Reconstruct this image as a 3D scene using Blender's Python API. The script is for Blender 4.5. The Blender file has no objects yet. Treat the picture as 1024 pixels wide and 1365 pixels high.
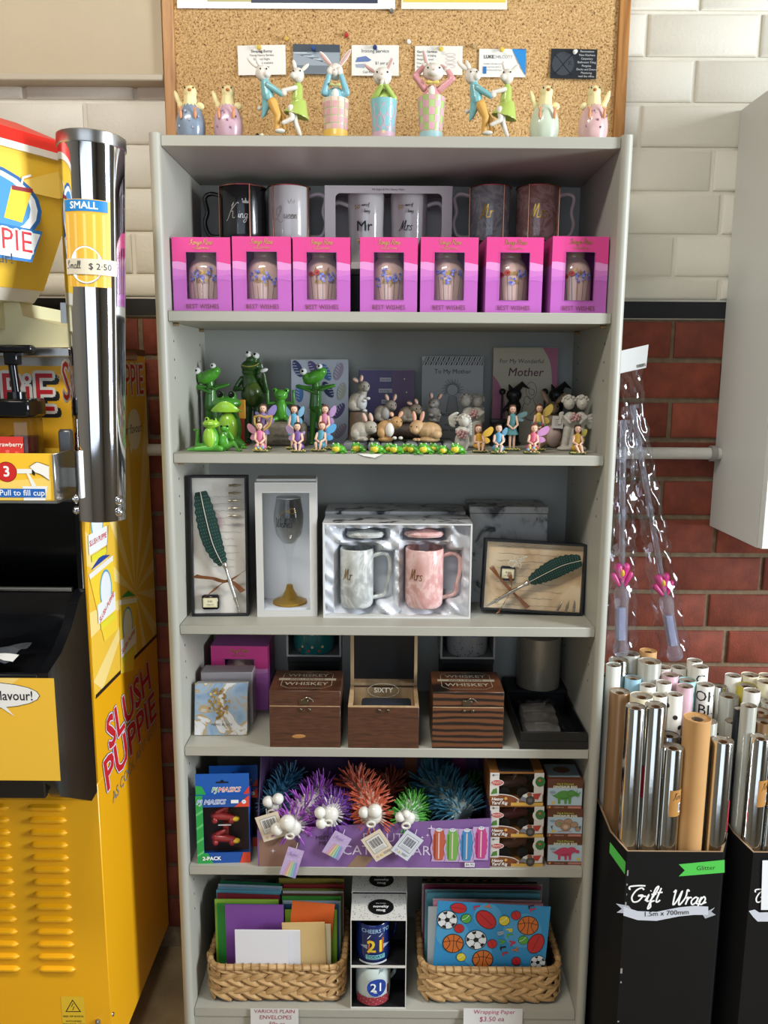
import bpy, bmesh, math, random
from mathutils import Vector, Matrix, Euler
random.seed(7)
SC = bpy.context.scene
COL = SC.collection
PI = math.pi
# ------------------------------------------------------------------ camera, light, exposure
FPX, PITCH, YAW, ROLL = 1075.19, .1691, -.0035, .0062
EYE = Vector((-.0023, -1.4153, 1.3423))
_cp, _sp = math.cos(PITCH), math.sin(PITCH)
FW = Vector((math.sin(YAW)*_cp, math.cos(YAW)*_cp, -_sp))
_rt = Vector((math.cos(YAW), -math.sin(YAW), 0)); _up = _rt.cross(FW)
RT = _rt*math.cos(ROLL) + _up*math.sin(ROLL); UP = -_rt*math.sin(ROLL) + _up*math.cos(ROLL)
cam = bpy.data.objects.new('camera', bpy.data.cameras.new('camera')); COL.objects.link(cam)
cam.matrix_world = Matrix(((RT.x, UP.x, -FW.x, EYE.x), (RT.y, UP.y, -FW.y, EYE.y), (RT.z, UP.z, -FW.z, EYE.z), (0, 0, 0, 1)))
cam.data.sensor_fit = 'VERTICAL'; cam.data.sensor_height = 36; cam.data.lens = FPX/1365*36
cam.data.clip_start = .02
SC.camera = cam
SC.view_settings.view_transform = 'Standard'; SC.view_settings.look = 'None'
SC.view_settings.gamma = 1; SC.view_settings.use_curve_mapping = False
SC.view_settings.exposure = .38
w = bpy.data.worlds.new('sky'); SC.world = w; w.use_nodes = True
w.node_tree.nodes['Background'].inputs[0].default_value = (.62, .78, 1, 1)
w.node_tree.nodes['Background'].inputs[1].default_value = 1.0

def area(name, loc, rot, sx, sy, power, col):
    l = bpy.data.lights.new(name, 'AREA'); l.shape = 'RECTANGLE'; l.size = sx; l.size_y = sy
    l.energy = power; l.color = col
    o = bpy.data.objects.new(name, l); o.location = loc; o.rotation_euler = rot; COL.objects.link(o)
area('daylight_side_window', (2.33, -1.05, 1.6), (PI/2, 0, PI/2), .6, 1.5, 92, (.86, .93, 1))
area('daylight_shop_front', (-.5, -4.35, 1.6), (PI/2, 0, 0), 3.0, 1.9, 10, (.9, .95, 1))
area('ceiling_tube_light', (-.7, -1.15, 2.66), (0, 0, 0), 1.2, .3, 30, (1, .95, .87))

# ------------------------------------------------------------------ pixel -> place helpers (photo is 1024 x 1365)
def at(px, py, **k):
    d = FW*FPX + RT*(px-512) - UP*(py-682.5)
    (a, v), = k.items(); i = 'XYZ'.index(a)
    return EYE + d*((v-EYE[i])/d[i])
def mpp(p):                                     # metres per photo pixel at a point
    return (Vector(p)-EYE).dot(FW)/FPX

# ------------------------------------------------------------------ materials
def lin(h):
    h = h.lstrip('#'); o = []
    for i in (0, 2, 4):
        c = int(h[i:i+2], 16)/255; o.append(c/12.92 if c <= .04045 else ((c+.055)/1.055)**2.4)
    return (*o, 1)
_M = {}
def mt(h, rough=.5, metal=0, var=0, vs=30, bump=0, bs=200, trans=0, ior=1.45, alpha=1, coat=0, emit=0, spec=.5, rnd=0, sss=0, stretch=None):
    key = (h, rough, metal, var, vs, bump, bs, trans, ior, alpha, coat, emit, spec, rnd, stretch)
    if key in _M: return _M[key]
    m = bpy.data.materials.new('colour_'+h.lstrip('#')); m.use_nodes = True
    nt = m.node_tree; b = nt.nodes['Principled BSDF']
    b.inputs['Base Color'].default_value = lin(h); b.inputs['Roughness'].default_value = rough
    b.inputs['Metallic'].default_value = metal; b.inputs['Transmission Weight'].default_value = trans
    b.inputs['IOR'].default_value = ior; b.inputs['Alpha'].default_value = alpha
    b.inputs['Coat Weight'].default_value = coat; b.inputs['Specular IOR Level'].default_value = spec
    if var or bump or rnd:
        tc = nt.nodes.new('ShaderNodeTexCoord'); src = tc.outputs['Object']
        if stretch:
            mp = nt.nodes.new('ShaderNodeMapping'); mp.inputs['Scale'].default_value = stretch
            nt.links.new(src, mp.inputs[0]); src = mp.outputs[0]
    if var or rnd:
        n = nt.nodes.new('ShaderNodeTexNoise'); n.inputs['Scale'].default_value = vs; n.inputs['Detail'].default_value = 5
        nt.links.new(src, n.inputs['Vector'])
        hs = nt.nodes.new('ShaderNodeHueSaturation'); hs.inputs['Color'].default_value = lin(h)
        mr = nt.nodes.new('ShaderNodeMapRange'); mr.inputs[1].default_value = .3; mr.inputs[2].default_value = .7
        mr.inputs[3].default_value = 1-var; mr.inputs[4].default_value = 1+var*.6
        nt.links.new(n.outputs['Fac'], mr.inputs[0])
        if rnd:
            oi = nt.nodes.new('ShaderNodeObjectInfo'); m2 = nt.nodes.new('ShaderNodeMapRange')
            m2.inputs[3].default_value = 1-rnd; m2.inputs[4].default_value = 1+rnd
            nt.links.new(oi.outputs['Random'], m2.inputs[0])
            mu = nt.nodes.new('ShaderNodeMath'); mu.operation = 'MULTIPLY'
            nt.links.new(mr.outputs[0], mu.inputs[0]); nt.links.new(m2.outputs[0], mu.inputs[1])
            nt.links.new(mu.outputs[0], hs.inputs['Value'])
        else: nt.links.new(mr.outputs[0], hs.inputs['Value'])
        nt.links.new(hs.outputs[0], b.inputs['Base Color'])
    if bump:
        n2 = nt.nodes.new('ShaderNodeTexNoise'); n2.inputs['Scale'].default_value = bs; n2.inputs['Detail'].default_value = 4
        nt.links.new(src, n2.inputs['Vector'])
        bp = nt.nodes.new('ShaderNodeBump'); bp.inputs['Strength'].default_value = bump; bp.inputs['Distance'].default_value = .002
        nt.links.new(n2.outputs['Fac'], bp.inputs['Height']); nt.links.new(bp.outputs[0], b.inputs['Normal'])
    if emit:
        b.inputs['Emission Color'].default_value = lin(h); b.inputs['Emission Strength'].default_value = emit
    _M[key] = m
    return m
def ramp_mat(name, stops, scale, rough=.5, detail=6, dist=0, stretch=(1, 1, 1), kind='noise', bump=0, metal=0, coat=0):
    if name in _M: return _M[name]
    m = bpy.data.materials.new(name); m.use_nodes = True; nt = m.node_tree; b = nt.nodes['Principled BSDF']
    tc = nt.nodes.new('ShaderNodeTexCoord'); mp = nt.nodes.new('ShaderNodeMapping'); mp.inputs['Scale'].default_value = stretch
    nt.links.new(tc.outputs['Object'], mp.inputs[0])
    if kind == 'wave':
        n = nt.nodes.new('ShaderNodeTexWave'); n.bands_direction = 'Z'; n.inputs['Distortion'].default_value = dist; n.inputs['Detail'].default_value = detail
    elif kind == 'voronoi':
        n = nt.nodes.new('ShaderNodeTexVoronoi')
    else:
        n = nt.nodes.new('ShaderNodeTexNoise'); n.inputs['Detail'].default_value = detail; n.inputs['Distortion'].default_value = dist
    n.inputs['Scale'].default_value = scale
    nt.links.new(mp.outputs[0], n.inputs['Vector'])
    r = nt.nodes.new('ShaderNodeValToRGB'); e = r.color_ramp.elements
    while len(e) < len(stops): e.new(.5)
    for i, (p, c) in enumerate(stops): e[i].position = p; e[i].color = lin(c)
    nt.links.new(n.outputs['Distance' if kind == 'voronoi' else 'Fac'], r.inputs[0]); nt.links.new(r.outputs[0], b.inputs['Base Color'])
    b.inputs['Roughness'].default_value = rough; b.inputs['Metallic'].default_value = metal; b.inputs['Coat Weight'].default_value = coat
    if bump:
        bp = nt.nodes.new('ShaderNodeBump'); bp.inputs['Strength'].default_value = bump; bp.inputs['Distance'].default_value = .001
        nt.links.new(n.outputs['Distance' if kind == 'voronoi' else 'Fac'], bp.inputs['Height']); nt.links.new(bp.outputs[0], b.inputs['Normal'])
    _M[name] = m
    return m
def clear(name, tint, fac, rough=.05):          # thin clear film: mostly transparent, some gloss
    if name in _M: return _M[name]
    m = bpy.data.materials.new(name); m.use_nodes = True; nt = m.node_tree; nt.nodes.clear()
    o = nt.nodes.new('ShaderNodeOutputMaterial'); t = nt.nodes.new('ShaderNodeBsdfTransparent'); t.inputs[0].default_value = lin(tint)
    g = nt.nodes.new('ShaderNodeBsdfGlossy'); g.inputs['Roughness'].default_value = rough
    mx = nt.nodes.new('ShaderNodeMixShader'); f = nt.nodes.new('ShaderNodeLayerWeight'); f.inputs[0].default_value = .35
    pw = nt.nodes.new('ShaderNodeMath'); pw.operation = 'POWER'; pw.inputs[1].default_value = 3.5; nt.links.new(f.outputs['Facing'], pw.inputs[0])
    a = nt.nodes.new('ShaderNodeMath'); a.operation = 'MULTIPLY_ADD'; a.inputs[1].default_value = .7; a.inputs[2].default_value = fac+.025; a.use_clamp = True
    nt.links.new(pw.outputs[0], a.inputs[0]); nt.links.new(a.outputs[0], mx.inputs[0])
    nt.links.new(t.outputs[0], mx.inputs[1]); nt.links.new(g.outputs[0], mx.inputs[2]); nt.links.new(mx.outputs[0], o.inputs[0])
    if fac > .05:
        n = nt.nodes.new('ShaderNodeTexNoise'); n.inputs['Scale'].default_value = 45; n.inputs['Detail'].default_value = 3
        tc = nt.nodes.new('ShaderNodeTexCoord'); nt.links.new(tc.outputs['Object'], n.inputs['Vector'])
        bp = nt.nodes.new('ShaderNodeBump'); bp.inputs['Distance'].default_value = .01; bp.inputs['Strength'].default_value = .6
        nt.links.new(n.outputs['Fac'], bp.inputs['Height']); nt.links.new(bp.outputs[0], g.inputs['Normal'])
    _M[name] = m
    return m
FILM = clear('clear_film', '#fefefe', -.01)
CELLO = clear('cellophane', '#fbfbfd', .05, .08)
CHROME = mt('#d8d8da', .12, 1)
STEEL = mt('#b9b7b2', .28, 1, var=.05, vs=20)
GOLD = mt('#d8ab52', .25, 1)
ROSE = mt('#c98f78', .22, 1)
BLACK = mt('#0c0c0d', .45); GBLACK = mt('#08090b', .18)
WHITE = mt('#e9e8e4', .5)

# ------------------------------------------------------------------ mesh building
PENDING = []                                     # objects join the scene together at the end
def empty_scene_eval(o):
    COL.objects.link(o); dg = bpy.context.evaluated_depsgraph_get()
    me = bpy.data.meshes.new_from_object(o.evaluated_get(dg), depsgraph=dg)
    COL.objects.unlink(o)
    return me
class B:
    def __init__(s, k=1, off=(0, 0, 0)): s.v = []; s.f = []; s.mi = []; s.sm = []; s.mats = []; s.cur = 0; s.k = k; s.off = off
    def use(s, m):
        if m not in s.mats: s.mats.append(m)
        s.cur = s.mats.index(m); return s
    def add(s, vs, fs, smooth=False, mtx=None):
        o = len(s.v)
        s.v += [tuple(mtx @ Vector(q)) for q in vs] if mtx is not None else [tuple(q) for q in vs]
        for f in fs: s.f.append([i+o for i in f]); s.mi.append(s.cur); s.sm.append(smooth)
        return s
    def box(s, c, d, bev=0, rot=None):
        m = Matrix.Translation(c) @ (Euler(rot).to_matrix().to_4x4() if rot else Matrix())
        x, y, z = d[0]/2, d[1]/2, d[2]/2
        if not bev:
            vs = [(a*x, b*y, e*z) for a in (-1, 1) for b in (-1, 1) for e in (-1, 1)]
            return s.add(vs, [(0, 1, 3, 2), (4, 6, 7, 5), (0, 4, 5, 1), (2, 3, 7, 6), (0, 2, 6, 4), (1, 5, 7, 3)], False, m)
        bm = bmesh.new(); bmesh.ops.create_cube(bm, size=1)
        for v in bm.verts: v.co = Vector((v.co.x*d[0], v.co.y*d[1], v.co.z*d[2]))
        bmesh.ops.bevel(bm, geom=bm.edges[:], offset=bev, segments=2 if bev > .004 else 1, affect='EDGES', profile=.5)
        bm.verts.index_update()
        s.add([v.co[:] for v in bm.verts], [[v.index for v in f.verts] for f in bm.faces], False, m); bm.free()
        return s
    def b2(s, a, b, bev=0): return s.box([(a[i]+b[i])/2 for i in range(3)], [abs(b[i]-a[i]) for i in range(3)], bev)
    def ell(s, c, r, rot=None, n=14, k=9):
        if not hasattr(r, '__len__'): r = (r, r, r)
        m = Matrix.Translation(c) @ (Euler(rot).to_matrix().to_4x4() if rot else Matrix())
        vs = [(0, 0, r[2])]; fs = []
        for j in range(1, k):
            t = PI*j/k
            for i in range(n): vs.append((r[0]*math.sin(t)*math.cos(2*PI*i/n), r[1]*math.sin(t)*math.sin(2*PI*i/n), r[2]*math.cos(t)))
        vs.append((0, 0, -r[2])); L = len(vs)-1
        for i in range(n): fs.append((0, 1+i, 1+(i+1) % n)); fs.append((L, L-n+(i+1) % n, L-n+i))
        for j in range(k-2):
            for i in range(n): a = 1+j*n; fs.append((a+i, a+n+i, a+n+(i+1) % n, a+(i+1) % n))
        return s.add(vs, fs, True, m)
    def tube(s, pts, r, n=8, caps=True, closed=False):
        pts = [Vector(p) for p in pts]; N = len(pts); rs = r if hasattr(r, '__len__') else [r]*N
        vs = []; fs = []; prev = None
        for i, p in enumerate(pts):
            if closed: t = pts[(i+1) % N]-pts[i-1]
            else: t = pts[min(i+1, N-1)]-pts[max(i-1, 0)]
            t.normalize()
            if prev is None: u = t.orthogonal().normalized()
            else:
                u = prev-t*prev.dot(t)
                u = u.normalized() if u.length > 1e-6 else t.orthogonal().normalized()
            prev = u; q = t.cross(u)
            for k in range(n): a = 2*PI*k/n; vs.append(p+(u*math.cos(a)+q*math.sin(a))*rs[i])
        for i in range(N if closed else N-1):
            j = (i+1) % N
            for k in range(n): fs.append((i*n+k, i*n+(k+1) % n, j*n+(k+1) % n, j*n+k))
        if caps and not closed: fs.append(tuple(range(n))[::-1]); fs.append(tuple((N-1)*n+k for k in range(n)))
        return s.add(vs, fs, True)
    def cap(s, a, b, ra, rb=None, n=10):        # tapered limb with round ends
        rb = ra if rb is None else rb; a = Vector(a); b = Vector(b); d = (b-a).normalized()
        P = []; R = []
        for t in (-1, -.85, -.5): P.append(a+d*ra*t); R.append(max(ra*math.sqrt(max(0, 1-t*t)), ra*.05))
        P.append(a); R.append(ra); P.append(b); R.append(rb)
        for t in (.5, .85, 1): P.append(b+d*rb*t); R.append(max(rb*math.sqrt(max(0, 1-t*t)), rb*.05))
        return s.tube(P, R, n)
    def lathe(s, prof, n=28, c=(0, 0, 0), rot=None, sx=1, sy=1, lid=True):
        m = Matrix.Translation(c) @ (Euler(rot).to_matrix().to_4x4() if rot else Matrix())
        vs = []; fs = []
        for r, z in prof:
            for i in range(n): vs.append((r*math.cos(2*PI*i/n)*sx, r*math.sin(2*PI*i/n)*sy, z))
        for j in range(len(prof)-1):
            for i in range(n): fs.append((j*n+i, j*n+(i+1) % n, (j+1)*n+(i+1) % n, (j+1)*n+i))
        if prof[0][0] > 0: fs.append(tuple(range(n))[::-1])
        if lid and prof[-1][0] > 0: fs.append(tuple((len(prof)-1)*n+i for i in range(n)))
        return s.add(vs, fs, True, m)
    def prism(s, poly, y0, y1, mtx=None):       # polygon in x,z pushed along y
        n = len(poly); vs = [(p[0], y0, p[1]) for p in poly]+[(p[0], y1, p[1]) for p in poly]
        fs = [tuple(range(n)), tuple(range(2*n-1, n-1, -1))]+[(i, i+n, (i+1) % n+n, (i+1) % n) for i in range(n)]
        return s.add(vs, fs, False, mtx)
    def grid(s, fn, nu, nv, smooth=True):       # fn(u,v)->point
        vs = [fn(i/nu, j/nv) for j in range(nv+1) for i in range(nu+1)]
        fs = [(j*(nu+1)+i, j*(nu+1)+i+1, (j+1)*(nu+1)+i+1, (j+1)*(nu+1)+i) for j in range(nv) for i in range(nu)]
        return s.add(vs, fs, smooth)
    def mesh(s, name):
        V = s.v if s.k == 1 and s.off == (0, 0, 0) else [tuple((c+o)*s.k for c, o in zip(p, s.off)) for p in s.v]
        me = bpy.data.meshes.new(name); me.from_pydata(V, [], s.f)
        for m in s.mats: me.materials.append(m)
        me.polygons.foreach_set('material_index', s.mi); me.polygons.foreach_set('use_smooth', s.sm)
        me.update(); me.set_sharp_from_angle(angle=.7); return me
    def obj(s, name, m=None, parent=None, loc=(0, 0, 0), rot=(0, 0, 0), fix=False):
        if m is not None and not s.mats: s.mats = [m]
        me = s.mesh(name)
        if fix:
            bm = bmesh.new(); bm.from_mesh(me); bmesh.ops.recalc_face_normals(bm, faces=bm.faces); bm.to_mesh(me); bm.free()
        return put(name, me, parent, loc, rot)
    def blob(s, name, m, parent, vox, it=3, loc=(0, 0, 0), rot=(0, 0, 0)):   # weld the pieces into one smooth body
        s.mats = [m]; s.mi = [0]*len(s.f); me = s.mesh('raw')
        o = bpy.data.objects.new('raw', me)
        r = o.modifiers.new('r', 'REMESH'); r.mode = 'VOXEL'; r.voxel_size = vox*s.k; r.use_smooth_shade = True
        if it: k = o.modifiers.new('s', 'SMOOTH'); k.iterations = it; k.factor = .5
        me2 = empty_scene_eval(o); bpy.data.objects.remove(o); bpy.data.meshes.remove(me)
        me2.name = name; me2.materials.clear(); me2.materials.append(m)
        return put(name, me2, parent, loc, rot)
def put(name, me, parent=None, loc=(0, 0, 0), rot=(0, 0, 0)):
    o = bpy.data.objects.new(name, me); PENDING.append(o); o.location = loc; o.rotation_euler = rot
    if parent: o.parent = parent
    return o
def tag(o, label, cat, group=None, kind=None):
    if label: o['label'] = label
    if cat: o['category'] = cat
    if group: o['group'] = group
    if kind: o['kind'] = kind
    return o
def thing(name, label, cat, loc=(0, 0, 0), rz=0, group=None, rot=None):
    o = put(name, None, None, loc, rot or (0, 0, rz)); o.empty_display_size = .02
    return tag(o, label, cat, group)
def dup(root, loc=None, rz=None, label=None, group=None):
    r = root.copy(); PENDING.append(r)
    if loc is not None: r.location = loc
    if rz is not None: r.rotation_euler = (0, 0, rz)
    if label: r['label'] = label
    if group: r['group'] = group
    for ch in list(root.children):
        c = ch.copy(); PENDING.append(c); c.parent = r
        for g in list(ch.children): d = g.copy(); PENDING.append(d); d.parent = c
    return r
def struct(o): o['kind'] = 'structure'; return o

# ------------------------------------------------------------------ flat print: lettering and artwork on a surface
_T = {}
def text_geo(s, size, shear=0, bold=0, align='CENTER', sx=1):
    key = (s, shear, bold, align)
    if key not in _T:
        cu = bpy.data.curves.new('t', 'FONT'); cu.body = s; cu.size = 1; cu.shear = shear; cu.offset = bold
        cu.align_x = align; cu.align_y = 'CENTER'; cu.resolution_u = 2
        o = bpy.data.objects.new('t', cu); me = empty_scene_eval(o)
        _T[key] = ([v.co[:2] for v in me.vertices], [list(p.vertices) for p in me.polygons])
        bpy.data.objects.remove(o); bpy.data.meshes.remove(me); bpy.data.curves.remove(cu)
    vs, fs = _T[key]
    return [(x*size*sx, y*size) for x, y in vs], fs
def crom(pts, k=5):
    if len(pts) < 3: return pts
    out = []
    for i in range(len(pts)-1):
        p0, p1, p2, p3 = pts[max(i-1, 0)], pts[i], pts[i+1], pts[min(i+2, len(pts)-1)]
        for j in range(k):
            t = j/k
            out.append(tuple(.5*(2*b+(c-a)*t+(2*a-5*b+4*c-d)*t*t+(3*b-a-3*c+d)*t**3) for a, b, c, d in zip(p0, p1, p2, p3)))
    return out+[pts[-1]]
# single-stroke hand lettering: x-height 1, ascender 2, descender -1 ; (advance, strokes)
GL = {
 'v': (.9, [[(0, .9), (.15, 1), (.3, .05), (.6, .6), (.6, 1), (.9, .9)]]),
 'a': (.95, [[(.7, .8), (.35, 1), (0, .5), (.25, 0), (.6, .3), (.7, .95), (.7, .2), (.95, .1)]]),
 'c': (.75, [[(.65, .8), (.35, 1), (0, .5), (.3, 0), (.75, .2)]]),
 'e': (.8, [[(.05, .45), (.55, .6), (.4, 1), (.05, .6), (.2, 0), (.8, .25)]]),
 'f': (.6, [[(.1, .1), (.45, 1.3), (.5, 2), (.25, 1.7), (.2, .4), (.15, -.8), (.4, -.6), (.25, 0), (.6, .2)], [(0, 1), (.55, 1.05)]]),
 'g': (.85, [[(.65, .85), (.3, 1), (0, .5), (.3, .1), (.65, .6), (.65, 1), (.6, -.5), (.25, -1), (.05, -.6), (.85, .3)]]),
 'h': (.9, [[(.0, .1), (.35, 1.5), (.3, 2), (.12, 1.5), (.1, 0), (.2, .6), (.5, 1), (.6, .6), (.6, .1), (.9, .2)]]),
 'i': (.45, [[(0, .2), (.2, 1), (.18, .2), (.45, .15)], [(.25, 1.4), (.28, 1.5)]]),
 'l': (.5, [[(0, .1), (.35, 1.4), (.3, 2), (.12, 1.4), (.15, .1), (.5, .2)]]),
 'm': (1.3, [[(0, .2), (.15, 1), (.15, 0), (.2, .7), (.5, 1), (.55, 0), (.6, .7), (.9, 1), (1, .1), (1.3, .2)]]),
 'n': (.95, [[(0, .2), (.15, 1), (.15, 0), (.2, .7), (.5, 1), (.62, .6), (.62, .1), (.95, .2)]]),
 'o': (.8, [[(.4, 1), (.05, .7), (.1, .1), (.45, 0), (.65, .5), (.4, 1), (.8, .8)]]),
 'p': (.95, [[(0, .3), (.15, 1), (.05, -1)], [(.1, .5), (.4, 1.05), (.7, .6), (.45, 0), (.1, .2)], [(.55, .1), (.95, .3)]]),
 'r': (.7, [[(0, .8), (.12, 1), (.12, 0), (.14, .6), (.35, .98), (.6, .88)]]),
 's': (.65, [[(.55, .85), (.3, 1), (.08, .78), (.3, .52), (.5, .25), (.3, 0), (.0, .12)]]),
 't': (.6, [[(.25, 1.8), (.18, .3), (.35, 0), (.6, .25)], [(0, 1.2), (.55, 1.25)]]),
 'u': (.95, [[(0, .8), (.1, 1), (.1, .3), (.3, 0), (.6, .4), (.65, 1), (.65, .2), (.95, .15)]]),
 'w': (1.2, [[(0, .9), (.15, .9), (.2, .1), (.5, .1), (.55, .8), (.65, .05), (.95, .3), (.95, 1), (1.2, .9)]]),
 'y': (.85, [[(0, .8), (.1, 1), (.15, .3), (.35, .1), (.6, .6), (.65, 1), (.55, -.6), (.2, -1), (.1, -.5), (.85, .3)]]),
 'K': (1.5, [[(.0, -.3), (.3, .1), (.65, 2), (.4, 1.6)], [(1.5, 1.9), (1.2, 2), (.5, .95), (.9, .9), (1.1, .1), (1.5, .1)]]),
 'Q': (1.5, [[(.8, 2), (.1, 1.5), (.3, .7), (.9, .9), (1.1, 1.7), (.7, 2), (.9, 1), (.2, 0), (.0, .2), (.5, .1), (1.3, -.4), (1.7, -.1)]]),
 'M': (1.7, [[(0, .1), (.2, 0), (.4, 1), (.5, 2), (.6, 1.2), (.65, .2), (.95, 1.5), (1.1, 2), (1.2, 1), (1.25, .1), (1.7, .2)]]),
 'W': (1.9, [[(0, 1.7), (.2, 2), (.3, 1), (.5, 0), (.8, .6), (1, 1.9), (1.05, .5), (1.3, 0), (1.7, 1), (1.6, 2), (1.9, 1.8)]]),
 'G': (1.75, [[(-.3, 1.7), (-.45, 1.75), (-.5, 2), (-.2, 2.1), (.6, 2.15), (1.2, 2.1)], [(1.2, 1.6), (.85, 1.85), (.35, 1.5), (.15, .7), (.5, .1), (1.05, .2), (1.3, .9), (.8, .85), (1.7, .75)]]),
 'R': (1.4, [[(.1, 0), (.4, 1.9), (.1, 1.6), (.5, 2), (1.1, 1.8), (.9, 1.1), (.4, 1), (.8, .7), (1.1, .05), (1.4, .2)]]),
 'S': (1.2, [[(-.1, .2), (.3, .0), (.8, .5), (.4, 1.3), (.6, 2), (1.0, 1.8), (.5, 1.3)]]),
 'A': (1.3, [[(0, 0), (.5, 1.2), (.9, 2), (.95, 0)], [(.2, .8), (1.1, .9)]]),
 ' ': (.5, []),
}
class Print:
    """thin printed shapes laid on a surface; fmap(u, v, lift) -> point. One child mesh of several inks."""
    def __init__(s, fmap, dl=.0001, base=.0003): s.b = B(); s.f = fmap; s.l = base; s.dl = dl
    def ink(s, m): s.b.use(mt(m, .45) if isinstance(m, str) else m); s.l += s.dl; return s
    def poly(s, pts, m, lay=True):
        s.ink(m); n = len(s.b.v); s.b.add([s.f(u, v, s.l) for u, v in pts], [tuple(range(len(pts)))]); return s
    def rect(s, u0, v0, u1, v1, m, nu=1, nv=1):
        s.ink(m); s.b.grid(lambda a, b: s.f(u0+(u1-u0)*a, v0+(v1-v0)*b, s.l), nu, nv, False); return s
    def disc(s, u, v, r, m, rv=None, n=20, rot=0):
        rv = r if rv is None else rv; c, q = math.cos(rot), math.sin(rot)
        return s.poly([(u+r*math.cos(2*PI*i/n)*c-rv*math.sin(2*PI*i/n)*q, v+r*math.cos(2*PI*i/n)*q+rv*math.sin(2*PI*i/n)*c) for i in range(n)], m)
    def text(s, t, u, v, size, m, shear=0, bold=0, align='CENTER', sx=1, rot=0):
        s.ink(m); vs, fs = text_geo(t, size, shear, min(bold, 0), align, sx); c, q = math.cos(rot), math.sin(rot); w_ = max(bold, 0)*size
        n = 0 if not w_ else 4 if bold < .035 else 8                    # heavier weights are struck several times, slightly shifted
        for j, (dx, dy) in enumerate([(0, 0)]+[(w_*math.cos(2*PI*i/n+.78), w_*math.sin(2*PI*i/n+.78)) for i in range(n)]):
            s.b.add([s.f(u+dx+x*c-y*q, v+dy+x*q+y*c, s.l+j*7e-6) for x, y in vs], fs)
        return s
    def line(s, pts, wd, m, smooth=True):
        s.ink(m); P = crom(pts) if smooth else pts; vs = []
        for i, p in enumerate(P):
            a, b = P[max(i-1, 0)], P[min(i+1, len(P)-1)]
            dx, dy = b[0]-a[0], b[1]-a[1]; L = math.hypot(dx, dy) or 1
            nx, ny = -dy/L*wd/2, dx/L*wd/2
            vs += [s.f(p[0]+nx, p[1]+ny, s.l+i*1e-6), s.f(p[0]-nx, p[1]-ny, s.l+i*1e-6)]
        s.b.add(vs, [(2*i, 2*i+1, 2*i+3, 2*i+2) for i in range(len(P)-1)]); return s
    def ring(s, u, v, r, wd, m, n=24, rv=None):
        rv = r if rv is None else rv
        return s.line([(u+r*math.cos(2*PI*i/n), v+rv*math.sin(2*PI*i/n)) for i in range(n+1)], wd, m, False)
    def hand(s, t, u, v, xh, wd, m, sx=1, rot=0, align='L', shear=.15):
        W = sum(GL.get(ch, GL['n'])[0] for ch in t)*xh*sx
        x0 = -W/2 if align == 'C' else 0; c, q = math.cos(rot), math.sin(rot); l = s.l
        for ci, ch in enumerate(t):
            adv, st = GL.get(ch, GL['n'])
            for ki, k in enumerate(st):
                pp = [((x0+(x*sx+y*shear)*xh), y*xh) for x, y in k]
                s.l = l+(ci*3+ki)*1.3e-5; s.line([(u+x*c-y*q, v+x*q+y*c) for x, y in pp], wd, m)
            x0 += adv*xh*sx
        return s
    def obj(s, name, parent): return s.b.obj(name, None, parent)
def plane(o, U=(1, 0, 0), V=(0, 0, 1)):
    o, U, V = Vector(o), Vector(U).normalized(), Vector(V).normalized(); N = U.cross(V)
    return lambda u, v, h: o+U*u+V*v+N*h
def cyl(c, r, a0=-PI/2):                         # u runs round a vertical cylinder, centred on the side facing -y
    return lambda u, v, h: Vector((c[0]+(r+h)*math.cos(a0+u/r), c[1]+(r+h)*math.sin(a0+u/r), c[2]+v))
# ------------------------------------------------------------------ the shop: walls, floor, ceiling
WY = .297                                        # face of the mortar on the back wall
PAINT = mt('#dad4c4', .55, var=.04, vs=14, bump=.35, bs=120)
floor = struct(B().b2((-2.4, -4.5, -.05), (2.4, .45, 0)).obj('floor', ramp_mat('vinyl_floor', [(.3, '#7d6d50'), (.5, '#927f5e'), (.62, '#9f8c69'), (.8, '#7a684a')], 9, .55, 8)))
PLASTER = mt('#736d62', .7, var=.03, vs=4)
struct(B().b2((-2.4, -4.5, 2.72), (2.4, .45, 2.8)).obj('ceiling', PLASTER))
struct(B().b2((-2.45, -4.5, 0), (-2.4, .45, 2.72)).obj('wall_left', PLASTER))
b = B().b2((2.4, -4.5, 0), (2.45, -1.55, 2.72)).b2((2.4, -.55, 0), (2.45, .45, 2.72)).b2((2.4, -1.55, 0), (2.45, -.55, .75)).b2((2.4, -1.55, 2.35), (2.45, -.55, 2.72))
struct(b.obj('wall_right', PLASTER))
b = B().b2((-2.4, -4.5, 0), (-2.1, -4.42, 2.72)).b2((1.1, -4.5, 0), (2.4, -4.42, 2.72)).b2((-2.1, -4.5, 0), (1.1, -4.42, .6)).b2((-2.1, -4.5, 2.6), (1.1, -4.42, 2.72))
struct(b.obj('wall_front', PLASTER))
def window(n, pts):
    b = B()
    for p in pts: b.b2(*p)
    struct(b.obj('window_%d' % n, mt('#4b4b4d', .5)))
window(1, [((2.38, -1.55, .75), (2.46, -1.5, 2.35)), ((2.38, -.6, .75), (2.46, -.55, 2.35)), ((2.38, -1.55, .75), (2.46, -.55, .8)), ((2.38, -1.55, 2.3), (2.46, -.55, 2.35))])
window(2, [((-2.1, -4.5, .6), (-2.05, -4.4, 2.6)), ((1.05, -4.5, .6), (1.1, -4.4, 2.6)), ((-.53, -4.5, .6), (-.47, -4.4, 2.6)), ((-2.1, -4.5, .6), (1.1, -4.4, .66)), ((-2.1, -4.5, 2.54), (1.1, -4.4, 2.6))])
wall = struct(B().b2((-2.4, WY, 0), (2.4, .45, 1.4575)).obj('wall_back', mt('#7d6a52', .9, var=.25, vs=60, bump=.6, bs=150)))
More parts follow.
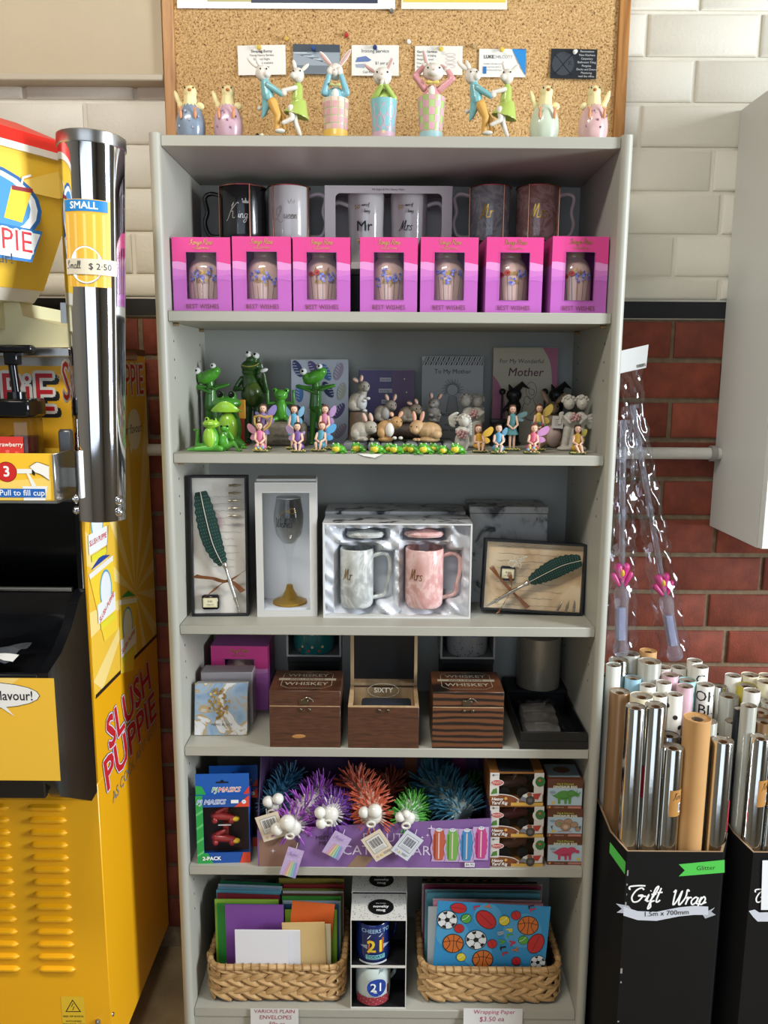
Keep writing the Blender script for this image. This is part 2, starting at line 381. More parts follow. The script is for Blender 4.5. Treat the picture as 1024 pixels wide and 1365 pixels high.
B().b2((-2.4, WY-.0005, 1.4575), (2.4, .45, 2.72)).obj('painted_mortar', PAINT, wall)
def brick_mesh(name, L, H, m, ch=.0035):
    x, z, y = L/2, H/2, WY-.29
    vs = [(a*x, y, e*z) for a, e in ((-1, -1), (1, -1), (1, 1), (-1, 1))]+[(a*x, ch*.8, e*z) for a, e in ((-1, -1), (1, -1), (1, 1), (-1, 1))]
    vs += [(a*(x-ch), 0, e*(z-ch)) for a, e in ((-1, -1), (1, -1), (1, 1), (-1, 1))]
    fs = [(8, 9, 10, 11)]+[(4+i, 4+(i+1) % 4, 8+(i+1) % 4, 8+i) for i in range(4)]+[(i, (i+1) % 4, 4+(i+1) % 4, 4+i) for i in range(4)]
    q = B(); q.use(m); q.add(vs, fs); return q.mesh(name)
RED = mt('#7c3a27', .75, var=.3, vs=28, bump=.5, bs=240, rnd=.22)
red_me = brick_mesh('brick', .2105, .0722, RED); pw_me = brick_mesh('painted_brick', .2125, .0762, PAINT, .005)
cut_me = brick_mesh('painted_brick', .2125, .04, PAINT, .005)
# one known upright joint (photo pixel) fixes the bond of each course
redj = {0: (897, 455), 1: (822, 505), 2: (893.5, 560), 3: (958, 612), 4: (882.5, 665), 5: (954, 715), 6: (1016, 765), 7: (943, 813), 8: (968, 862)}
whj = {0: (960, 385), 1: (900, 340), 2: (962, 285), 3: (951, 225), 4: (854, 165), 5: (927, 105), 6: (863, 45), 7: (933, 6)}
for k in range(18):
    zc = 1.4575-.0828*(k+.5)
    x0 = at(*redj[k], Y=.29).x if k in redj else .55+.11*(k % 2)
    for i in range(-9, 5):
        x = x0+.2205*(i+.5)
        if -1.35 < x < 1.3 and zc > .04 and not (abs(x) < .28 and zc < 1.7) and not (x < -.72 and zc < 1.2):
            put('brick', red_me, wall, (x+random.uniform(-.001, .001), .29+random.uniform(-.0012, .001), zc), (random.uniform(-.008, .008), 0, random.uniform(-.006, .006)))
for k in range(9):
    zc = 1.4575+.083*(k+.5); x0 = at(*whj.get(k, (900-70*(k % 2), 10)), Y=.29).x
    for i in range(-9, 5):
        x = x0+.2205*(i+.5)
        if -1.35 < x < 1.3 and not (abs(x) < .28 and zc < 1.7) and not (x < -.55 and zc > 1.95) and not (abs(x) < .31 and zc > 1.75):
            put('painted_brick', cut_me if k == 0 else pw_me, wall, (x, .29+random.uniform(-.0008, .0008), zc+(.019 if k == 0 else 0)))
struct(B().b2((-1.4, .2885, 1.4595), (1.4, WY, 1.4925)).obj('trim_1', mt('#111113', .5, var=.2, vs=40)))
o = struct(B().b2((-2.4, .262, 1.909), (-.44, WY, 2.72)).obj('wall_upper', mt('#c2b192', .6, var=.05, vs=5, bump=.2, bs=60)))
struct(B().b2((-2.4, .252, 1.897), (-.438, WY, 1.909), .002).obj('trim_2', mt('#b9ad96', .4)))
pipe = thing('wall_pipe', 'white painted pipe running level across the red brick wall', 'pipe', (0, .262, 1.184))
B().tube([(-1.35, 0, 0), (-.41, 0, 0)], .0125, 14).tube([(.41, 0, 0), (.69, 0, 0)], .0125, 14).tube([(-.41, 0, 0), (.41, 0, 0)], .0125, 8).obj('pipe_run', mt('#c7c3bb', .45, var=.06, vs=30), pipe)
for x in (-.62, .675): B().lathe([(.0165, -.006), (.0165, .006)], 18, (x, 0, 0), (0, PI/2, 0)).b2((x-.004, .01, -.006), (x+.004, .029, .006)).obj('pipe_clip', mt('#8d8a84', .5), pipe)

# ------------------------------------------------------------------ bookcase
TOP, T, D, HW = 1.73, .018, .2815, .38
SH = [1.4476, 1.2033, .8885, .6503, .4048, .0939]
GREY = mt('#a5a397', .42, var=.03, vs=9, bump=.06, bs=80)
bc = thing('bookcase', 'tall light grey bookcase with five shelves standing against the wall', 'bookcase')
def side(s):
    x0, x1 = s*HW, s*(HW+.0195); b = B(); prof = []
    for i in range(9): a = PI*i/8; prof.append(((x0+x1)/2-.00975*math.cos(a), .001-.0095*math.sin(a)))
    prof = prof+[(max(x0, x1), D+.008), (min(x0, x1), D+.008)]
    if s > 0: pass
    prof = [(p[0], p[1]) for p in prof]
    n = len(prof); z1 = TOP+.006
    vs = [(x, y, 0) for x, y in prof]+[(x, y, z1-.004*(1 if y < .01 else 0)) for x, y in prof]
    b.add(vs, [tuple(range(n))[::-1], tuple(range(n, 2*n))]+[(i, (i+1) % n, (i+1) % n+n, i+n) for i in range(n)])
    return b.obj('side_panel', GREY, bc, fix=True)
for s in (-1, 1):
    sp = side(s)
    hole = B()
    for z in [SH[i]-.05-.032*j for i in range(5) for j in range(3)]:
        for y in (.035, .235): hole.lathe([(.0022, 0), (.0022, .0004)], 8, (s*(HW-.0002), y, z), (0, -s*PI/2, 0))
    hole.obj('peg_holes', mt('#5a5a56', .8), sp)['kind'] = 'stuff'
B().b2((-HW, 0, TOP-T), (HW, D, TOP), .0012).obj('top_board', GREY, bc)
for i, z in enumerate(SH): B().b2((-HW+.0005, .0015, z-T), (HW-.0005, D, z), .0012).obj('shelf', GREY, bc)
for z in SH[:5]:
    for x in (-HW+.004, HW-.004):
        for y in (.035, .235): B().lathe([(.003, -.006), (.003, .006)], 10, (x, y, z-T-.0032), (0, PI/2, 0)).obj('shelf_pin', mt('#a78c6a', .35, .6), bc)
B().b2((-HW, .004, 0), (HW, .02, SH[5]-T-.001)).obj('kick_board', GREY, bc)
B().b2((-HW, D, .02), (HW, D+.005, TOP)).obj('back_panel', mt('#9fa09a', .5, var=.03, vs=6), bc)

# ------------------------------------------------------------------ cork board
CB = thing('cork_board', 'large cork notice board in an oak frame standing on the bookcase', 'notice board', (0, .262, TOP))
xl, xr, zt = -.4365, .4535, .82
WOOD = ramp_mat('oak_frame', [(.25, '#8a5526'), (.5, '#b07a3f'), (.75, '#c28f52')], 14, .45, 4, 2.5, (3, 3, .25), bump=.1)
CORK = ramp_mat('cork_surface', [(.30, '#5e3d1c'), (.42, '#b28a56'), (.55, '#c9a26c'), (.72, '#dcbb88')], 300, .95, 3, .4, bump=.6)
B().b2((xl+.02, -.006, .02), (xr-.02, .004, zt-.02)).obj('cork_panel', CORK, CB)
for a, c in (((xl, 0), (xl+.0225, zt)), ((xr-.0225, 0), (xr, zt))): B().b2((a[0], -.012, a[1]+.001), (c[0], .012, c[1]), .002).obj('frame_rail', WOOD, CB)
for z in (.001, zt-.0225): B().b2((xl+.0225, -.012, z), (xr-.0225, .012, z+.0225), .002).obj('frame_rail', WOOD, CB)
CY = .2555                                       # face of the cork
def pin(px, py, m, name, label, lift=.0008):
    p = at(px, py, Y=CY)
    t = thing('push_pin', label, 'push pin', (p.x, CY-lift, p.z), group=name)
    B().lathe([(.0042, 0), (.0042, .0018), (.0022, .0026), (.002, .0075), (.0035, .0085), (.0035, .0098), (0, .0102)], 12, (0, 0, 0), (PI/2+.25, 0, 0)).obj('pin_head', m, t)
    B().tube([(0, .006, 0), (0, -.001, 0)], .0005, 6).obj('pin_point', STEEL, t)
    return t
CURL = lambda ht: (lambda u, v, h: Vector((u, -.0006-.004*(.5-v/ht)**3-h, v)))   # print that follows the curling card
def card(px0, py0, px1, py1, colour, label, name='pinned_card', tilt=0, th=.0006):
    a, c = at(px0, py1, Y=CY), at(px1, py0, Y=CY); wd, ht = c.x-a.x, c.z-a.z
    t = thing(name, label, 'notice' if 'notice' in name else 'card', ((a.x+c.x)/2, CY-.0012, (a.z+c.z)/2), rot=(.02, tilt, 0))
    B().grid(lambda u, v: ((u-.5)*wd, -.0006-.004*(1-v)**3, (v-.5)*ht), 4, 6).obj('paper', mt(colour, .4), t)
    return t, None, wd, ht
INK = '#3c3f47'
t, p, W_, H_ = card(318, 61, 381, 101, '#e6e2d8', 'white printed card under a yellow pin, above the blue-coated dancing rabbit', tilt=-.02)
def cardprint(t, wd, ht, lines, ink=INK, x=0, z0=.3, dz=.13, s=.1, al='CENTER'):
    q = Print(CURL(ht))
    for i, l in enumerate(lines): q.text(l, x*wd, (z0-dz*i)*ht, s*ht*(1.25 if i == 0 else 1), ink, bold=.015 if i == 0 else 0, align=al)
    q.obj('lettering', t)
cardprint(t, W_, H_, ['Sleeping Bunny', 'Young Nanny Service', 'Day and Night', 'References available', 'Call any time'])
t, p, W_, H_ = card(391, 60, 453, 100, '#8c97a0', 'blue and white photo card showing water, under a blue pin', tilt=.01)
q = Print(CURL(H_)); q.rect(-.5*W_, .25*H_, .5*W_, .5*H_, '#2b3a48'); q.rect(-.5*W_, -.5*H_, .5*W_, -.2*H_, '#66717a')
for i in range(14): q.line([(-.48*W_+i*.07*W_, (.2-.03*i)*H_), (-.2*W_+i*.05*W_, (.22-.035*i)*H_)], .0012, ('#dfe6ea', '#aab6c0', '#4c5a68')[i % 3])
q.obj('picture', t)
t, p, W_, H_ = card(469, 61, 532, 102, '#e4e1d8', 'white ironing service card under a dark blue pin')
q = Print(CURL(H_)); q.text('Ironing Service', .0, .31*H_, .16*H_, INK); q.text('$1 per piece', .2*W_, -.08*H_, .13*H_, INK); q.text('Call Kate 0400 360', 0, -.38*H_, .11*H_, INK)
q.poly([(-.42*W_, -.05*H_), (-.38*W_, .1*H_), (-.2*W_, .15*H_), (-.08*W_, .02*H_), (-.15*W_, -.03*H_)], '#5d74a8'); q.poly([(-.42*W_, -.12*H_), (-.4*W_, -.22*H_), (-.22*W_, -.24*H_), (-.2*W_, -.1*H_)], '#9aa3b5'); q.obj('lettering', t)
t, p, W_, H_ = card(553, 62, 617, 101, '#e3dfd4', 'white printed card above the rabbit holding its ears')
cardprint(t, W_, H_, ['Garden Services', 'Mowing and Edging', 'Hedges trimmed', 'Free quotes given', 'Small jobs welcome'], x=-.46, s=.09, al='LEFT')
q = Print(CURL(H_), base=.0008)
for i in range(4): q.ring(.25*W_, (.2-.13*i)*H_, .1*W_, .0006, '#c7aeb0', rv=.05*H_)
q.obj('scroll_mark', t)
t, p, W_, H_ = card(638, 66, 701, 104, '#e8e4da', 'white card with a blue corner triangle above the dancing rabbits')
q = Print(CURL(H_)); q.poly([(.2*W_, .5*H_), (.5*W_, .5*H_), (.5*W_, -.45*H_)], '#2a86c8'); q.poly([(.3*W_, .5*H_), (.5*W_, .5*H_), (.5*W_, .2*H_)], '#1b5f9c')
q.text('LUKE', -.4*W_, .22*H_, .16*H_, '#2b2b30', bold=.03, align='LEFT'); q.text('CHILCOTT', -.2*W_, .22*H_, .15*H_, '#8a8a8e', align='LEFT')
for i in range(3): q.text('mobile service and repairs'[i*2:i*2+19], -.4*W_, (-.02-.11*i)*H_, .09*H_, '#8a8a8e', align='LEFT')
q.rect(-.41*W_, -.38*H_, -.34*W_, -.12*H_, '#2a6fb0'); q.obj('lettering', t)
t, p, W_, H_ = card(733, 66, 796, 106, '#23262b', 'black business card with a grey cross emblem under a white pin', tilt=.015)
q = Print(CURL(H_)); q.disc(-.23*W_, 0, .24*W_, '#3b3f45', .4*H_)
for sx in (-1, 1): q.line([(-.23*W_-sx*.18*W_, -.35*H_), (-.23*W_+sx*.18*W_, .3*H_)], .0016, '#14161a', False)
q.text('K', -.08*W_, .02*H_, .2*H_, '#24272c', bold=.03)
for i, l in enumerate(['Renovations', 'New Kitchens', 'Carpentry', 'Bathroom Tiling', 'Pergolas', 'Decks and Doors', 'Plastering', 'mail the office']): q.text(l, .28*W_, (.42-.12*i)*H_, .1*H_, '#c9c9c6')
q.obj('lettering', t)
t, p, W_, H_ = card(237, -150, 528, 12, '#e9e7e2', 'wide white notice with a dark blue policy heading, top of cork board', 'pinned_notice')
q = Print(CURL(H_)); q.rect(-.16*W_, -.5*H_+.01, .42*W_, -.5*H_+.085, '#1f2b44', 1, 8); q.rect(-.36*W_, -.5*H_+.012, -.16*W_, -.5*H_+.085, '#b7ad73', 1, 8); q.text('VICTORIA POLICY', .24*W_, -.5*H_+.0215, .0125, '#e4e4e0'); q.obj('lettering', t)
t, p, W_, H_ = card(535, -170, 681, 13, '#e6e3d6', 'white notice with a yellow panel, beside the blue headed notice', 'pinned_notice')
q = Print(CURL(H_)); q.rect(-.485*W_, -.5*H_+.012, .485*W_, .47*H_, '#e3c84f', 1, 12); q.obj('picture', t)
YP, BP, WP, CP, RP = mt('#dbc04a', .3), mt('#2b4a86', .3), mt('#e2e0da', .3), mt('#b59a68', .35), mt('#b3342c', .3)
pin(346, 64, YP, 'pins holding cards', 'yellow push pin in the sleeping bunny card', .003)
pin(418, 65, BP, 'pins holding cards', 'blue push pin in the water photo card', .003); pin(500, 64, mt('#26386b', .3), 'pins holding cards', 'dark blue push pin in the ironing service card', .003)
pin(588, 66, YP, 'pins holding cards', 'yellow push pin in the card with a pink scroll', .003); pin(669, 67, YP, 'pins holding cards', 'yellow push pin in the blue cornered card', .003)
pin(766, 70, WP, 'pins holding cards', 'white push pin in the black business card', .003)
pin(382, 52, mt('#d1a94a', .3), 'spare pins', 'amber push pin stuck in bare cork beside the sleeping bunny card'); pin(462, 47, RP, 'spare pins', 'red push pin stuck in bare cork')
pin(545, 56, WP, 'spare pins', 'white push pin stuck in bare cork'); pin(632, 62, CP, 'spare pins', 'tan push pin beside the blue cornered card')
pin(522, 15, mt('#8a857a', .3, .8), 'spare pins', 'metal push pin beside the wide white notice')
# ------------------------------------------------------------------ wall cabinet at the right
wc = thing('wall_cabinet', 'white painted wall cabinet hung on the brick wall above the gift wrap', 'cabinet', (1.02, .29, 1.026))
B().b2((-.3295, -.2253, 0), (.3295, -.0005, .834), .001).obj('body', mt('#c9c8c2', .4, var=.02, vs=5), wc)
for s in (-1, 1):
    d = B().b2((s*.3295 if s < 0 else .0015, -.2445, .002), (-.0015 if s < 0 else .3295, -.227, .832), .001).obj('door', mt('#d6d6d1', .38), wc)
    B().tube([(s*.03, -.245, .10), (s*.03, -.265, .10), (s*.03, -.265, .2), (s*.03, -.245, .2)], .004, 8).obj('handle', STEEL, d)

# ------------------------------------------------------------------ frozen drink machine at the left
MX, MY0, MY1 = -.5, -.12, .262
YEL = mt('#f0ae12', .38, var=.03, vs=6, coat=.2); YEL2 = mt('#f5c63a', .4)
mc = thing('slush_machine', 'yellow and black frozen drink machine with red lettering beside the bookcase', 'drink machine', (0, 0, 0))
B().b2((-1.08, MY0, .085), (MX, MY1, .64), .0015).obj('lower_cabinet', YEL, mc)
B().b2((-1.08, .02, .64), (MX-.003, MY1, 1.30)).obj('upper_cabinet', GBLACK, mc)
sidep = B().b2((MX-.003, MY0+.004, .64), (MX, MY1, 1.376)).obj('side_panel', YEL, mc)
B().b2((MX-.02, MY0+.1, 1.376), (MX+.001, MY1, 1.388)).obj('top_rail', mt('#6b5644', .4, .3), mc)
for x, y in ((-.56, -.06), (-.56, .2), (-1.02, -.06), (-1.02, .2)):
    c = B().tube([(x-.012, y, .03), (x+.012, y, .03)], .03, 18).obj('caster', BLACK, mc)
    B().b2((x-.02, y-.02, .058), (x+.02, y+.02, .086)).obj('caster_fork', STEEL, c)
# louvres pressed into the front sheet
lo = B(); lo.use(YEL)
lp = []
for i in range(9): a = PI*i/8; lp.append((.0055*math.cos(a)*-1, .0055*math.sin(a)))
def louvre_mesh(L=.0685, H=.0145, dp=.008):
    q = B(); q.use(YEL); vs = []; nu, nv = 14, 5
    def fn(u, v):
        x = (u-.5)*L; e = max(0, abs(x)-(L/2-H*.9))/(H*.9); env = math.sqrt(max(0, 1-e*e))
        z = (v-.5)*H*(env*.9+.1 if e > 0 else 1)
        prof = (0, .45, .8, 1, .95, 0)[int(round(v*5))]
        return (x, -dp*env*(0, .0, .35, .75, 1, .0)[5-int(round(v*5))] if False else -dp*env*prof, z)
    q.grid(fn, nu, nv); return q.mesh('louvre')
lm = louvre_mesh()
for k in range(14):
    py = 1077+(1292-1077)*k/13; pxr = 62+ (76-62)*k/13
    p = at(pxr, py, Y=MY0)
    for c in range(5):
        x = p.x-.1*c
        if x > -1.04: put('louvre', lm, mc, (x, MY0-.0002, p.z), (PI, 0, 0) if False else (0, 0, 0))
# lightning warning sticker
p = at(98, 1350, Y=MY0); q = Print(plane((p.x, MY0, p.z-.006)))
q.rect(-.021, -.04, .021, .04, '#e3bb2e'); q.poly([(-.0145, .008), (.0145, .008), (0, .034)], '#191919'); q.poly([(-.0115, .0098), (.0115, .0098), (0, .0308)], '#e3bb2e')
q.line([(.001, .026), (-.003, .019), (.0025, .019), (-.001, .012)], .0014, '#191919', False)
q.text('RISK OF SHOCK', 0, -.001, .0052, '#191919', bold=.01); q.text('AUTHORISED', 0, -.011, .0048, '#191919'); q.text('PERSONNEL ONLY', 0, -.017, .0048, '#191919'); q.obj('warning_sticker', mc)
p = at(131, 1361, Y=MY0); B().lathe([(.005, 0), (.005, .003), (.002, .006), (0, .0062)], 12, (p.x, MY0, p.z), (PI/2, 0, 0)).obj('bolt', STEEL, mc)
p = at(150, 1352, X=MX); B().lathe([(.004, 0), (.0035, .0025), (0, .003)], 12, (MX, p.y, p.z), (0, PI/2, 0)).obj('bolt', STEEL, mc)
# printed right side
q = Print(plane((MX, 0, 0), (0, 1, 0), (0, 0, 1)), base=.0006)
def sd(px, py): v = at(px, py, X=MX); return (v.y, v.z)
a0, a1 = sd(127, 929), sd(208, 847)
z1 = 1.374; yf, yb = MY0+.006, MY1-.002
q.poly([(yf, a0[1]), (yb, a1[1]), (yb, z1), (yf, z1)], '#efc03f')
cx, cz = sd(180, 790)
for i in range(13):
    an = 2*PI*i/13+.2
    pts = []
    for s_ in (-.09, .09):
        t_ = 9e9; dx, dz = math.cos(an+s_), math.sin(an+s_)
        for lim, o_, d_ in ((yf, cx, dx), (yb, cx, dx), (z1, cz, dz)):
            if abs(d_) > 1e-6 and (lim-o_)/d_ > 0: t_ = min(t_, (lim-o_)/d_)
        sl = (a1[1]-a0[1])/(a1[0]-a0[0]); den = dz-sl*dx; nu_ = a0[1]+sl*(cx-a0[0])-cz
        if abs(den) > 1e-6 and nu_/den > 0: t_ = min(t_, nu_/den)
        pts.append((cx+dx*t_, cz+dz*t_))
    q.poly([(cx, cz)]+pts, '#f5d987'); q.l -= q.dl
q.l += .0006
q.line([a0, a1], .007, '#2a1d12', False)
def cupart(pts, lid, txt, rot):
    q.l = .0016
    P = [sd(*k) for k in pts]; q.poly(P, '#f6d23c')
    q.poly([P[0], P[1], (P[1][0]*.93+P[2][0]*.07, P[1][1]*.93+P[2][1]*.07), (P[0][0]*.93+P[3][0]*.07, P[0][1]*.93+P[3][1]*.07)], '#efece2')
    q.poly([(P[0][0]*.9+P[1][0]*.1, P[0][1]*.9+P[1][1]*.1+.004), (P[0][0]*.5+P[1][0]*.5, P[0][1]*.5+P[1][1]*.5+.016), (P[0][0]*.1+P[1][0]*.9, P[0][1]*.1+P[1][1]*.9+.004)], lid)
    m = ((P[0][0]+P[1][0]+P[2][0]+P[3][0])/4, (P[0][1]+P[1][1]+P[2][1]+P[3][1])/4)
    q.disc(m[0], m[1]+.02, .028, '#e9eef0', .034); q.ring(m[0], m[1]+.02, .028, .004, '#5aa0c8', rv=.034)
    q.rect(m[0]-.045, m[1]-.03, m[0]+.045, m[1]+.004, '#eef0f0'); q.text('SLUSH PUPPIE', m[0], m[1]-.012, .0135, '#c8282c', bold=.03, rot=rot); q.rect(m[0]-.035, m[1]-.044, m[0]+.035, m[1]-.033, '#e8df3a')
cupart([(117, 766), (149, 740), (156, 838), (138, 855)], '#27469a', 1, .35)
cupart([(158, 800), (182, 796), (177, 893), (160, 898)], '#2f9a4e', 1, .2)
cupart([(119, 694), (140, 694), (136, 726), (119, 726)], '#efe9c0', 1, 0)
q.line([sd(140, 740), sd(143, 700)], .002, '#6d6d6d', False)
def slogan(t, A, Bq, size, sxx, bold):
    A, Bq = Vector(sd(*A)), Vector(sd(*Bq)); d = Bq-A; m = (A+Bq)/2; r = math.atan2(d.y, d.x); L = d.length
    vs, _ = text_geo(t, size, 0, bold, 'CENTER', 1); w0 = max(v[0] for v in vs)-min(v[0] for v in vs)
    k = L/w0
    for col, bd in (('#2d3f8c', bold+.032), ('#e7e6e6', bold+.022), ('#c3202c', bold)): q.text(t, m.x, m.y, size, col, bold=bd, sx=k, rot=r, shear=-.15)
q.l = .001
slogan('SLUSH', (144, 982), (200, 899), .088, 1, .03)
slogan('PUPPIE', (140, 1038), (207, 938), .088, 1, .03)
A, Bq = Vector(sd(143, 1068)), Vector(sd(212, 950)); d = Bq-A
q.text('AS COOL AS IT GETS', (A+Bq).x/2, (A+Bq).y/2-.012, .03, '#8f8d86', sx=d.length/.33, rot=math.atan2(d.y, d.x))
q.disc(*sd(178, 572), .042, '#ece8da', .04); q.poly([sd(171, 595), sd(176, 592), sd(174, 606)], '#ece8da'); q.text('for flavour!', *sd(176, 572), .026, '#2a2a2a', shear=.2)
for col, bd in (('#e9e7e0', .05), ('#c3202c', .0)): q.text('SLUSH PUPPIE', *sd(190, 508), .085, col, bold=bd, align='RIGHT', sx=.8)
q.obj('printed_artwork', sidep)
# black dispensing bay, drip tray
by0 = MY0-.004
b = B().b2((MX-.012, by0, .64), (MX-.003, .02, 1.12), .001)
b.b2((-1.08, .012, .95), (MX-.012, .02, 1.30)); b.b2((-1.08, by0, 1.12), (MX-.004, .02, 1.135))
b.obj('dispensing_bay', GBLACK, mc)
tz = .905
prof = [(by0, .628), (by0, .99), (-.15, .982), (-.19, .945), (-.235, .918), (-.286, tz), (-.287, .735), (-.27, .7), (-.15, .625)]
tray = B()
for x0, x1 in ((-1.08, -1.06), (MX-.016, MX)):
    n = len(prof); vs = [(x0, y, z) for y, z in prof]+[(x1, y, z) for y, z in prof]
    tray.add(vs, [tuple(range(n)), tuple(range(2*n-1, n-1, -1))]+[(i, (i+1) % n, (i+1) % n+n, i+n) for i in range(n)])
tray.b2((-1.06, -.287, .705), (MX-.016, -.276, tz-.002), .002); tray.b2((-1.06, -.277, .872), (MX-.016, by0, .887)); tray.b2((-1.06, by0-.01, .63), (MX-.016, by0+.004, .985))
tray.add([(-1.06, -.27, .7), (MX-.016, -.27, .7), (MX-.016, -.15, .626), (-1.06, -.15, .626)], [(0, 1, 2, 3)])
tray = tray.obj('drip_tray', mt('#0d0e11', .22, coat=.3), mc, fix=True)
B().tube([(-1.06, -.128, .99), (MX-.02, -.128, .99)], .004, 8).obj('tray_rail', STEEL, tray)
p0, p1 = at(0, 1040, Y=-.287), at(72, 904, Y=-.287)
q = Print(plane((0, -.287, 0))); zb, zt_ = p0.z, p1.z; xr_ = p1.x
q.rect(-1.0, zb, xr_, zt_, '#eebb3a')
for i in range(5): q.poly([(xr_-.2, zb+.05), (xr_-.36+.07*i, zt_), (xr_-.33+.07*i, zt_)], '#f3cf73'); q.l -= q.dl
q.l += .0004
q.disc(xr_-.105, zt_-.027, .083, '#2a2a2a', .021); q.disc(xr_-.105, zt_-.027, .082, '#ebe9e2', .02); q.poly([(xr_-.085, zt_-.043), (xr_-.075, zt_-.043), (xr_-.062, zt_-.06)], '#ebe9e2')
q.text('for flavour!', xr_-.032, zt_-.028, .021, '#26262a', align='RIGHT', bold=.01, sx=.85); q.obj('front_print', tray)
# syrup shelf, stainless trim, name plate
sy = thing('syrup_shelf', 'yellow printed syrup shelf with steel edges under the syrup pump', 'shelf', (0, 0, 0))
a_, c_ = at(0, 667, Y=-.215), at(69, 605, Y=-.215); x1 = c_.x
a_zs = a_.z
B().b2((-1.0, -.215, a_.z), (x1, -.209, c_.z)).b2((-1.0, -.209, a_.z), (x1, -.13, a_.z+.006)).b2((-1.0, -.13, a_.z), (x1, -.124, c_.z)).obj('shelf_tray', YEL2, sy)
B().b2((x1, -.217, a_.z-.003), (x1+.004, -.124, c_.z), .001).b2((-1.0, -.216, a_.z-.004), (x1+.004, -.124, a_.z-.0005)).obj('steel_edge', STEEL, sy)
q = Print(plane((0, -.215, 0))); w1 = lambda px, py: (lambda v: (v.x, v.z))(at(px, py, Y=-.215))
q.rect(-1.0, a_.z+.002, x1-.002, c_.z-.001, '#f0bf2e'); q.poly([w1(0, 642), w1(68, 636), w1(68, 666), w1(0, 666)], '#f4d068')
u, v = w1(9, 629); q.disc(u, v, .0155, '#7a1616', .0155); q.disc(u, v, .0145, '#c9241f', .0145); q.text('3', u, v, .022, '#f0efea', bold=.03)
q.poly([w1(30, 648), w1(64, 648), w1(61, 667), w1(32, 667)], '#ecebe4'); q.poly([w1(23, 625), w1(43, 625), w1(43, 631), w1(23, 631)], '#ecebe4')
q.poly([w1(36, 631), w1(39, 631), w1(49, 648), w1(43, 648)], '#ecebe4'); q.poly([w1(43, 622), w1(47, 624), w1(47, 634), w1(43, 632)], '#1c1c1c')
q.poly([w1(40, 622), w1(50, 616), w1(66, 622), w1(66, 640), w1(56, 633), w1(48, 630)], '#efece4'); q.line([w1(40, 622), w1(50, 616), w1(66, 621)], .0007, '#333333'); q.line([w1(48, 630), w1(56, 633), w1(66, 640)], .0007, '#333333')
u, v = w1(31, 657); q.rect(u-.036, v-.0065, u+.034, v+.0065, '#1c62b4'); q.text('Pull to fill cup', u-.001, v, .0125, '#eef0f2', bold=.012)
q.obj('printed_panel', sy)
b = B(); p0, p1 = at(83, 661, Y=-.13), at(97, 572, Y=-.13)
b.b2((p0.x, -.135, p0.z), (p1.x, -.124, p1.z), .004).obj('side_bracket', mt('#74777a', .35, .8), mc)
p0, p1 = at(0, 598, Y=-.1), at(96, 488, Y=-.1); z0, z1 = p0.z, at(96, 465, Y=-.1).z
B().b2((-1.08, -.1, 1.135), (p1.x, -.09, z1)).obj('back_plate', mt('#a7a39a', .3, .7), mc)
q = Print(plane((0, -.1, 0))); q.rect(-1.05, z0, p1.x-.003, p1.z, '#eeb522')
e = at(74, 526, Y=-.1)
for col, bd, dx, dz in (('#1b1b1b', .05, .006, -.006), ('#e4e3dd', .05, 0, 0), ('#c41f28', -.004, 0, 0)): q.text('SLUSH PUPPiE', e.x+dx, e.z+dz, .089, col, bold=bd, align='RIGHT', sx=.82)
q.ring(at(79, 502, Y=-.1).x, at(79, 502, Y=-.1).z, .003, .0005, '#e4e3dd'); q.obj('name_plate_print', mc)
p0, p1 = at(60, 476, Y=-.13), at(97, 463, Y=-.13)
B().b2((-1.08, -.135, p0.z), (p1.x, .2, p1.z), .002).obj('steel_top', mt('#c9c6c0', .22, 1), mc)
p0, p1 = at(60, 463, Y=-.125), at(96, 440, Y=-.125); CREAM = mt('#e3dcb0', .4)
xr0 = p1.x; pts = [(xr0, p0.z), (xr0, p1.z), (xr0-.012, p1.z+.006), (at(76, 434, Y=-.125).x, at(76, 434, Y=-.125).z), (at(30, 420, Y=-.125).x, at(30, 421, Y=-.125).z), (at(26, 404, Y=-.125).x, at(26, 403, Y=-.125).z), (-.9, at(26, 403, Y=-.125).z), (-1.08, p1.z), (-1.08, p0.z)]
B().prism(pts, -.125, .13).obj('hopper_base', CREAM, mc, fix=True)
# hopper: tapered six-sided tank with a red lid
def hexa(R, z, cx=-.69, cy=-.11, k=1): return [(cx+R*math.cos(PI/3*i), cy+R*math.sin(PI/3*i), z) for i in range(6)]
zt = at(83, 212, X=-.49).z; zm = at(83, 262, X=-.49).z; zb = at(40, 384, X=-.545).z
def loft(*rings):
    b = B(); vs = [p for r in rings for p in r]; n = len(rings[0])
    fs = [(j*n+i, j*n+(i+1) % n, (j+1)*n+(i+1) % n, (j+1)*n+i) for j in range(len(rings)-1) for i in range(n)]
    return b.add(vs, fs+[tuple(range(n))[::-1], tuple((len(rings)-1)*n+i for i in range(n))])
hop = loft(hexa(.146, zb), hexa(.2, zm), hexa(.2, zt)).obj('hopper', YEL2, mc, fix=True)
loft(hexa(.130, zb-.018), hexa(.146, zb+.004)).obj('hopper_foot', mt('#e6dfcb', .4), mc, fix=True)
B().tube([(-.69, -.11, at(30, 421, Y=-.125).z-.02), (-.69, -.11, zb-.015)], .09, 20).obj('hopper_neck', CREAM, mc)
loft(hexa(.205, zt), hexa(.205, zt+.01)).obj('lid_rim', mt('#e9e3d6', .4), hop, fix=True)
loft(hexa(.202, zt+.01), hexa(.195, zt+.03), hexa(.12, zt+.06)).obj('lid', mt('#d8291f', .35), hop, fix=True)
c0 = Vector((-.69+.2*.5, -.11-.2*.866, 0)); c1 = Vector((-.49, -.11, 0)); Uh = (c1-c0).normalized(); Lh = (c1-c0).length
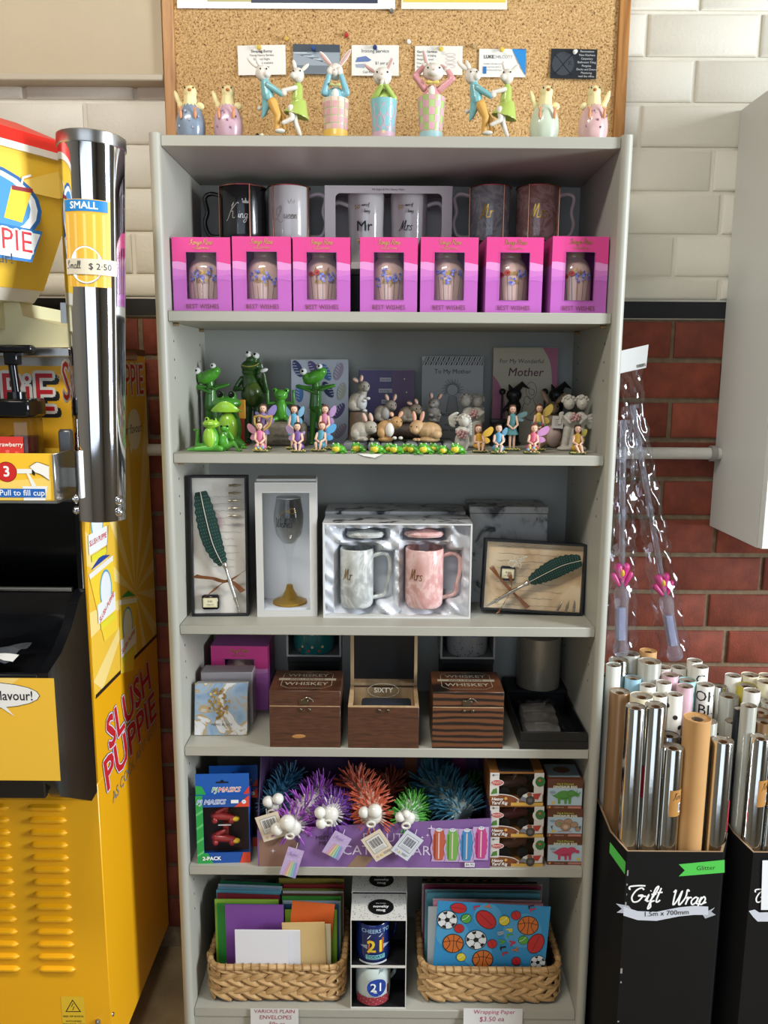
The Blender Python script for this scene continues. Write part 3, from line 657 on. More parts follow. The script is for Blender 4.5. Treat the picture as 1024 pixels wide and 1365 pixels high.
q = Print(plane((c0.x, c0.y, zt), Uh, (0, 0, 1)), base=.002)
def hp(px, py):                                  # point of the hopper's front right face under a photo pixel
    d = FW*FPX + RT*(px-512) - UP*(py-682.5); N = Uh.cross(Vector((0, 0, 1)))
    P = EYE+d*((c0-EYE).dot(N)/d.dot(N)); return ((P-c0).dot(Uh), P.z-zt)
inner = lambda pts: [(min(max(u, .004), Lh-.004), v) for u, v in pts]
q.poly([(.1, zm-zt), (Lh, zm-zt), (Lh, zm-zt+.05), (.1, zm-zt+.01)], '#f2cb5c')
c = hp(-16, 268); q.disc(c[0], c[1], .085, '#1d5f9c', .052); q.disc(c[0], c[1], .078, '#eceff0', .047); q.disc(c[0], c[1], .066, '#3f8fc6', .04)
P = [hp(*k) for k in ((14, 247), (42, 252), (28, 297), (4, 290))]; q.poly([P[0], P[1], P[2], P[3]][::-1], '#edc92e'); q.poly([P[0], P[1], (P[1][0], P[1][1]-.006), (P[0][0], P[0][1]-.006)][::-1], '#8c1f22')
q.line([hp(27, 248), hp(29, 237), hp(40, 234)], .003, '#f2f2f0', False)
P = [hp(*k) for k in ((-60, 285), (55, 309), (41, 350), (-60, 336))]; q.poly(P[::-1], '#1d6fb0'); P = [hp(*k) for k in ((-60, 289), (52, 313), (39, 346), (-60, 330))]; q.poly(P[::-1], '#e9ecec')
e = hp(42, 326); r_ = -.02
for col, bd in (('#e9ecec', .06), ('#c41f28', 0)): q.text('PUPPIE', e[0], e[1], .042, col, bold=bd, align='RIGHT', rot=r_, sx=1.0)
e = hp(16, 342); q.text('your flavour!', e[0], e[1]-.004, .022, '#2b2b20', align='RIGHT')
q.obj('badge_print', hop)
# cleaning cloth on the tray
cl = B(); rr = random.Random(3)
p = at(30, 868, Z=.89)
cl.grid(lambda u, v: (p.x-.2+u*.225, -.262+v*.095, .8955+.006*math.sin(u*9+v*4)*math.sin(v*7+u)+.008*(1+math.cos((u-.9)*9))*(u > .6)), 24, 10)
ct = ct_cloth = thing('cleaning_cloth', 'dark grey cleaning cloth lying folded on the black drip tray', 'cloth', (0, 0, 0)); cl.obj('cloth', mt('#43464c', .95, var=.3, vs=90, bump=.8, bs=900), ct)
B().grid(lambda u, v: (p.x-.02+u*.05, -.262+.022*v+.015*u, .908+.005*math.sin(u*PI)+.003*v), 8, 4).obj('folded_hem', mt('#c9c8c2', .9), ct)
# syrup pump bottle
p = at(27, 625, Y=-.18); bz = a_.z+.0065; lidz = at(27, 556, Y=-.18).z
sb = thing('syrup_bottle', 'clear square strawberry syrup bottle with black pump lid', 'bottle', (p.x, -.175, bz)); H = lidz-bz
B().b2((-.027, -.03, 0), (.027, .03, H), .006).obj('bottle_body', clear('clear_bottle', '#d9d4cc', .02), sb)
B().b2((-.024, -.027, .003), (.024, .027, H*.75), .005).obj('syrup', mt('#5c0f14', .2, trans=.3), sb)
q = Print(plane((-.0025, -.031, H*.42))); q.rect(-.022, -.05, .022, .04, '#c9352c')
for i in range(12): a = PI*2*i/12; q.poly([(0, -.01), (.03*math.cos(a), max(-.05, min(.04, -.01+.03*math.sin(a)))), (.03*math.cos(a+.2), max(-.05, min(.04, -.01+.03*math.sin(a+.2))))], '#dd6a5c') if abs(.03*math.cos(a)) < .022 else None
q.text('Strawberry', 0, .028, .0095, '#f1ece4', bold=.01); q.disc(0, 0, .013, '#e8e6e0', .013); q.rect(-.017, -.024, .017, -.015, '#f0eee6'); q.text('SLUSH PUPPIE', 0, -.0195, .0052, '#b3202a', bold=.02); q.obj('label', sb)
B().b2((-.031, -.033, H), (.031, .033, H+.028), .004).obj('lid', GBLACK, sb)
pm = B().tube([(0, 0, H+.028), (0, 0, H+.038)], .014, 14).tube([(0, 0, H+.038), (-.004, 0, H+.09)], .0065, 12).b2((-.012, -.01, H+.078), (.008, .01, H+.098), .002).obj('pump', GBLACK, sb)
B().box((-.006, -.002, H+.102), (.075, .02, .012), .003).obj('pump_lever', GBLACK, pm)
sb2 = dup(sb, (p.x-.085, -.175, bz), label='clear syrup bottle with black lid at the machine end of the shelf')

# ------------------------------------------------------------------ cup dispenser tube
cy_ = -.16
pb, ptp = at(136, 691, Y=cy_), at(122, 186, Y=cy_); zb, zt = pb.z, ptp.z; rb, rt_ = .0365, .0475; cx_ = pb.x; LX = (ptp.x-pb.x)/(zt-zb)
cd = thing('cup_dispenser', 'tall chrome cup dispenser tube fixed upright beside the drink machine', 'cup dispenser', (cx_, cy_, zb), rot=(0, math.atan(LX), 0))
L = zt-zb; rad = lambda z: rb+(rt_-rb)*z/L
B().lathe([(rb, 0)]+[(rad(L*k/8), L*k/8) for k in range(1, 9)], 40).obj('tube', mt('#dcdcde', .06, 1), cd)
B().lathe([(rt_+.0012, L-.014), (rt_+.0016, L-.013), (rt_+.0016, L+.002), (rt_-.001, L+.0035), (0, L+.0035)], 40).obj('top_cap', STEEL, cd)
B().tube([(0, 0, L+.003), (0, 0, L+.012)], .003, 8).obj('hook', STEEL, cd)
for s in (-1, 1):
    b = B()
    for k in (0, 1): b.ell((s*rb*.93, -.012, .014+.018*k), (.007, .012, .008))
    b.obj('cup_grip', CHROME, cd)
for z in (.05, .3): B().b2((-.052, -.006, z), (-.03, .006, z+.03)).obj('mount', STEEL, cd)
zs = at(121, 265, Y=cy_-.045).z-zb; ze = at(121, 382, Y=cy_-.045).z-zb; rr_ = rad((zs+ze)/2)
fm = lambda u, v, h: (lambda r: Vector((r*math.cos(-PI/2+u/rr_+.1), r*math.sin(-PI/2+u/rr_+.1), v)))(rad(v)+h)
q = Print(fm, base=.0006); SW = .034
q.rect(-SW, ze, SW, zs, '#eab23a', 14, 2)
for i in range(5): q.rect(-SW+.004+.013*i, ze, -SW+.008+.013*i, zs-.02, '#f0c96b', 2, 2); q.l -= q.dl
q.l += .0004
q.rect(-SW+.001, zs-.0165, SW-.004, zs-.001, '#1f7fbf', 14, 1); q.text('SMALL', -.003, zs-.009, .0135, '#eef2f4', bold=.03)
q.disc(-.002, (zs+ze)/2-.03, .024, '#8d8d8d', .0265, 30); q.disc(-.002, (zs+ze)/2-.03, .0235, '#e6e9e8', .026, 30)
zt0 = at(121, 355, Y=cy_-.045).z-zb; q.l += .0004
q.rect(-SW-.001, zt0-.011, SW+.009, zt0+.011, '#d8cfb8', 16, 1)
q.hand('Small', -SW+.002, zt0-.003, .0055, .0009, '#29313a', sx=.95, shear=0); q.text('$ 2·50', .018, zt0, .0125, '#29313a'); q.obj('price_sticker', cd)

# ------------------------------------------------------------------ gift wrap bins
CARD_IN = mt('#8d7356', .85, var=.1, vs=60); BINK = mt('#0d0e10', .6, var=.15, vs=9, spec=.25)
def bin_(x0, x1, label, first):
    y0, y1, zr = -.1, .115, .512; c = .022
    t = thing('gift_wrap_bin', label, 'bin', ((x0+x1)/2, 0, 0), group=None); X = (x1-x0)/2
    ring = lambda k, dz=0: [(-X+c+k, y0+k, dz), (X-c-k, y0+k, dz), (X-k, y0+c*1.6+k, dz), (X-k, y1-k, dz), (-X+k, y1-k, dz), (-X+k, y0+c*1.6+k, dz)]
    def zof(i): return (zr-.004, zr-.004, zr+.012, zr+.03, zr+.03, zr+.012)[i]
    o = ring(0); vs = [(x, y, .002) for x, y, _ in o]+[(x, y, zof(i)) for i, (x, y, _) in enumerate(o)]
    b = B(); b.add(vs, [(i, (i+1) % 6, 6+(i+1) % 6, 6+i) for i in range(6)]+[(5, 4, 3, 2, 1, 0)]); b.obj('outer_wall', BINK, t)
    cy_c = (y0+y1)/2; q = [(x*.965, cy_c+(y-cy_c)*.965, z) for x, y, z in o]; b = B(); vs = [(x, y, .02) for x, y, _ in q]+[(x, y, zof(i)) for i, (x, y, _) in enumerate(q)]+[(x, y, zof(i)) for i, (x, y, _) in enumerate(o)]
    b.add(vs, [((i+1) % 6, i, 6+i, 6+(i+1) % 6) for i in range(6)]+[(0, 1, 2, 3, 4, 5)]+[(6+(i+1) % 6, 6+i, 12+i, 12+(i+1) % 6) for i in range(6)]); b.obj('inner_card', CARD_IN, t)
    q = Print(plane((0, y0, 0)))
    f = lambda px, py: (lambda v: (v.x-(x0+x1)/2, v.z))(at(px, py, Y=y0))
    if first:
        q.poly([f(905, 1152), f(966, 1146), f(966, 1163), f(905, 1168), f(913, 1160)], '#4fc04f'); u, v = f(941, 1157); q.text('Glitter', u, v, .0125, '#1d3b1d', rot=.06)
        q.obj('green_strip', t); q = Print(plane((0, y0, 0))); u, v = f(838, 1203); q.hand('Gift', u, v, .0155, .003, '#eeeeec', sx=1.05, shear=.3, rot=.03); u, v = f(892, 1206); q.hand('Wrap', u, v, .0145, .003, '#eeeeec', sx=1.0, shear=.3, rot=.03)
        q.poly([f(821, 1204), f(838, 1207), f(843, 1213), f(832, 1217), f(822, 1216), f(829, 1211)], '#a9acb4'); q.poly([f(936, 1218), f(953, 1209), f(948, 1215), f(954, 1219), f(940, 1224)], '#a9acb4')
        U = [f(831, 1208), f(850, 1214), f(875, 1215), f(905, 1209), f(925, 1207), f(944, 1208)]; V_ = [f(944, 1219), f(925, 1219), f(905, 1221), f(875, 1227), f(850, 1226), f(831, 1220)]
        for i in range(5): q.poly([U[i], V_[5-i], V_[4-i], U[i+1]], '#c6c9d2'); q.l -= q.dl
        q.l += .0005; u, v = f(888, 1217); q.text('1.5m x 700mm', u, v+.0005, .0135, '#2c2f36', rot=.07)
        q.obj('bin_lettering', t); q = Print(plane((0, y0, 0)))
        for k in range(16): u, v = f(812-.3*k+random.uniform(-1, 1), 1165+k*13); q.rect(-X+.0225+random.uniform(0, .003), v-.003, -X+.0262, v+random.uniform(-.002, .008), '#8f8d88') if random.random() < .5 else None
    else:
        u, v = f(1005, 1203); q.hand('Gift Wrap', u, v, .0125, .0026, '#eeeeec', sx=.85, shear=.25)
        q.poly([f(998, 1214), f(1006, 1212), f(1012, 1216), f(1070, 1214), f(1070, 1228), f(1010, 1228), f(1004, 1222)], '#c6c9d2')
        u, v = f(1040, 1180); q.l += .001; q.poly([f(1016, 1146), f(1060, 1146), f(1060, 1212), f(1014, 1212)], '#e4e6e8')
    o_ = q.obj('scuff_marks' if first else 'bin_print', t)
    if first: o_['kind'] = 'stuff'
    if first:
        q = Print(plane((-X+c, y0, 0), (-c, c*1.6, 0), (0, 0, 1))) if False else Print(lambda u, v, h: Vector((-X+c-u*.53-h*.85, y0+u*.848-h*.53, v)))
        q.poly([(.002, .462), (.002, .486), (.04, .505), (.04, .484)], '#4fc04f'); q.obj('side_strip', t)
    return t
bin_(.408, .622, 'black cardboard gift wrap bin with green glitter strip against the bookcase', True)
bin_(.632, .846, 'black cardboard gift wrap bin with a white price card, beside the first bin', False)
def foil(name): return mt('#d4d2cc', .1, 1)
FOIL = mt('#cfcdc6', .13, 1, var=.04, vs=40, bump=.05, bs=60); SILV = mt('#8f9299', .25, .9); KRAFT = mt('#b98c57', .6, var=.06, vs=30); SATIN = mt('#8b6a49', .3, .3)
PWHITE = mt('#d9d6cc', .4); PCREAM = mt('#d6ccae', .4); PBLUE = mt('#8db4c6', .4); PTEAL = mt('#8fbcb8', .4); PPINK = mt('#c9a4ac', .4); PYEL = mt('#b5a532', .4); PDARK = mt('#23282c', .3, .4)
PCLEAR = mt('#a9a89c', .25, .1, coat=.4); ENDG = mt('#8a7f70', .5, var=.3, vs=120, coat=.3); CORE = mt('#6d4c2c', .9)
R1 = [(824, 941, 28, FOIL, 'silver foil roll with a red sticker at the bookcase corner', 1), (859, 939, 29, FOIL, 'plain silver foil roll with open brown core in front', 0), (888, 995, 29, FOIL, 'short silver foil roll with a kraft label', 2),
 (923, 956, 38, KRAFT, 'thick brown kraft paper roll in the bin front', 3), (946, 983, 22, SILV, 'dull grey silver roll behind the kraft roll', 0), (967, 986, 30, FOIL, 'silver foil roll with red strip beside the second bin', 1),
 (820, 921, 28, SATIN, 'brown satin wrap roll behind the cornered foil roll', 0), (857, 927, 32, PCREAM, 'wide cream paper roll behind the plain foil roll', 0), (836, 879, 27, FOIL, 'tall silver roll rising above its neighbours', 0),
 (884, 926, 22, PWHITE, 'white roll with small black motif', 5), (905, 925, 22, PWHITE, 'white roll with big black dots', 6), (931, 906, 23, PTEAL, 'pale teal roll printed with round spectacles', 7),
 (956, 912, 24, PWHITE, 'white roll with large black letters, shorter one', 8), (953, 901, 22, PWHITE, 'white roll behind the lettered roll', 0), (937, 888, 22, PWHITE, 'white roll with a black letter C', 9),
 (917, 889, 21, PWHITE, 'plain white roll beside the C roll', 0), (893, 889, 22, PWHITE, 'white roll with black script curl', 10), (909, 899, 23, PPINK, 'pink roll between white rolls', 0), (912, 914, 22, PPINK, 'pale pink roll behind the dotted roll', 0),
 (886, 909, 21, PWHITE, 'white roll with a wrapped end behind the motif roll', 0), (867, 913, 22, PWHITE, 'white roll behind the wide cream roll', 0), (857, 903, 22, PBLUE, 'pale blue roll behind the wide cream roll', 0),
 (813, 899, 20, PBLUE, 'blue roll against the bookcase side', 0), (815, 886, 20, PWHITE, 'white roll against the bookcase side', 0), (867, 881, 31, PCLEAR, 'wide grey green clear roll under the wands', 0),
 (848, 871, 27, PCLEAR, 'clear film roll with card rim behind the tall silver roll', 0), (874, 867, 24, KRAFT, 'open kraft tube between the wand handles', 0), (932, 880, 21, PWHITE, 'white roll at the brick wall', 0),
 (896, 979, 26, SILV, 'grey foil roll behind the short silver roll', 0), (964, 973, 30, FOIL, 'silver foil roll just behind the red strip roll', 0), (955, 961, 27, PCLEAR, 'clear wrapped roll below the lettered roll', 0)]
R2 = [(985, 962, 30, PCLEAR, 'clear film roll at the near corner of the second bin', 0), (1000, 982, 28, FOIL, 'silver foil roll leaning with a kraft label and barcode', 2), (1019, 994, 28, FOIL, 'silver foil roll with a kraft label in the second bin front', 2),
 (994, 971, 24, FOIL, 'silver roll with brown core behind the leaning roll', 0), (973, 944, 20, PDARK, 'dark metallic roll with silver rim', 0), (981, 927, 28, PCLEAR, 'wide clear roll with brown core in the second bin', 0), (996, 952, 27, PCLEAR, 'clear roll with round brown core', 0),
 (1003, 935, 24, PCLEAR, 'clear wrapped roll mid bin', 0), (1014, 947, 28, SATIN, 'brown roll mid bin', 0), (1016, 961, 26, SATIN, 'brown wrapped roll behind the labelled rolls', 0), (1022, 973, 24, FOIL, 'silver rimmed roll at the bin side', 0), (988, 940, 22, PCLEAR, 'clear roll beside the dark metallic roll', 0),
 (972, 900, 22, PWHITE, 'white roll at the wall corner of the second bin', 0), (984, 899, 24, PCREAM, 'cream roll at the wall in the second bin', 0), (995, 913, 26, PYEL, 'yellow wrap roll in the second bin', 0), (1007, 900, 24, PCREAM, 'cream rimmed roll beside the yellow roll', 0),
 (1000, 920, 23, PWHITE, 'white rimmed roll in front of the yellow roll', 0), (1019, 908, 25, PCREAM, 'wide cream roll by the cabinet wall', 0), (1018, 921, 24, PDARK, 'black roll in the second bin', 0), (1030, 935, 24, PBLUE, 'pale blue roll in the second bin', 0), (973, 914, 20, FOIL, 'silver roll behind the lettered rolls', 0)]
def rolls(R, x0, x1, grp, FR=()):           # FR: rolls of the front row, which keep their place
    N = []
    for px, py, w_, m, lab, kind in R:
        Y = max(-.072, min(.09, at(px, py, Z=.765).y)); p = at(px, py, Y=Y); N.append([p.x, Y, w_*mpp(p)/2*.94, px, py])
    for i in FR: q = at(N[i-1][3], N[i-1][4], Y=-.066); N[i-1][:2] = [q.x, q.y]
    for it in range(250):
        for i in range(len(N)):
            for j in range(i):
                dx, dy = N[i][0]-N[j][0], N[i][1]-N[j][1]; d = math.hypot(dx, dy) or 1e-4; need = N[i][2]+N[j][2]+.0006
                if d < need:
                    k = (need-d)/d*.35; wi, wj = .15 if i+1 in FR else 1, .15 if j+1 in FR else 1; N[i][0] += dx*k*wi; N[j][0] -= dx*k*wj; N[i][1] += dy*k*1.3*wi; N[j][1] -= dy*k*1.3*wj
            a = N[i]; a[0] = max(x0+a[2]+(.013 if i+1 in FR else .006), min(x1-a[2]-.006, a[0])); a[1] = -.088+a[2] if i+1 in FR else max(-.06+a[2], min(.1085-a[2], a[1]))
    for (px, py, w_, m, lab, kind), (x, y, r, _, _) in zip(R, N):
        zt = min(.84, max(.6, at(px, py, Y=y).z)); z0 = .021; H = zt-z0
        t = thing('gift_wrap_roll', lab, 'roll', (x, y, z0), random.uniform(-.3, .3), grp)
        B().lathe([(.0001, 0), (r, 0), (r, H-.0008), (r*.97, H), (r*.965, H-.002)], 24, lid=False).obj('wrapped_paper', m, t)
        bb = B(); bb.grid(lambda u, v: ((r*(.965-.545*v))*math.cos(2*PI*u), (r*(.965-.545*v))*math.sin(2*PI*u), H-.0018-.002*v+.0012*math.sin(u*44)*v*(1-v)*4), 20, 3); bb.obj('roll_end', KRAFT if m is KRAFT else ENDG, t)
        B().grid(lambda u, v: ((r*.42 if v < .6 else .0001)*math.cos(-2*PI*u), (r*.42 if v < .6 else .0001)*math.sin(-2*PI*u), H-.004 if v < .3 else H-.03), 16, 2).obj('core', CORE, t)
        q = Print(cyl((0, 0, 0), r), base=.0005); hw = r*.9
        if kind == 1: q.rect(r*.75, H-.17, r*1.3, H-.11, '#a81f2c', 4, 1)
        if kind == 2:
            q.rect(-r*.2, H-.125, r*1.3, H-.075, '#a9793f', 8, 1); q.hand('Kra', r*.15, H-.092, .006, .0009, '#2a1c10', sx=.8); q.rect(r*.75, H-.118, r*1.1, H-.1, '#e8e6e0', 3, 1)
            for i in range(5): q.rect(r*.8+i*.0012, H-.116, r*.8+i*.0012+.0006, H-.102, '#222222'); q.l -= q.dl
        if kind == 5:
            for i in range(4): q.disc((-.3+.4*(i % 3))*r, H-.03-.018*i, .004, '#2b2b2b', .002, 10, .6)
        if kind == 6:
            for i in range(9): q.disc((-1+.9*(i % 3)+.2*(i % 2))*r, H-.02-.02*i, .0045, '#2c2a2c', n=14)
        if kind == 7:
            for s in (-1, 1): q.ring(s*.0068, H-.025, .005, .0007, '#263a4a', 16); q.disc(s*.008, H-.05, .002, '#4d7f9c', n=8)
            q.line([(-.002, H-.025), (.002, H-.025)], .0008, '#263a4a', False)
        if kind == 8:
            for i, l in enumerate(('OH', 'BL', 'VL', 'OH')): q.text(l, 0, H-.02-.026*i, .029, '#1c1c1c')
        if kind == 9: q.text('C I', 0, H-.022, .026, '#1c1c1c')
        if kind == 10: q.ring(.004, H-.018, .006, .0014, '#222222', rv=.008)
        if kind == 3:
            cr = B(); cr.grid(lambda u, v: ((u-.5)*r*.8, (v-.5)*r*.8, H-.003+.004*math.sin(u*17+v*5)*math.cos(v*13)), 8, 8, False); cr.obj('end_film', CELLO, t)
        if q.b.f:
            o_ = q.obj('roll_print', t)
            if kind in (5, 6): o_['kind'] = 'stuff'
rolls(R1, .408, .622, 'gift wrap rolls in the first bin', (1, 2, 3, 4, 6)); rolls(R2, .632, .846, 'gift wrap rolls in the second bin', (2, 3))

# ------------------------------------------------------------------ toy light wands in cellophane
def wand(pa, pb_, Y, label, hdr):
    a, e = at(*pa, Y=Y), at(*pb_, Y=Y); d = (e-a).normalized()
    t = thing('toy_wand', label, 'toy', a, rot=Vector((0, 0, 1)).rotation_difference(d).to_euler(), group='toy wands beside the bookcase')
    L = (e-a).length; CL = mt('#e6e9f2', .12, trans=.88, ior=1.15)
    h = B().lathe([(.013, 0), (.0155, .004), (.0155, .018), (.012, .024), (.0125, .1), (.0145, .115), (.0145, .128), (.01, .135)], 18).obj('handle', CL, t)
    B().b2((-.006, -.006, .03), (.006, .006, .095)).obj('battery_case', mt('#aeb2cc', .3), h)
    B().tube([(0, 0, .135), (0, 0, L)], .0055, 12).obj('shaft', CL, t)
    b = B()
    for s in (-1, 1): b.cap((s*.007, 0, .175), (0, 0, .148), .009, .004); b.cap((s*.016, 0, .16), (s*.005, 0, .14), .006, .004)
    b.obj('pink_star', mt('#d63a86', .25, trans=.2), t)
    B().ell((0, -.004, .165), (.005, .005, .008)).obj('yellow_gem', mt('#d9b13a', .2), t)
    rr = random.Random(int(L*1e4)); n = 18
    def slv(u, v):
        a_ = 2*PI*u; w_ = .03-.012*v; cr = .0035*math.sin(a_*5+v*31)+.003*math.sin(a_*3-v*53)
        return ((w_+cr)*math.cos(a_), (.018-.008*v+cr*.6)*math.sin(a_), -.002+v*(L+.002))
    B().grid(slv, 28, 40, False).obj('cellophane_sleeve', CELLO, t)
    if hdr:
        q = B().grid(lambda u, v: ((u-.5)*.075+.012*v, -.002, L+.065+v*.042), 1, 1, False).obj('header_card', mt('#d3d2cf', .45), t)
        B().grid(lambda u, v: ((u-.5)*.055*(.6+.4*v)+.004, -.002+.004*math.sin(u*20+v*9), L-.02+v*.086), 14, 8, False).obj('sleeve_top', CELLO, t)
        p_ = Print(plane((.03, -.002, L+.071)))
        for i in range(7): p_.rect(-.01+i*.0026, -.003, -.01+i*.0026+.0013, .003, '#2a2a2a')
        p_.obj('barcode', t)
    return t
wand((828, 872), (831, 560), .1, 'clear toy wand with pink star upright against the bookcase side', False)
wand((901, 878), (843, 540), .165, 'clear toy wand with pink star leaning across the brick wall', True)
# ------------------------------------------------------------------ figurines (authored in photo pixels, scaled where they stand)
class Fig:
    def __init__(s, name, label, cat, px, py, Y, zb, group=None, rz=0):
        p = at(px, py, Y=Y); s.k = mpp(p); s.h = (p.z-zb)/s.k
        s.t = thing(name, label, cat, (p.x, Y, zb), rz, group)
    def B(s): return B(s.k, (0, 0, s.h))
    def part(s, name, m, fn, vox=0, it=3, parent=None):
        b = s.B(); fn(b)
        return b.blob(name, m, parent or s.t, vox, it) if vox else b.obj(name, m, parent or s.t)
    def eye(s, x, y, z, r=.9, m=None, name='eye', parent=None): return s.part(name, m or GBLACK, lambda b: b.ell((x, y, z), r, n=8, k=6), parent=parent)
GL_ = lambda h, **k: mt(h, .28, coat=.4, **k)      # glazed ceramic
RESIN = lambda h, **k: mt(h, .5, **k)
RABBIT = RESIN('#d9d2c6'); INEAR = RESIN('#c79a92'); CHICK = RESIN('#e3d49c'); BEAK = RESIN('#b9703a')
def ear(b, a, e, w=2.6, d=1.2):
    a, e = Vector(a), Vector(e); m = (a+e)/2; L = (e-a).length/2+.8
    r = Vector((0, 0, 1)).rotation_difference((e-a).normalized()).to_euler()
    b.ell(m, (w, d, L), r, 10, 8)
def chick(px, shell, label, flip=1, dots=None):
    f = Fig('chick_in_egg', label, 'figurine', px, 181, .075, TOP, 'chicks hatching from eggs'); h = -f.h
    def egg(b):
        n = 26; prof = []
        zc, rz_, rx = (h+38)/2-1, (38-h)/2+6, 19.5
        vs = []; fs = []; K = 9
        for j in range(K+1):
            z = h+(36-h)*j/K
            for i in range(n):
                zz = z+(2.6*(1 if i % 2 else -1)+1.5*math.sin(i*2.3) if j == K else 0)
                q = max(.02, 1-((zz-zc)/rz_)**2); r = rx*math.sqrt(q)*(1 if zz < zc else 1-.04*(zz-zc)/rz_)
                if j == 0: r = 10
                vs.append((r*math.cos(2*PI*i/n), r*.95*math.sin(2*PI*i/n), zz))
        for j in range(K):
            for i in range(n): fs.append((j*n+i, j*n+(i+1) % n, (j+1)*n+(i+1) % n, (j+1)*n+i))
        fs.append(tuple(range(n))[::-1]); b.add(vs, fs, True)
    f.part('eggshell', GL_(shell), egg)
    def body(b): b.ell((0, 0, 30), (14, 13, 10)); b.cap((0, 0, 36), (.5*flip, -1, 47), 10, 8.5); b.ell((1*flip, -2, 53), (8.8, 8.5, 8.8))
    f.part('body', CHICK, body, .9, 4)
    f.part('wing', CHICK, lambda b: (b.ell((-16*flip, -1, 45), (3.6, 2.2, 12), (0, -.35*flip, 0)), b.ell((-13*flip, -1, 37), (4, 2.5, 6))), .9)
    f.part('wing', CHICK, lambda b: (b.ell((14*flip, -3, 36), (5.5, 2.4, 4.5), (0, .6*flip, 0)),))
    f.part('beak', BEAK, lambda b: b.ell((2*flip, -10.5, 54), (2.6, 2.8, 1.9)))
    for x in (-4.5, 6.5): f.eye(x*flip, -9, 57, 1.1)
    for x in (-9, 10):
        def foot(b):
            b.ell((x, -17.5, 22), (2.2, 1.4, 6)); 
            for d in (-1, 0, 1): b.cap((x, -18, 26), (x+d*2.6, -18.4, 30.5), .9, .6)
        f.part('foot', RESIN('#c98a5e'), foot)
    if dots:
        def sp(b):
            for x, z in ((-12, 8), (-3, 26), (6, 6), (13, 20), (2, 15)): b.ell((x, -19*math.sqrt(1-(x/20)**2), z), (1.5, .7, 1.5), None, 8, 6)
        f.part('painted_dots', RESIN(dots), sp)['kind'] = 'stuff'
chick(255, '#7d8b9c', 'chick hatching from a blue grey egg on top of the bookcase', 1, '#a9a6b4')
chick(305, '#c3a0ab', 'chick hatching from a lilac egg beside the blue grey egg', 1, '#8d6f86')
chick(725, '#c3cdb6', 'chick hatching from a pale green egg on top of the bookcase', 1)
chick(790, '#cfa9a6', 'chick hatching from a pink egg at the board end', -1, '#8a6a78')

def pot(px, w0, w1, ht, cols, kind, label):
    f = Fig('rabbit_in_pot', label, 'figurine', px, 181, .055, TOP, 'rabbits in flower pots'); h = -f.h
    r0, r1 = w0/2, w1/2
    f.part('pot', GL_(cols[0]), lambda b: b.lathe([(.01, h), (r0*.97, h), (r0, 0), (r1, ht), (r1-2, ht), (r1-2.5, ht-5), (.01, ht-5)], 28))
    q = Print(lambda u, v, l: (lambda r: Vector(((r+l/f.k)*math.cos(u-PI/2), (r+l/f.k)*math.sin(u-PI/2), v+f.h))*f.k)(r0+(r1-r0)*v/ht), base=.0002, dl=.00006)
    if kind == 'squares':
        for j in range(5):
            for i in range(-2, 3): q.rect(i*.56-.2, j*9.3-5.5, i*.56+.2, j*9.3+1.6, cols[1] if (i+j) % 5 else '#d9b9a0', 3, 1); q.l -= q.dl
        q.l += .0002
        for i in range(-2, 4): q.rect(i*.56-.3, -4, i*.56-.26, ht-.5, cols[2], 1, 3); q.l -= q.dl
        for j in range(4): q.rect(-1.5, j*9.3+2.6, 1.5, j*9.3+3.3, cols[2], 14, 1); q.l -= q.dl
        q.l += .0003; q.rect(-1.5, h*.9, 1.5, 5, '#d9b04e', 14, 1); q.rect(-.12, -2, .12, 4.5, '#e6d38c', 2, 1)
    elif kind == 'diamonds':
        for j in range(4):
            for i in range(-2, 3):
                u, v = (i+.5*(j % 2))*.62, 2+j*12.5; q.poly([(u-.3, v), (u, v-11), (u+.3, v), (u, v+11)], cols[1]) if v+11 < ht+3 else None; q.l -= q.dl
        q.l += .0003; q.rect(-1.5, h*.9, 1.5, 2.5, '#c7a2b0', 14, 1); q.rect(-.12, -1, .12, 3.2, '#d9c48c', 2, 1)
    else:
        for j in range(6):
            for i in range(-3, 4):
                if (i+j) % 2: q.rect(i*.48-.24, j*9-5, i*.48+.24, min(ht-.5, j*9+4), cols[1], 3, 1); q.l -= q.dl
        q.l += .0003; q.rect(-1.5, h*.9, 1.5, 2.5, '#9dbfc0', 14, 1); q.ring(0, .5, .14, .02, '#d9c48c', 4)
    q.obj('painted_pattern', f.t)
    for s in (-1, 1): f.part('foot', RABBIT, lambda b: b.ell((s*(r0+4), -5, h+3.5), (7, 6, 3.5)))
    return f
def rabbit_head(f, x, z, rx, rz, ears, eyes=True):
    f.part('head', RABBIT, lambda b: (b.ell((x, 0, z), (rx, rx*.95, rz)), b.ell((x-.5, -rx*.72, z-rz*.3), (rx*.55, rx*.45, rz*.45))), .9, 3)
    for a, e in ears:
        er = f.part('ear', RABBIT, lambda b: ear(b, a, e, 3.2, 1.5)); f.part('inner_ear', INEAR, lambda b: ear(b, (a[0], a[1]-1.0, a[2]), (e[0], e[1]-1.0, e[2]-1.5), 2, .8), parent=er)
    f.part('nose', INEAR, lambda b: b.ell((x-.5, -rx*1.15, z-rz*.15), (1.3, .8, .9), None, 8, 6))
    if eyes:
        for s in (-1, 1): f.eye(x+s*rx*.55, -rx*.8, z+rz*.22, 1.2)
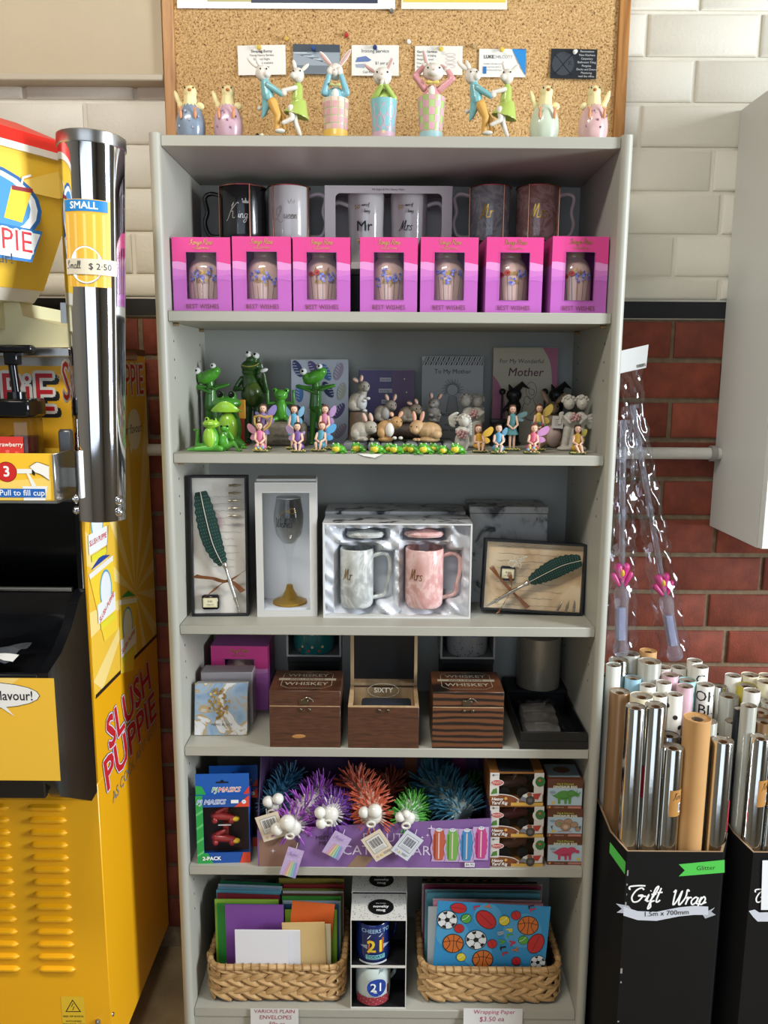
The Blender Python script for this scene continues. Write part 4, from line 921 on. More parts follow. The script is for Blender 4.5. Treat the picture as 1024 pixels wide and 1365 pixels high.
# 1 covers its eyes
f = pot(447.5, 31, 35.5, 44, ('#dcc7b4', '#cf9a9c', '#a9ae7e'), 'squares', 'rabbit covering its eyes in a pink checked pot with gold band'); BLUE = GL_('#7fb2be')
f.part('jacket', BLUE, lambda b: (b.ell((0, 2, 50), (12, 9, 11)), b.ell((0, 1, 44), (13, 10, 8))), .9)
for s in (-1, 1): f.part('sleeve', BLUE, lambda b: (b.cap((s*9, 0, 51), (s*15, -2, 53), 5, 4.5), b.cap((s*15, -2, 53), (s*8, -7, 72), 4.6, 3.6)), .9)
for s in (-1, 1): f.part('paw', RABBIT, lambda b: b.ell((s*6, -9, 77), (4.4, 2.6, 5), (0, s*.3, 0)))
f.part('shirt', RESIN('#d3d8cf'), lambda b: b.ell((0, -6, 49), (5, 3, 8)))
f.part('bow_tie', RESIN('#b6b877'), lambda b: (b.cap((-5, -8, 61), (0, -8.5, 60), 2.4, 1.1), b.cap((5, -8, 61), (0, -8.5, 60), 2.4, 1.1)))
rabbit_head(f, 0, 79, 10.5, 10.5, [((-5, 2, 86), (-20, 2, 104)), ((5, 2, 86), (20, 2, 107))], False)
# 2 covers its mouth
f = pot(511.5, 30, 35.5, 43, ('#7fb5b8', '#c39aa8', 0), 'diamonds', 'rabbit covering its mouth in a turquoise pot with pink diamonds'); GRN = GL_('#a3b85c')
f.part('jacket', GRN, lambda b: (b.ell((0, 2, 46), (12, 9, 9)), b.ell((0, 2, 52), (9, 7, 8))), .9)
for s in (-1, 1): f.part('sleeve', GRN, lambda b: (b.cap((s*10, 0, 47), (s*13.5, -3, 45), 4.6, 4.4), b.cap((s*13.5, -3, 45), (s*3, -10, 59), 4.4, 3.3)), .9)
for s in (-1, 1): f.part('paw', RABBIT, lambda b: b.ell((s*2.2, -11.5, 63), (2.6, 2.2, 4), (0, -s*.4, 0)))
rabbit_head(f, -2, 73, 12.5, 11.5, [((-13, 2, 79), (-25, 1, 89)), ((5, 2, 82), (11, 2, 97))])
# 3 holds its ears
f = pot(574.5, 30, 37, 46, ('#a9c078', '#cf9fa6', 0), 'checks', 'rabbit holding its ears in a green and pink checked pot'); PNK = GL_('#cf8f90')
f.part('jacket', PNK, lambda b: (b.ell((0, 2, 50), (12, 9, 9)), b.ell((0, 2, 56), (10, 7, 8))), .9)
f.part('shirt', RESIN('#d8d4c4'), lambda b: b.ell((0, -5.5, 53), (4.5, 3, 8)))
for a, m, e in (((-9, 0, 58), (-22, -2, 73), (-10, -1, 86)), ((10, 0, 57), (27, -2, 70), (20, -1, 82))): f.part('sleeve', PNK, lambda b: (b.cap(a, m, 4.6, 4.2), b.cap(m, e, 4.2, 3.2)), .9); f.part('paw', RABBIT, lambda b: b.ell(e, 3.6))
f.part('bow_tie', RESIN('#d2bb62'), lambda b: (b.cap((-5, -8, 64), (1, -8.5, 63.5), 2.6, 1.1), b.cap((7, -8, 64), (1, -8.5, 63.5), 2.6, 1.1)))
rabbit_head(f, 2, 78, 14, 11, [((-6, 2, 86), (-11, 2, 106)), ((12, 2, 88), (26, 1, 80))])

def dancers(px, label):
    f = Fig('dancing_rabbits', label, 'figurine', px, 181, .045, TOP, 'dancing rabbit couples'); h = -f.h; k = 376
    X = lambda v: v-k; Z = lambda v: 181-v
    f.part('grass_base', RESIN('#7d9270', var=.3, vs=200), lambda b: b.ell((2, 0, h+3.5), (25, 12, 5)))
    TEAL = GL_('#78aeb0'); YL = RESIN('#cf9f4f'); LIME = GL_('#a6b95a')
    f.part('coat', TEAL, lambda b: (b.cap((X(355), 0, Z(116)), (X(358), 0, Z(132)), 6.5, 8.5), b.cap((X(356), 1, Z(134)), (X(350), 2, Z(158)), 6.5, 1.5), b.cap((X(360), 1, Z(134)), (X(353), 2, Z(155)), 6, 2)), .9)
    f.part('sleeve', TEAL, lambda b: b.cap((X(359), -5, Z(120)), (X(377), -6, Z(131)), 4.6, 3.6))
    f.part('trousers', YL, lambda b: (b.cap((X(364), -1, Z(140)), (X(371), -4, Z(156)), 7, 5), b.cap((X(371), -4, Z(156)), (X(369), -1, Z(174)), 4.8, 3.6), b.cap((X(365), 5, Z(141)), (X(377), 4, Z(158)), 5, 4), b.cap((X(377), 4, Z(158)), (X(380), 5, Z(172)), 4, 3)), .9)
    f.part('shoe', RABBIT, lambda b: b.ell((X(374), -4, Z(176)), (7, 4, 3)))
    f.part('tail', RABBIT, lambda b: b.ell((X(346), 4, Z(146)), 3))
    hd = f.part('head', RABBIT, lambda b: (b.ell((X(352), 0, Z(104)), (10, 9, 10)), b.ell((X(358), -5, Z(106)), (5.5, 5, 5))), .9)
    for a, e in (((X(345), 0, Z(97)), (X(332), 0, Z(85))), ((X(349), 3, Z(95)), (X(343), 4, Z(83)))): f.part('ear', RABBIT, lambda b: ear(b, a, e, 3, 1.4), parent=hd)
    for x in (350, 358): f.eye(X(x), -8.5, Z(101), 1.1, parent=hd)
    f.part('dress', LIME, lambda b: (b.cap((X(398), 1, Z(121)), (X(397), 1, Z(136)), 6.5, 8), b.lathe([(8, 14), (12, 5), (17.5, -7), (17, -8), (8, 0)], 20, (X(397), 1, Z(149)), (0, .28, 0), 1, .75)), .9, 2)
    f.part('arm', RABBIT, lambda b: b.cap((X(395), -5, Z(123)), (X(379), -7, Z(127)), 3, 2.6))
    f.part('paw', RABBIT, lambda b: b.ell((X(380), -7, Z(130)), (4, 3, 3.6)))
    f.part('leg', RABBIT, lambda b: (b.cap((X(392), -1, Z(148)), (X(394), -2, Z(164)), 5, 3.6), b.cap((X(394), -2, Z(164)), (X(400), 0, Z(179)), 3.6, 2.8)), .9)
    f.part('leg', RABBIT, lambda b: (b.cap((X(389), -6, Z(148)), (X(391), -8, Z(160)), 4.6, 3.4), b.cap((X(390), -8, Z(162)), (X(379), -8, Z(167)), 3.2, 2.8)), .9)
    hd = f.part('head', RABBIT, lambda b: (b.ell((X(398), 0, Z(106)), (8.5, 8.5, 9.5)), b.ell((X(393), -5, Z(108)), (5, 4.5, 4.5))), .9)
    for a, e in (((X(395), 2, Z(98)), (X(392), 2, Z(87))), ((X(403), 1, Z(100)), (X(412), 1, Z(92)))): f.part('ear', RABBIT, lambda b: ear(b, a, e, 2.6, 1.3), parent=hd)
    for x in (393, 402): f.eye(X(x), -8, Z(103), 1.1, parent=hd)
    return f.t
d1 = dancers(376, 'dancing rabbit couple in blue coat and green dress, below the sleeping bunny card')
p_ = at(652, 181, Y=.05); d2 = dup(d1, (p_.x, .05, TOP), -.12, 'dancing rabbit couple in blue coat and green dress, below the blue cornered card')
for i, (px, m) in enumerate(((343, GBLACK), (349, mt('#d3cfae', .4)))):
    p_ = at(px, 179, Y=.015); o = B().ell((p_.x, .015, TOP+.0035), .0035, None, 10, 8).obj('loose_bead', m); tag(o, ('small black bead on the bookcase edge', 'small cream bead on the bookcase edge')[i], 'bead')

# ------------------------------------------------------------------ second shelf: frogs, fairies, bunnies, cherubs, books
Z2 = SH[1]
FD, FM, FL = GL_('#3d7a26'), GL_('#4e9a2c'), GL_('#8fbf35'); EYEW = mt('#e3e3de', .15); OLV = GL_('#4a5f24'); FV = GL_('#2c4d1c')
def onsh(px, py, Z): return at(px, py, Z=Z).y
def sfig(name, label, cat, px, py, Y, group=None, Zb=None, rz=0):
    zb = Z2 if Zb is None else Zb
    return Fig(name, label, cat, px, py, Y, zb, group, rz)
FG = 'glazed frog figurines'
def tall_frog(px, label, dy=0):
    Y = .205; f = sfig('frog_figurine', label, 'figurine', px, 592, Y, FG); h = -f.h
    X = lambda v: v-282; Z = lambda v: 592-v
    f.part('body', FD, lambda b: (b.cap((X(283), 0, Z(520)), (X(282), 0, Z(541)), 7, 8.5), b.cap((X(279), 0, Z(548)), (X(277), 0, h+4), 4.6, 3), b.cap((X(287), 0, Z(546)), (X(289), 0, h+4), 4.4, 3), b.ell((X(277), -4, h+2.5), (4, 7, 2.5)), b.ell((X(289), -4, h+2.5), (4, 7, 2.5)), b.cap((X(283), 0, Z(516)), (X(282), 0, Z(508)), 5, 6)), .9)
    f.part('head', FM, lambda b: (b.ell((X(281), -2, Z(503)), (16, 10, 8.5), (0, -.45, 0)), b.ell((X(291), -3, Z(496)), (6.5, 7, 6)), b.ell((X(272), -2, Z(503)), (7, 8, 6))), .9, 4)
    for x, z, r in ((267, 496, 4.8), (288, 489.5, 4)):
        e = f.eye(X(x), -5, Z(z), r, EYEW); f.eye(X(x)-.5, -5-r*.85, Z(z)+.5, r*.35, GBLACK, 'pupil', e)
    for pts in (((276, 517), (259, 514.5), (284, 524)), ((290, 516), (307, 513.5), (290, 519))):
        (a, c), (m, n), (e, g) = pts; f.part('arm', FD, lambda b: (b.cap((X(a), -2, Z(c)), (X(m), -5, Z(n)), 2.4, 2), b.cap((X(m), -5, Z(n)), (X(e), -9, Z(g)), 2, 1.8), *[b.ell((X(e)+i*2, -9.5, Z(g)-i), 1.3, None, 8, 6) for i in (-1, 0, 1)]))
    return f
f = tall_frog(282, 'slim green frog with arms folded behind the sitting frog')
p_ = at(421, 590, Y=.19); tf2 = dup(f.t, (p_.x, .19, Z2), 0, 'slim green frog with arms folded in front of the feather book')
# big thinker
f = sfig('frog_figurine', 'big round bellied green frog standing with a cup at its mouth', 'figurine', 338, 590, .215, FG); h = -f.h; X = lambda v: v-338; Z = lambda v: 590-v
f.part('body', FV, lambda b: (b.cap((X(336), 0, Z(507)), (X(338), 0, Z(520)), 12, 14), b.ell((X(339), -3, Z(527)), (16, 14, 16)), b.cap((X(331), 0, Z(545)), (X(331), 0, h+5), 6.5, 4.5), b.cap((X(345), 0, Z(545)), (X(347), 0, h+5), 6.5, 4.5), b.ell((X(331), -6, h+3), (6, 10, 3)), b.ell((X(347), -6, h+3), (6, 10, 3))), 1, 4)
f.part('belly', OLV, lambda b: b.ell((X(339.5), -7.5, Z(525)), (12.5, 10.5, 16)))
f.part('head', FV, lambda b: (b.ell((X(338), -2, Z(490)), (14.5, 12, 9)), b.ell((X(340), -3, Z(481)), (9, 8, 6)), b.ell((X(337), -1, Z(497)), (12.5, 10, 7))), 1, 4)
f.part('mouth', mt('#a79a35', .4), lambda b: b.tube(crom([(X(327), -12, Z(489)), (X(336), -14.5, Z(490.5)), (X(344), -13.5, Z(489)), (X(349), -11, Z(486))]), .6, 6))
for x, z in ((335, 474.5), (344.5, 476.5)):
    e = f.eye(X(x), -6, Z(z), 4.6, EYEW); f.eye(X(x)-1, -10, Z(z)+2.2, 1.6, GBLACK, 'pupil', e)
f.part('arm', FV, lambda b: (b.cap((X(350), -2, Z(508)), (X(358), -8, Z(522)), 4, 3.2), b.cap((X(358), -8, Z(522)), (X(355), -13, Z(499)), 3.2, 2.6)), .9)
f.part('arm', FV, lambda b: (b.cap((X(325), -2, Z(506)), (X(315.5), -3, Z(520)), 4, 3.2), b.cap((X(315.5), -3, Z(520)), (X(326), -12, Z(519)), 3, 2.6)), .9)
f.part('white_cup', mt('#d9d9d4', .25), lambda b: (b.ell((X(356), -15, Z(495)), (5.5, 3, 2.6), (0, -.3, 0)), b.cap((X(354), -15, Z(491)), (X(353), -14, Z(488)), .8)))
# small frog on the stone
f = sfig('inscribed_stone', 'grey brown stone with engraved words under the small frog', 'stone', 382, 594, .17); h = -f.h; SK = f.k
f.part('stone_body', RESIN('#6f6656', var=.3, vs=120, bump=.4, bs=500), lambda b: b.box((0, 0, (h+32)/2), (56, 34, 32-h), 7), 1.2, 4)
q = Print(plane((0, -17.2*SK, 0))); q.text('FRIENDS ARE', 0, (14+f.h)*SK, .0075, '#39342b'); q.text('BEST FRIENDS', 0, (7+f.h)*SK, .0075, '#39342b'); q.obj('engraving', f.t)
stz = Z2+(32+f.h)*SK-.0012
f = sfig('frog_figurine', 'small green frog with raised arms sitting on the stone', 'figurine', 375, 562, .17, FG, stz); X = lambda v: v-375; Z = lambda v: 562-v
f.part('body', FM, lambda b: (b.ell((0, 0, Z(546)), (8.5, 8, 15)), b.ell((0, -1, Z(527)), (9.5, 8, 7.5)), b.ell((X(367.5), -2, Z(521)), 3.6), b.ell((X(383), -2, Z(521)), 3.6), b.cap((-5, 0, 5), (-11, -8, 2.2), 4, 2.2), b.cap((5, 0, 5), (11, -8, 2.2), 4, 2.2)), .9, 3)
for s in (-1, 1): f.part('arm', FD, lambda b: (b.cap((s*7, 0, Z(537)), (s*17, -1, Z(538)), 2.6, 2), b.cap((s*17, -1, Z(538)), (s*17, -2, Z(524)), 2, 1.7), b.ell((s*17, -2, Z(522)), 2.2)))
f.part('mouth', FD, lambda b: b.tube([(-7.5, -5.5, Z(528)), (0, -9, Z(528.5)), (7.5, -5.5, Z(528))], .6, 6))
for s in (-1, 1): f.eye(s*8, -5, Z(521), 1.4)
# sitting big mouth
f = sfig('frog_figurine', 'sitting lime bellied frog with a very wide mouth and black eyes', 'figurine', 305, 593, .12, FG); h = -f.h; X = lambda v: v-305; Z = lambda v: 593-v
f.part('body', FD, lambda b: (b.ell((0, 1, (h+48)/2), (18, 15, (48-h)/2)), b.cap((-12, -4, h+8), (-20, -14, h+4), 7, 4), b.cap((12, -4, h+8), (22, -13, h+4), 7, 4)), 1, 4)
f.part('belly', FL, lambda b: b.ell((1, -6, 23), (13.5, 11, 21)))
hd = f.part('head', FD, lambda b: (b.ell((X(304), -3, Z(538)), (20, 14, 8.5)), b.ell((X(296.5), -4, Z(528)), 6), b.ell((X(311.5), -4, Z(528)), 6)), 1, 4)
f.part('throat', FL, lambda b: b.add(*(lambda n: ([(X(304)+20.5*math.cos(PI*i/n)*c, -3-15*math.sin(PI*i/n)*c if False else -4-13.5*math.sin(PI*i/n)*c, Z(549)+(1-c)*0+z*(1-.9*abs(math.cos(PI*i/n))**2)) for z, c in ((0, .95), (6, 1.02), (12, 1), (14, .93)) for i in range(n+1)], [(j*(n+1)+i, j*(n+1)+i+1, (j+1)*(n+1)+i+1, (j+1)*(n+1)+i) for j in range(3) for i in range(n)]))(16), True), parent=hd)
for x in (296.5, 311.5): f.eye(X(x), -8, Z(526.5), 4.6, GBLACK, parent=hd)
for s in (-1, 1): f.part('foot', FM, lambda b: [b.cap((s*20, -14, h+3), (s*24+d*3, -20, h+1.6), 1.6, 1.2) for d in (-1, 0, 1)])
t = thing('toy_plaque', 'small yellow wooden plaque with red foot behind the sitting frog', 'plaque', at(323.5, 557, Y=.165)); k_ = mpp(t.location); zb_ = t.location.z-Z2; t.location.z = Z2
B().b2((-5*k_, -.004, zb_-1*k_), (4*k_, .004, zb_+24*k_), .001).obj('board', mt('#c98f2e', .4), t); B().b2((-3*k_, -.003, 0), (2*k_, .003, zb_-1*k_)).obj('stem', mt('#8c2a1c', .4), t); B().b2((-8*k_, -.012, 0), (7*k_, .012, .003)).obj('foot', mt('#8c2a1c', .4), t)
# reclining frog in front
f = sfig('frog_figurine', 'lime frog reclining at the shelf edge with one long leg stretched out', 'figurine', 281, 602, .035, FG); X = lambda v: v-281; Z = lambda v: 602-v; h = -f.h
f.part('body', FM, lambda b: (b.ell((0, 2, 17), (11, 9, 17)), b.cap((2, 0, 6), (X(262), -7, 4+h), 5.5, 3), b.cap((X(262), -7, 3.6+h), (X(254), -7, 3+h), 2.6, 2), b.cap((-6, 3, 6), (X(262), 5, 8), 5, 3.2), b.cap((X(262), 5, 8), (X(264), 3, 26), 3, 2.2), b.cap((4, 0, 5), (14, -4, 4.5), 5, 4)), .9, 3)
f.part('belly', FL, lambda b: b.ell((-.5, -3.6, 19), (8, 6, 14)))
hd = f.part('head', FL, lambda b: (b.ell((X(283), -2, Z(565)), (11.5, 9, 6)), b.ell((X(278), -3, Z(559)), 3.2), b.ell((X(288), -2, Z(560)), 3)), .8, 3)
for x in (278, 288): f.eye(X(x), -6, Z(558.5), 1.6, parent=hd)
f.part('mouth', FD, lambda b: b.tube(crom([(X(272.5), -5, Z(566)), (X(283), -11.6, Z(567)), (X(294), -5, Z(565))]), .5, 6), parent=hd)
for x, y, z, u in ((262, 3, 27, 1), (253, -7, 3, 0)): f.part('toes', FM, lambda b: [b.ell((X(x)+d*2.4*u, y+d*2.4*(1-u), z+1.5*u), 1.5, None, 8, 6) for d in (-1, 0, 1)])
# crouching frog beside it
f = sfig('frog_figurine', 'dark green frog crouching against the lime reclining frog', 'figurine', 299, 602, .05, FG); h = -f.h
f.part('body', FM, lambda b: (b.ell((0, 0, 14), (9, 9, 14)), b.cap((4, -2, 24), (13, -7, 18), 3, 2.4), b.cap((13, -7, 18), (9, -8, 26), 2.2, 1.8), b.cap((5, -3, 8), (15, -6, 12), 5, 3), b.cap((15, -6, 12), (20, -7, 3+h), 3, 2), b.ell((2, -2, 31), (7, 6, 4.5))), .9, 3)
for d in (-1, 0, 1): f.part('toe', FM, lambda b: b.cap((20, -7, 2+h), (23+d, -9+3*d, 1.4+h), 1.5, 1.1))
for x in (-2, 6): f.eye(x, -6, 34, 1.5)

# fairies
SKIN = RESIN('#d9b096'); HB = RESIN('#4a2f22'); HBL = RESIN('#211a18')
def wing_geo(b, x, z, s, w, hgt, y=3.5, low=True):
    P = crom([(0, 0), (s*w*.25, hgt*.55), (s*w*.8, hgt), (s*w, hgt*.72), (s*w*.72, hgt*.2), (0, 0)], 4)[:-1]
    b.prism([(x+u, z+v) for u, v in P], y, y+.8)
    if low:
        P = crom([(0, 0), (s*w*.55, hgt*.02), (s*w*.75, -hgt*.3), (s*w*.45, -hgt*.5), (s*w*.12, -hgt*.3), (0, 0)], 4)[:-1]
        b.prism([(x+u, z+v) for u, v in P], y+.2, y+1)
def fairy(label, px, py, head, dress, wing, hair, side, Y, stand=False, extra=None, tilt=0, sc=1):
    f = sfig('fairy_figurine', label, 'figurine', px, py, Y, 'little fairy figurines'); h = -f.h
    D = RESIN(dress); W_ = mt(wing, .35, trans=.15); hx_, hz = head[0]-px, py-head[1]
    sh = hz-7
    f.part('grass_base', RESIN('#5c7048', var=.35, vs=400), lambda b: b.ell((0, 0, h+2), (11, 8, 3), None, 16, 8))
    def fl(b):
        for i in range(9): b.ell((-9+2.3*i, -7.5+.5*math.cos(i*2.0), h+3.2+.6*math.sin(i*3)), 1.1, None, 6, 5)
    f.part('flowers', RESIN('#c9b56a'), fl)['kind'] = 'stuff'
    if stand:
        f.part('dress', D, lambda b: (b.cap((hx_*.6, 0, sh-2), (hx_*.5, 0, sh-12), 4.4, 4.6), b.lathe([(4.5, 14), (7, 5), (9, 0), (4, 1)], 16, (hx_*.4, 0, sh-27), None, 1, .8)), .8, 2)
        for s in (-1, 1): f.part('leg', SKIN, lambda b: b.cap((hx_*.3+s*2.6, -1, sh-24), (s*2.6, -2, h+4), 2, 1.5))
        f.part('arm', SKIN, lambda b: (b.cap((hx_*.6-4.5, -1, sh-3), (hx_*.5-6.5, -4, sh-13), 1.9, 1.5), b.cap((hx_*.5-6.5, -4, sh-13), (hx_*.4-1, -7, sh-18), 1.5, 1.3)))
        f.part('arm', SKIN, lambda b: (b.cap((hx_*.6+4.5, -1, sh-3), (hx_*.5+6.5, -4, sh-13), 1.9, 1.5), b.cap((hx_*.5+6.5, -4, sh-13), (hx_*.4+1, -7, sh-18), 1.5, 1.3)))
    else:
        f.part('dress', D, lambda b: (b.cap((hx_*.7, 0, sh-2), (hx_*.5, 0, 11), 4.4, 5), b.ell((hx_*.3, -1, 7), (8.5, 7, 5)), b.ell((hx_*.7, 0, sh-2), (5.5, 3.6, 3))), .8, 2)
        for s in (-1, 1): f.part('leg', SKIN, lambda b: (b.cap((s*3, -4, 8), (s*3.4, -8.5, 10), 2.3, 2), b.cap((s*3.4, -8.5, 10), (s*2.2+tilt*3, -9.5, h+4), 1.9, 1.5)))
        for s in (-1, 1): f.part('arm', SKIN, lambda b: (b.cap((hx_*.7+s*5, -1, sh-3), (hx_*.5+s*6.4, -3.5, sh-10), 1.9, 1.6), b.cap((hx_*.5+s*6.4, -3.5, sh-10), (hx_*.4+s*1.5, -8.5, 12), 1.5, 1.3)))
    hd = f.part('head', SKIN, lambda b: (b.ell((hx_, -.8, hz), (4.3, 4.2, 5.2)), b.cap((hx_, 0, hz-3), (hx_*.8, 0, sh-1), 2, 2)), .7, 2)
    f.part('hair', RESIN(hair), lambda b: (b.ell((hx_, 1.2, hz+1.2), (5, 4.4, 5.2)), b.ell((hx_-3.2, .5, hz-3), (2, 2.6, 6)), b.ell((hx_+3.2, .5, hz-3), (2, 2.6, 6)), b.ell((hx_, 0, hz+4.4), (4.4, 3.8, 1.9))), .7, 2, parent=hd)
    for s in (-1, 1): f.eye(hx_+s*1.6, -4.7, hz+.4, .55, HBL, parent=hd)
    f.part('lips', RESIN('#a8524c'), lambda b: b.ell((hx_, -4.9, hz-2.2), (.9, .4, .4), None, 6, 5), parent=hd)
    for s, w0, w1 in side: f.part('wing', W_, lambda b: wing_geo(b, hx_*.6+s*2.5, sh-5, s, w0, w1))
    if extra: extra(f, hx_, hz, sh)
    return f
def bouquet(cols):
    def ex(f, hx_, hz, sh):
        for i, c in enumerate(cols*2): f.part('flower', RESIN(c), lambda b: b.ell((-5+3*i if len(cols)*2 < 5 else -6+2.4*i, -11, 5+1.6*(i % 2)), 2.2, None, 8, 6))
    return ex
def harp(f, hx_, hz, sh): f.part('gold_harp', RESIN('#b08d4a'), lambda b: (b.tube(crom([(-11, -6, sh-4), (-4, -8, sh-2), (4, -8, sh-4), (12, -6, sh-2)]), 1.6, 8), b.tube(crom([(-11, -6, sh-4), (-10, -7, sh-14), (-2, -8, sh-20)]), 1.5, 8), b.tube(crom([(12, -6, sh-2), (9, -7, sh-14), (0, -8, sh-22)]), 1.5, 8)))
def garland(f, hx_, hz, sh):
    for i in range(6): f.part('flower', RESIN(('#4a6f9c', '#a8574c', '#5d7c4a')[i % 3]), lambda b: b.ell((-9+3.2*i+hx_, -7, sh-13+1.5*math.sin(i)), 2.2, None, 8, 6))
fairy('pink dressed fairy with pink wings sitting at the shelf edge', 348, 602, (346.5, 568), '#c46a8c', '#cf8fa2', '#4a2f22', [(-1, 15, 15)], .03, extra=bouquet(['#c9b24a', '#7f9fb8']))
fairy('purple fairy holding a golden harp beside the big frog', 352, 598, (352, 545), '#7d6a9c', '#8f7fb8', '#5a4034', [(1, 15, 17), (-1, 9, 8)], .085, True, harp)
fairy('purple dressed fairy resting her chin, with lilac wings', 398, 602, (397, 569), '#6b4f8c', '#b598c2', '#2f201c', [(-1, 14, 14), (1, 7, 6)], .03)
fairy('blue dressed fairy with blue wings standing by the stone', 392, 598, (393, 546), '#4f94b0', '#7fb4cf', '#4a3026', [(1, 11, 16), (-1, 9, 15)], .085, True)
fairy('teal dressed fairy with bright blue wings sitting near the little frogs', 425, 600, (430, 568), '#4a8a9a', '#5ba6d6', '#7a3f2a', [(1, 18, 15)], .045)
fairy('pink dressed fairy shading her eyes, with lilac wings', 432, 598, (434, 546), '#b8718c', '#b690bf', '#5a3226', [(1, 13, 17)], .085, True)
fairy('golden fairy with yellow wings leaning by the white cherubs', 640, 601, (637, 572), '#c2922e', '#d6aa3c', '#6b3a20', [(1, 17, 15)], .045)
fairy('blue dressed fairy with short black hair sitting at the shelf edge', 664, 604, (664, 571), '#4f8fae', '#6fa2bc', '#15110f', [(1, 10, 13)], .025, extra=bouquet(['#5d8a4a']))
fairy('teal dressed fairy with pale teal wings standing before the black figure', 682, 598, (682, 546), '#4d8488', '#7da3a4', '#5c3a26', [(1, 18, 9)], .085, True)
fairy('rose dressed fairy with pink wings holding a flower basket', 708, 603, (711, 571), '#bf5a70', '#c98fc0', '#6b3f26', [(1, 20, 15)], .03, extra=bouquet(['#7f9fb8', '#c9b24a', '#a8574c']))
fairy('yellow dressed fairy with a flower garland and yellow wings', 716, 598, (717, 545), '#cfae4a', '#d6b850', '#5c3322', [(1, 17, 18)], .085, True, garland)
fairy('mustard dressed fairy sitting below the white cherub pair', 769, 604, (769, 572), '#b58f2e', '#cdbf5c', '#3a2219', [(1, 11, 12)], .025, tilt=1)

# cherubs
STONE = RESIN('#b3aea2', var=.15, vs=200)
def roses(f, x, y, z, r, n=9):
    def fn(b):
        for i in range(n): a = i*2.4; q = r*math.sqrt((i+.5)/n); b.ell((x+q*math.cos(a), y-.5*(n-i)/n*3, z+q*.8*math.sin(a)), 2.2, None, 8, 6)
    f.part('roses', RESIN('#b58a86'), fn)
def curls(f, x, z, r, par):
    def fn(b):
        for i in range(22):
            a = i*2.4; t_ = 1-1.1*i/22; q = math.sqrt(max(0, 1-t_*t_)); y = q*math.sin(a)
            if y > -.45 or t_ > .55: b.ell((x+r*q*math.cos(a), r*y, z+r*t_*.95), r*.3, None, 7, 5)
    f.part('curls', STONE, fn, parent=par)
def feather_wing(b, x, z, s, L, y=5):
    for i in range(5): b.ell((x+s*(L*.45+i*.4), y-.3*i, z+4-i*3.2), (L*.55-i*L*.05, 1.4, 2.6), (0, s*(.5-.28*i) if s < 0 else -(.5-.28*i)*-1*-1, 0))
f = sfig('cherub_pair', 'two white cherubs hugging with pink roses by the side panel', 'figurine', 764, 597, .095, 'white cherubs'); h = -f.h; X = lambda v: v-764; Z = lambda v: 597-v
f.part('bodies', STONE, lambda b: (b.ell((X(755), 0, h+3), (13, 9, 3.5)), b.ell((X(772), 0, h+3), (10, 9, 3.5)), b.cap((X(752), 0, h+4), (X(756), 0, Z(572)), 4.5, 6), b.cap((X(762), 1, h+4), (X(764), 0, Z(572)), 4.5, 6), b.cap((X(773), 2, h+4), (X(773), 0, Z(572)), 4.5, 6), b.ell((X(758), 0, Z(560)), (9, 8, 11)), b.ell((X(772), 0, Z(560)), (9, 8, 11)), b.cap((X(751), -3, Z(556)), (X(757), -9, Z(563)), 3, 2.6), b.cap((X(779), -3, Z(556)), (X(770), -9, Z(563)), 3, 2.6), b.ell((X(764), 2, Z(572)), (12, 7, 5))), 1, 3)
for x, z in ((756, 538), (773, 538)):
    hd = f.part('head', STONE, lambda b: (b.ell((X(x), -1, Z(z)), (7.6, 7.4, 8.4)), b.ell((X(x)+(1.5 if x < 764 else -1.5), -8, Z(z+1)), (1.3, 1.4, 1.3))), .9, 2); curls(f, X(x), Z(z-1.5), 8.2, hd)
f.part('wing', STONE, lambda b: feather_wing(b, X(777), Z(560), 1, 14)); f.part('wing', STONE, lambda b: feather_wing(b, X(751), Z(556), -1, 7)); roses(f, X(762), -11, Z(556), 7)
f = sfig('cherub_pair', 'two white cherubs with pink roses standing before the mother book', 'figurine', 628, 594, .15, 'white cherubs'); h = -f.h; X = lambda v: v-628; Z = lambda v: 594-v
f.part('bodies', STONE, lambda b: (b.ell((0, 0, h+3), (15, 9, 3.5)), b.cap((-6, 0, h+4), (-5, 0, Z(562)), 6, 8), b.cap((7, 0, h+4), (6, 0, Z(562)), 6, 8), b.ell((-4, 0, Z(553)), (9, 8, 11)), b.ell((7, 0, Z(553)), (9, 8, 11)), b.cap((-10, -4, Z(550)), (-2, -9, Z(556)), 3, 2.5), b.cap((14, -4, Z(550)), (6, -9, Z(556)), 3, 2.5)), 1, 3)
for x, z in ((619.5, 535), (635.5, 535)):
    hd = f.part('head', STONE, lambda b: (b.ell((X(x), -1, Z(z)), (7, 7, 7.8)),)); curls(f, X(x), Z(z-1), 7.6, hd)
f.part('wing', STONE, lambda b: b.box((X(642), 4, Z(553)), (6, 2, 19), .8)); roses(f, 2, -10, Z(551), 6, 8)
f = sfig('cherub_figurine', 'single white cherub holding roses in front of a cherub pair', 'figurine', 615.5, 599, .075, 'white cherubs'); h = -f.h; X = lambda v: v-615.5; Z = lambda v: 599-v
f.part('body', STONE, lambda b: (b.ell((0, 0, (h+22)/2), (10, 8, (22-h)/2+2)), b.ell((0, 0, 24), (8, 7, 8)), b.cap((-7, -3, 26), (-1, -8, 20), 2.8, 2.4), b.cap((8, -3, 26), (3, -8, 19), 2.8, 2.4)), 1, 3)
hd = f.part('head', STONE, lambda b: (b.ell((2, -1, Z(562)), (7.6, 7.4, 8)),)); curls(f, 2, Z(561), 8.1, hd)
f.part('wing', STONE, lambda b: feather_wing(b, -5, Z(562)+4, -1, 14)); f.part('wing', STONE, lambda b: feather_wing(b, 6, Z(570), 1, 8)); roses(f, -1, -9, Z(578), 7.5, 11)

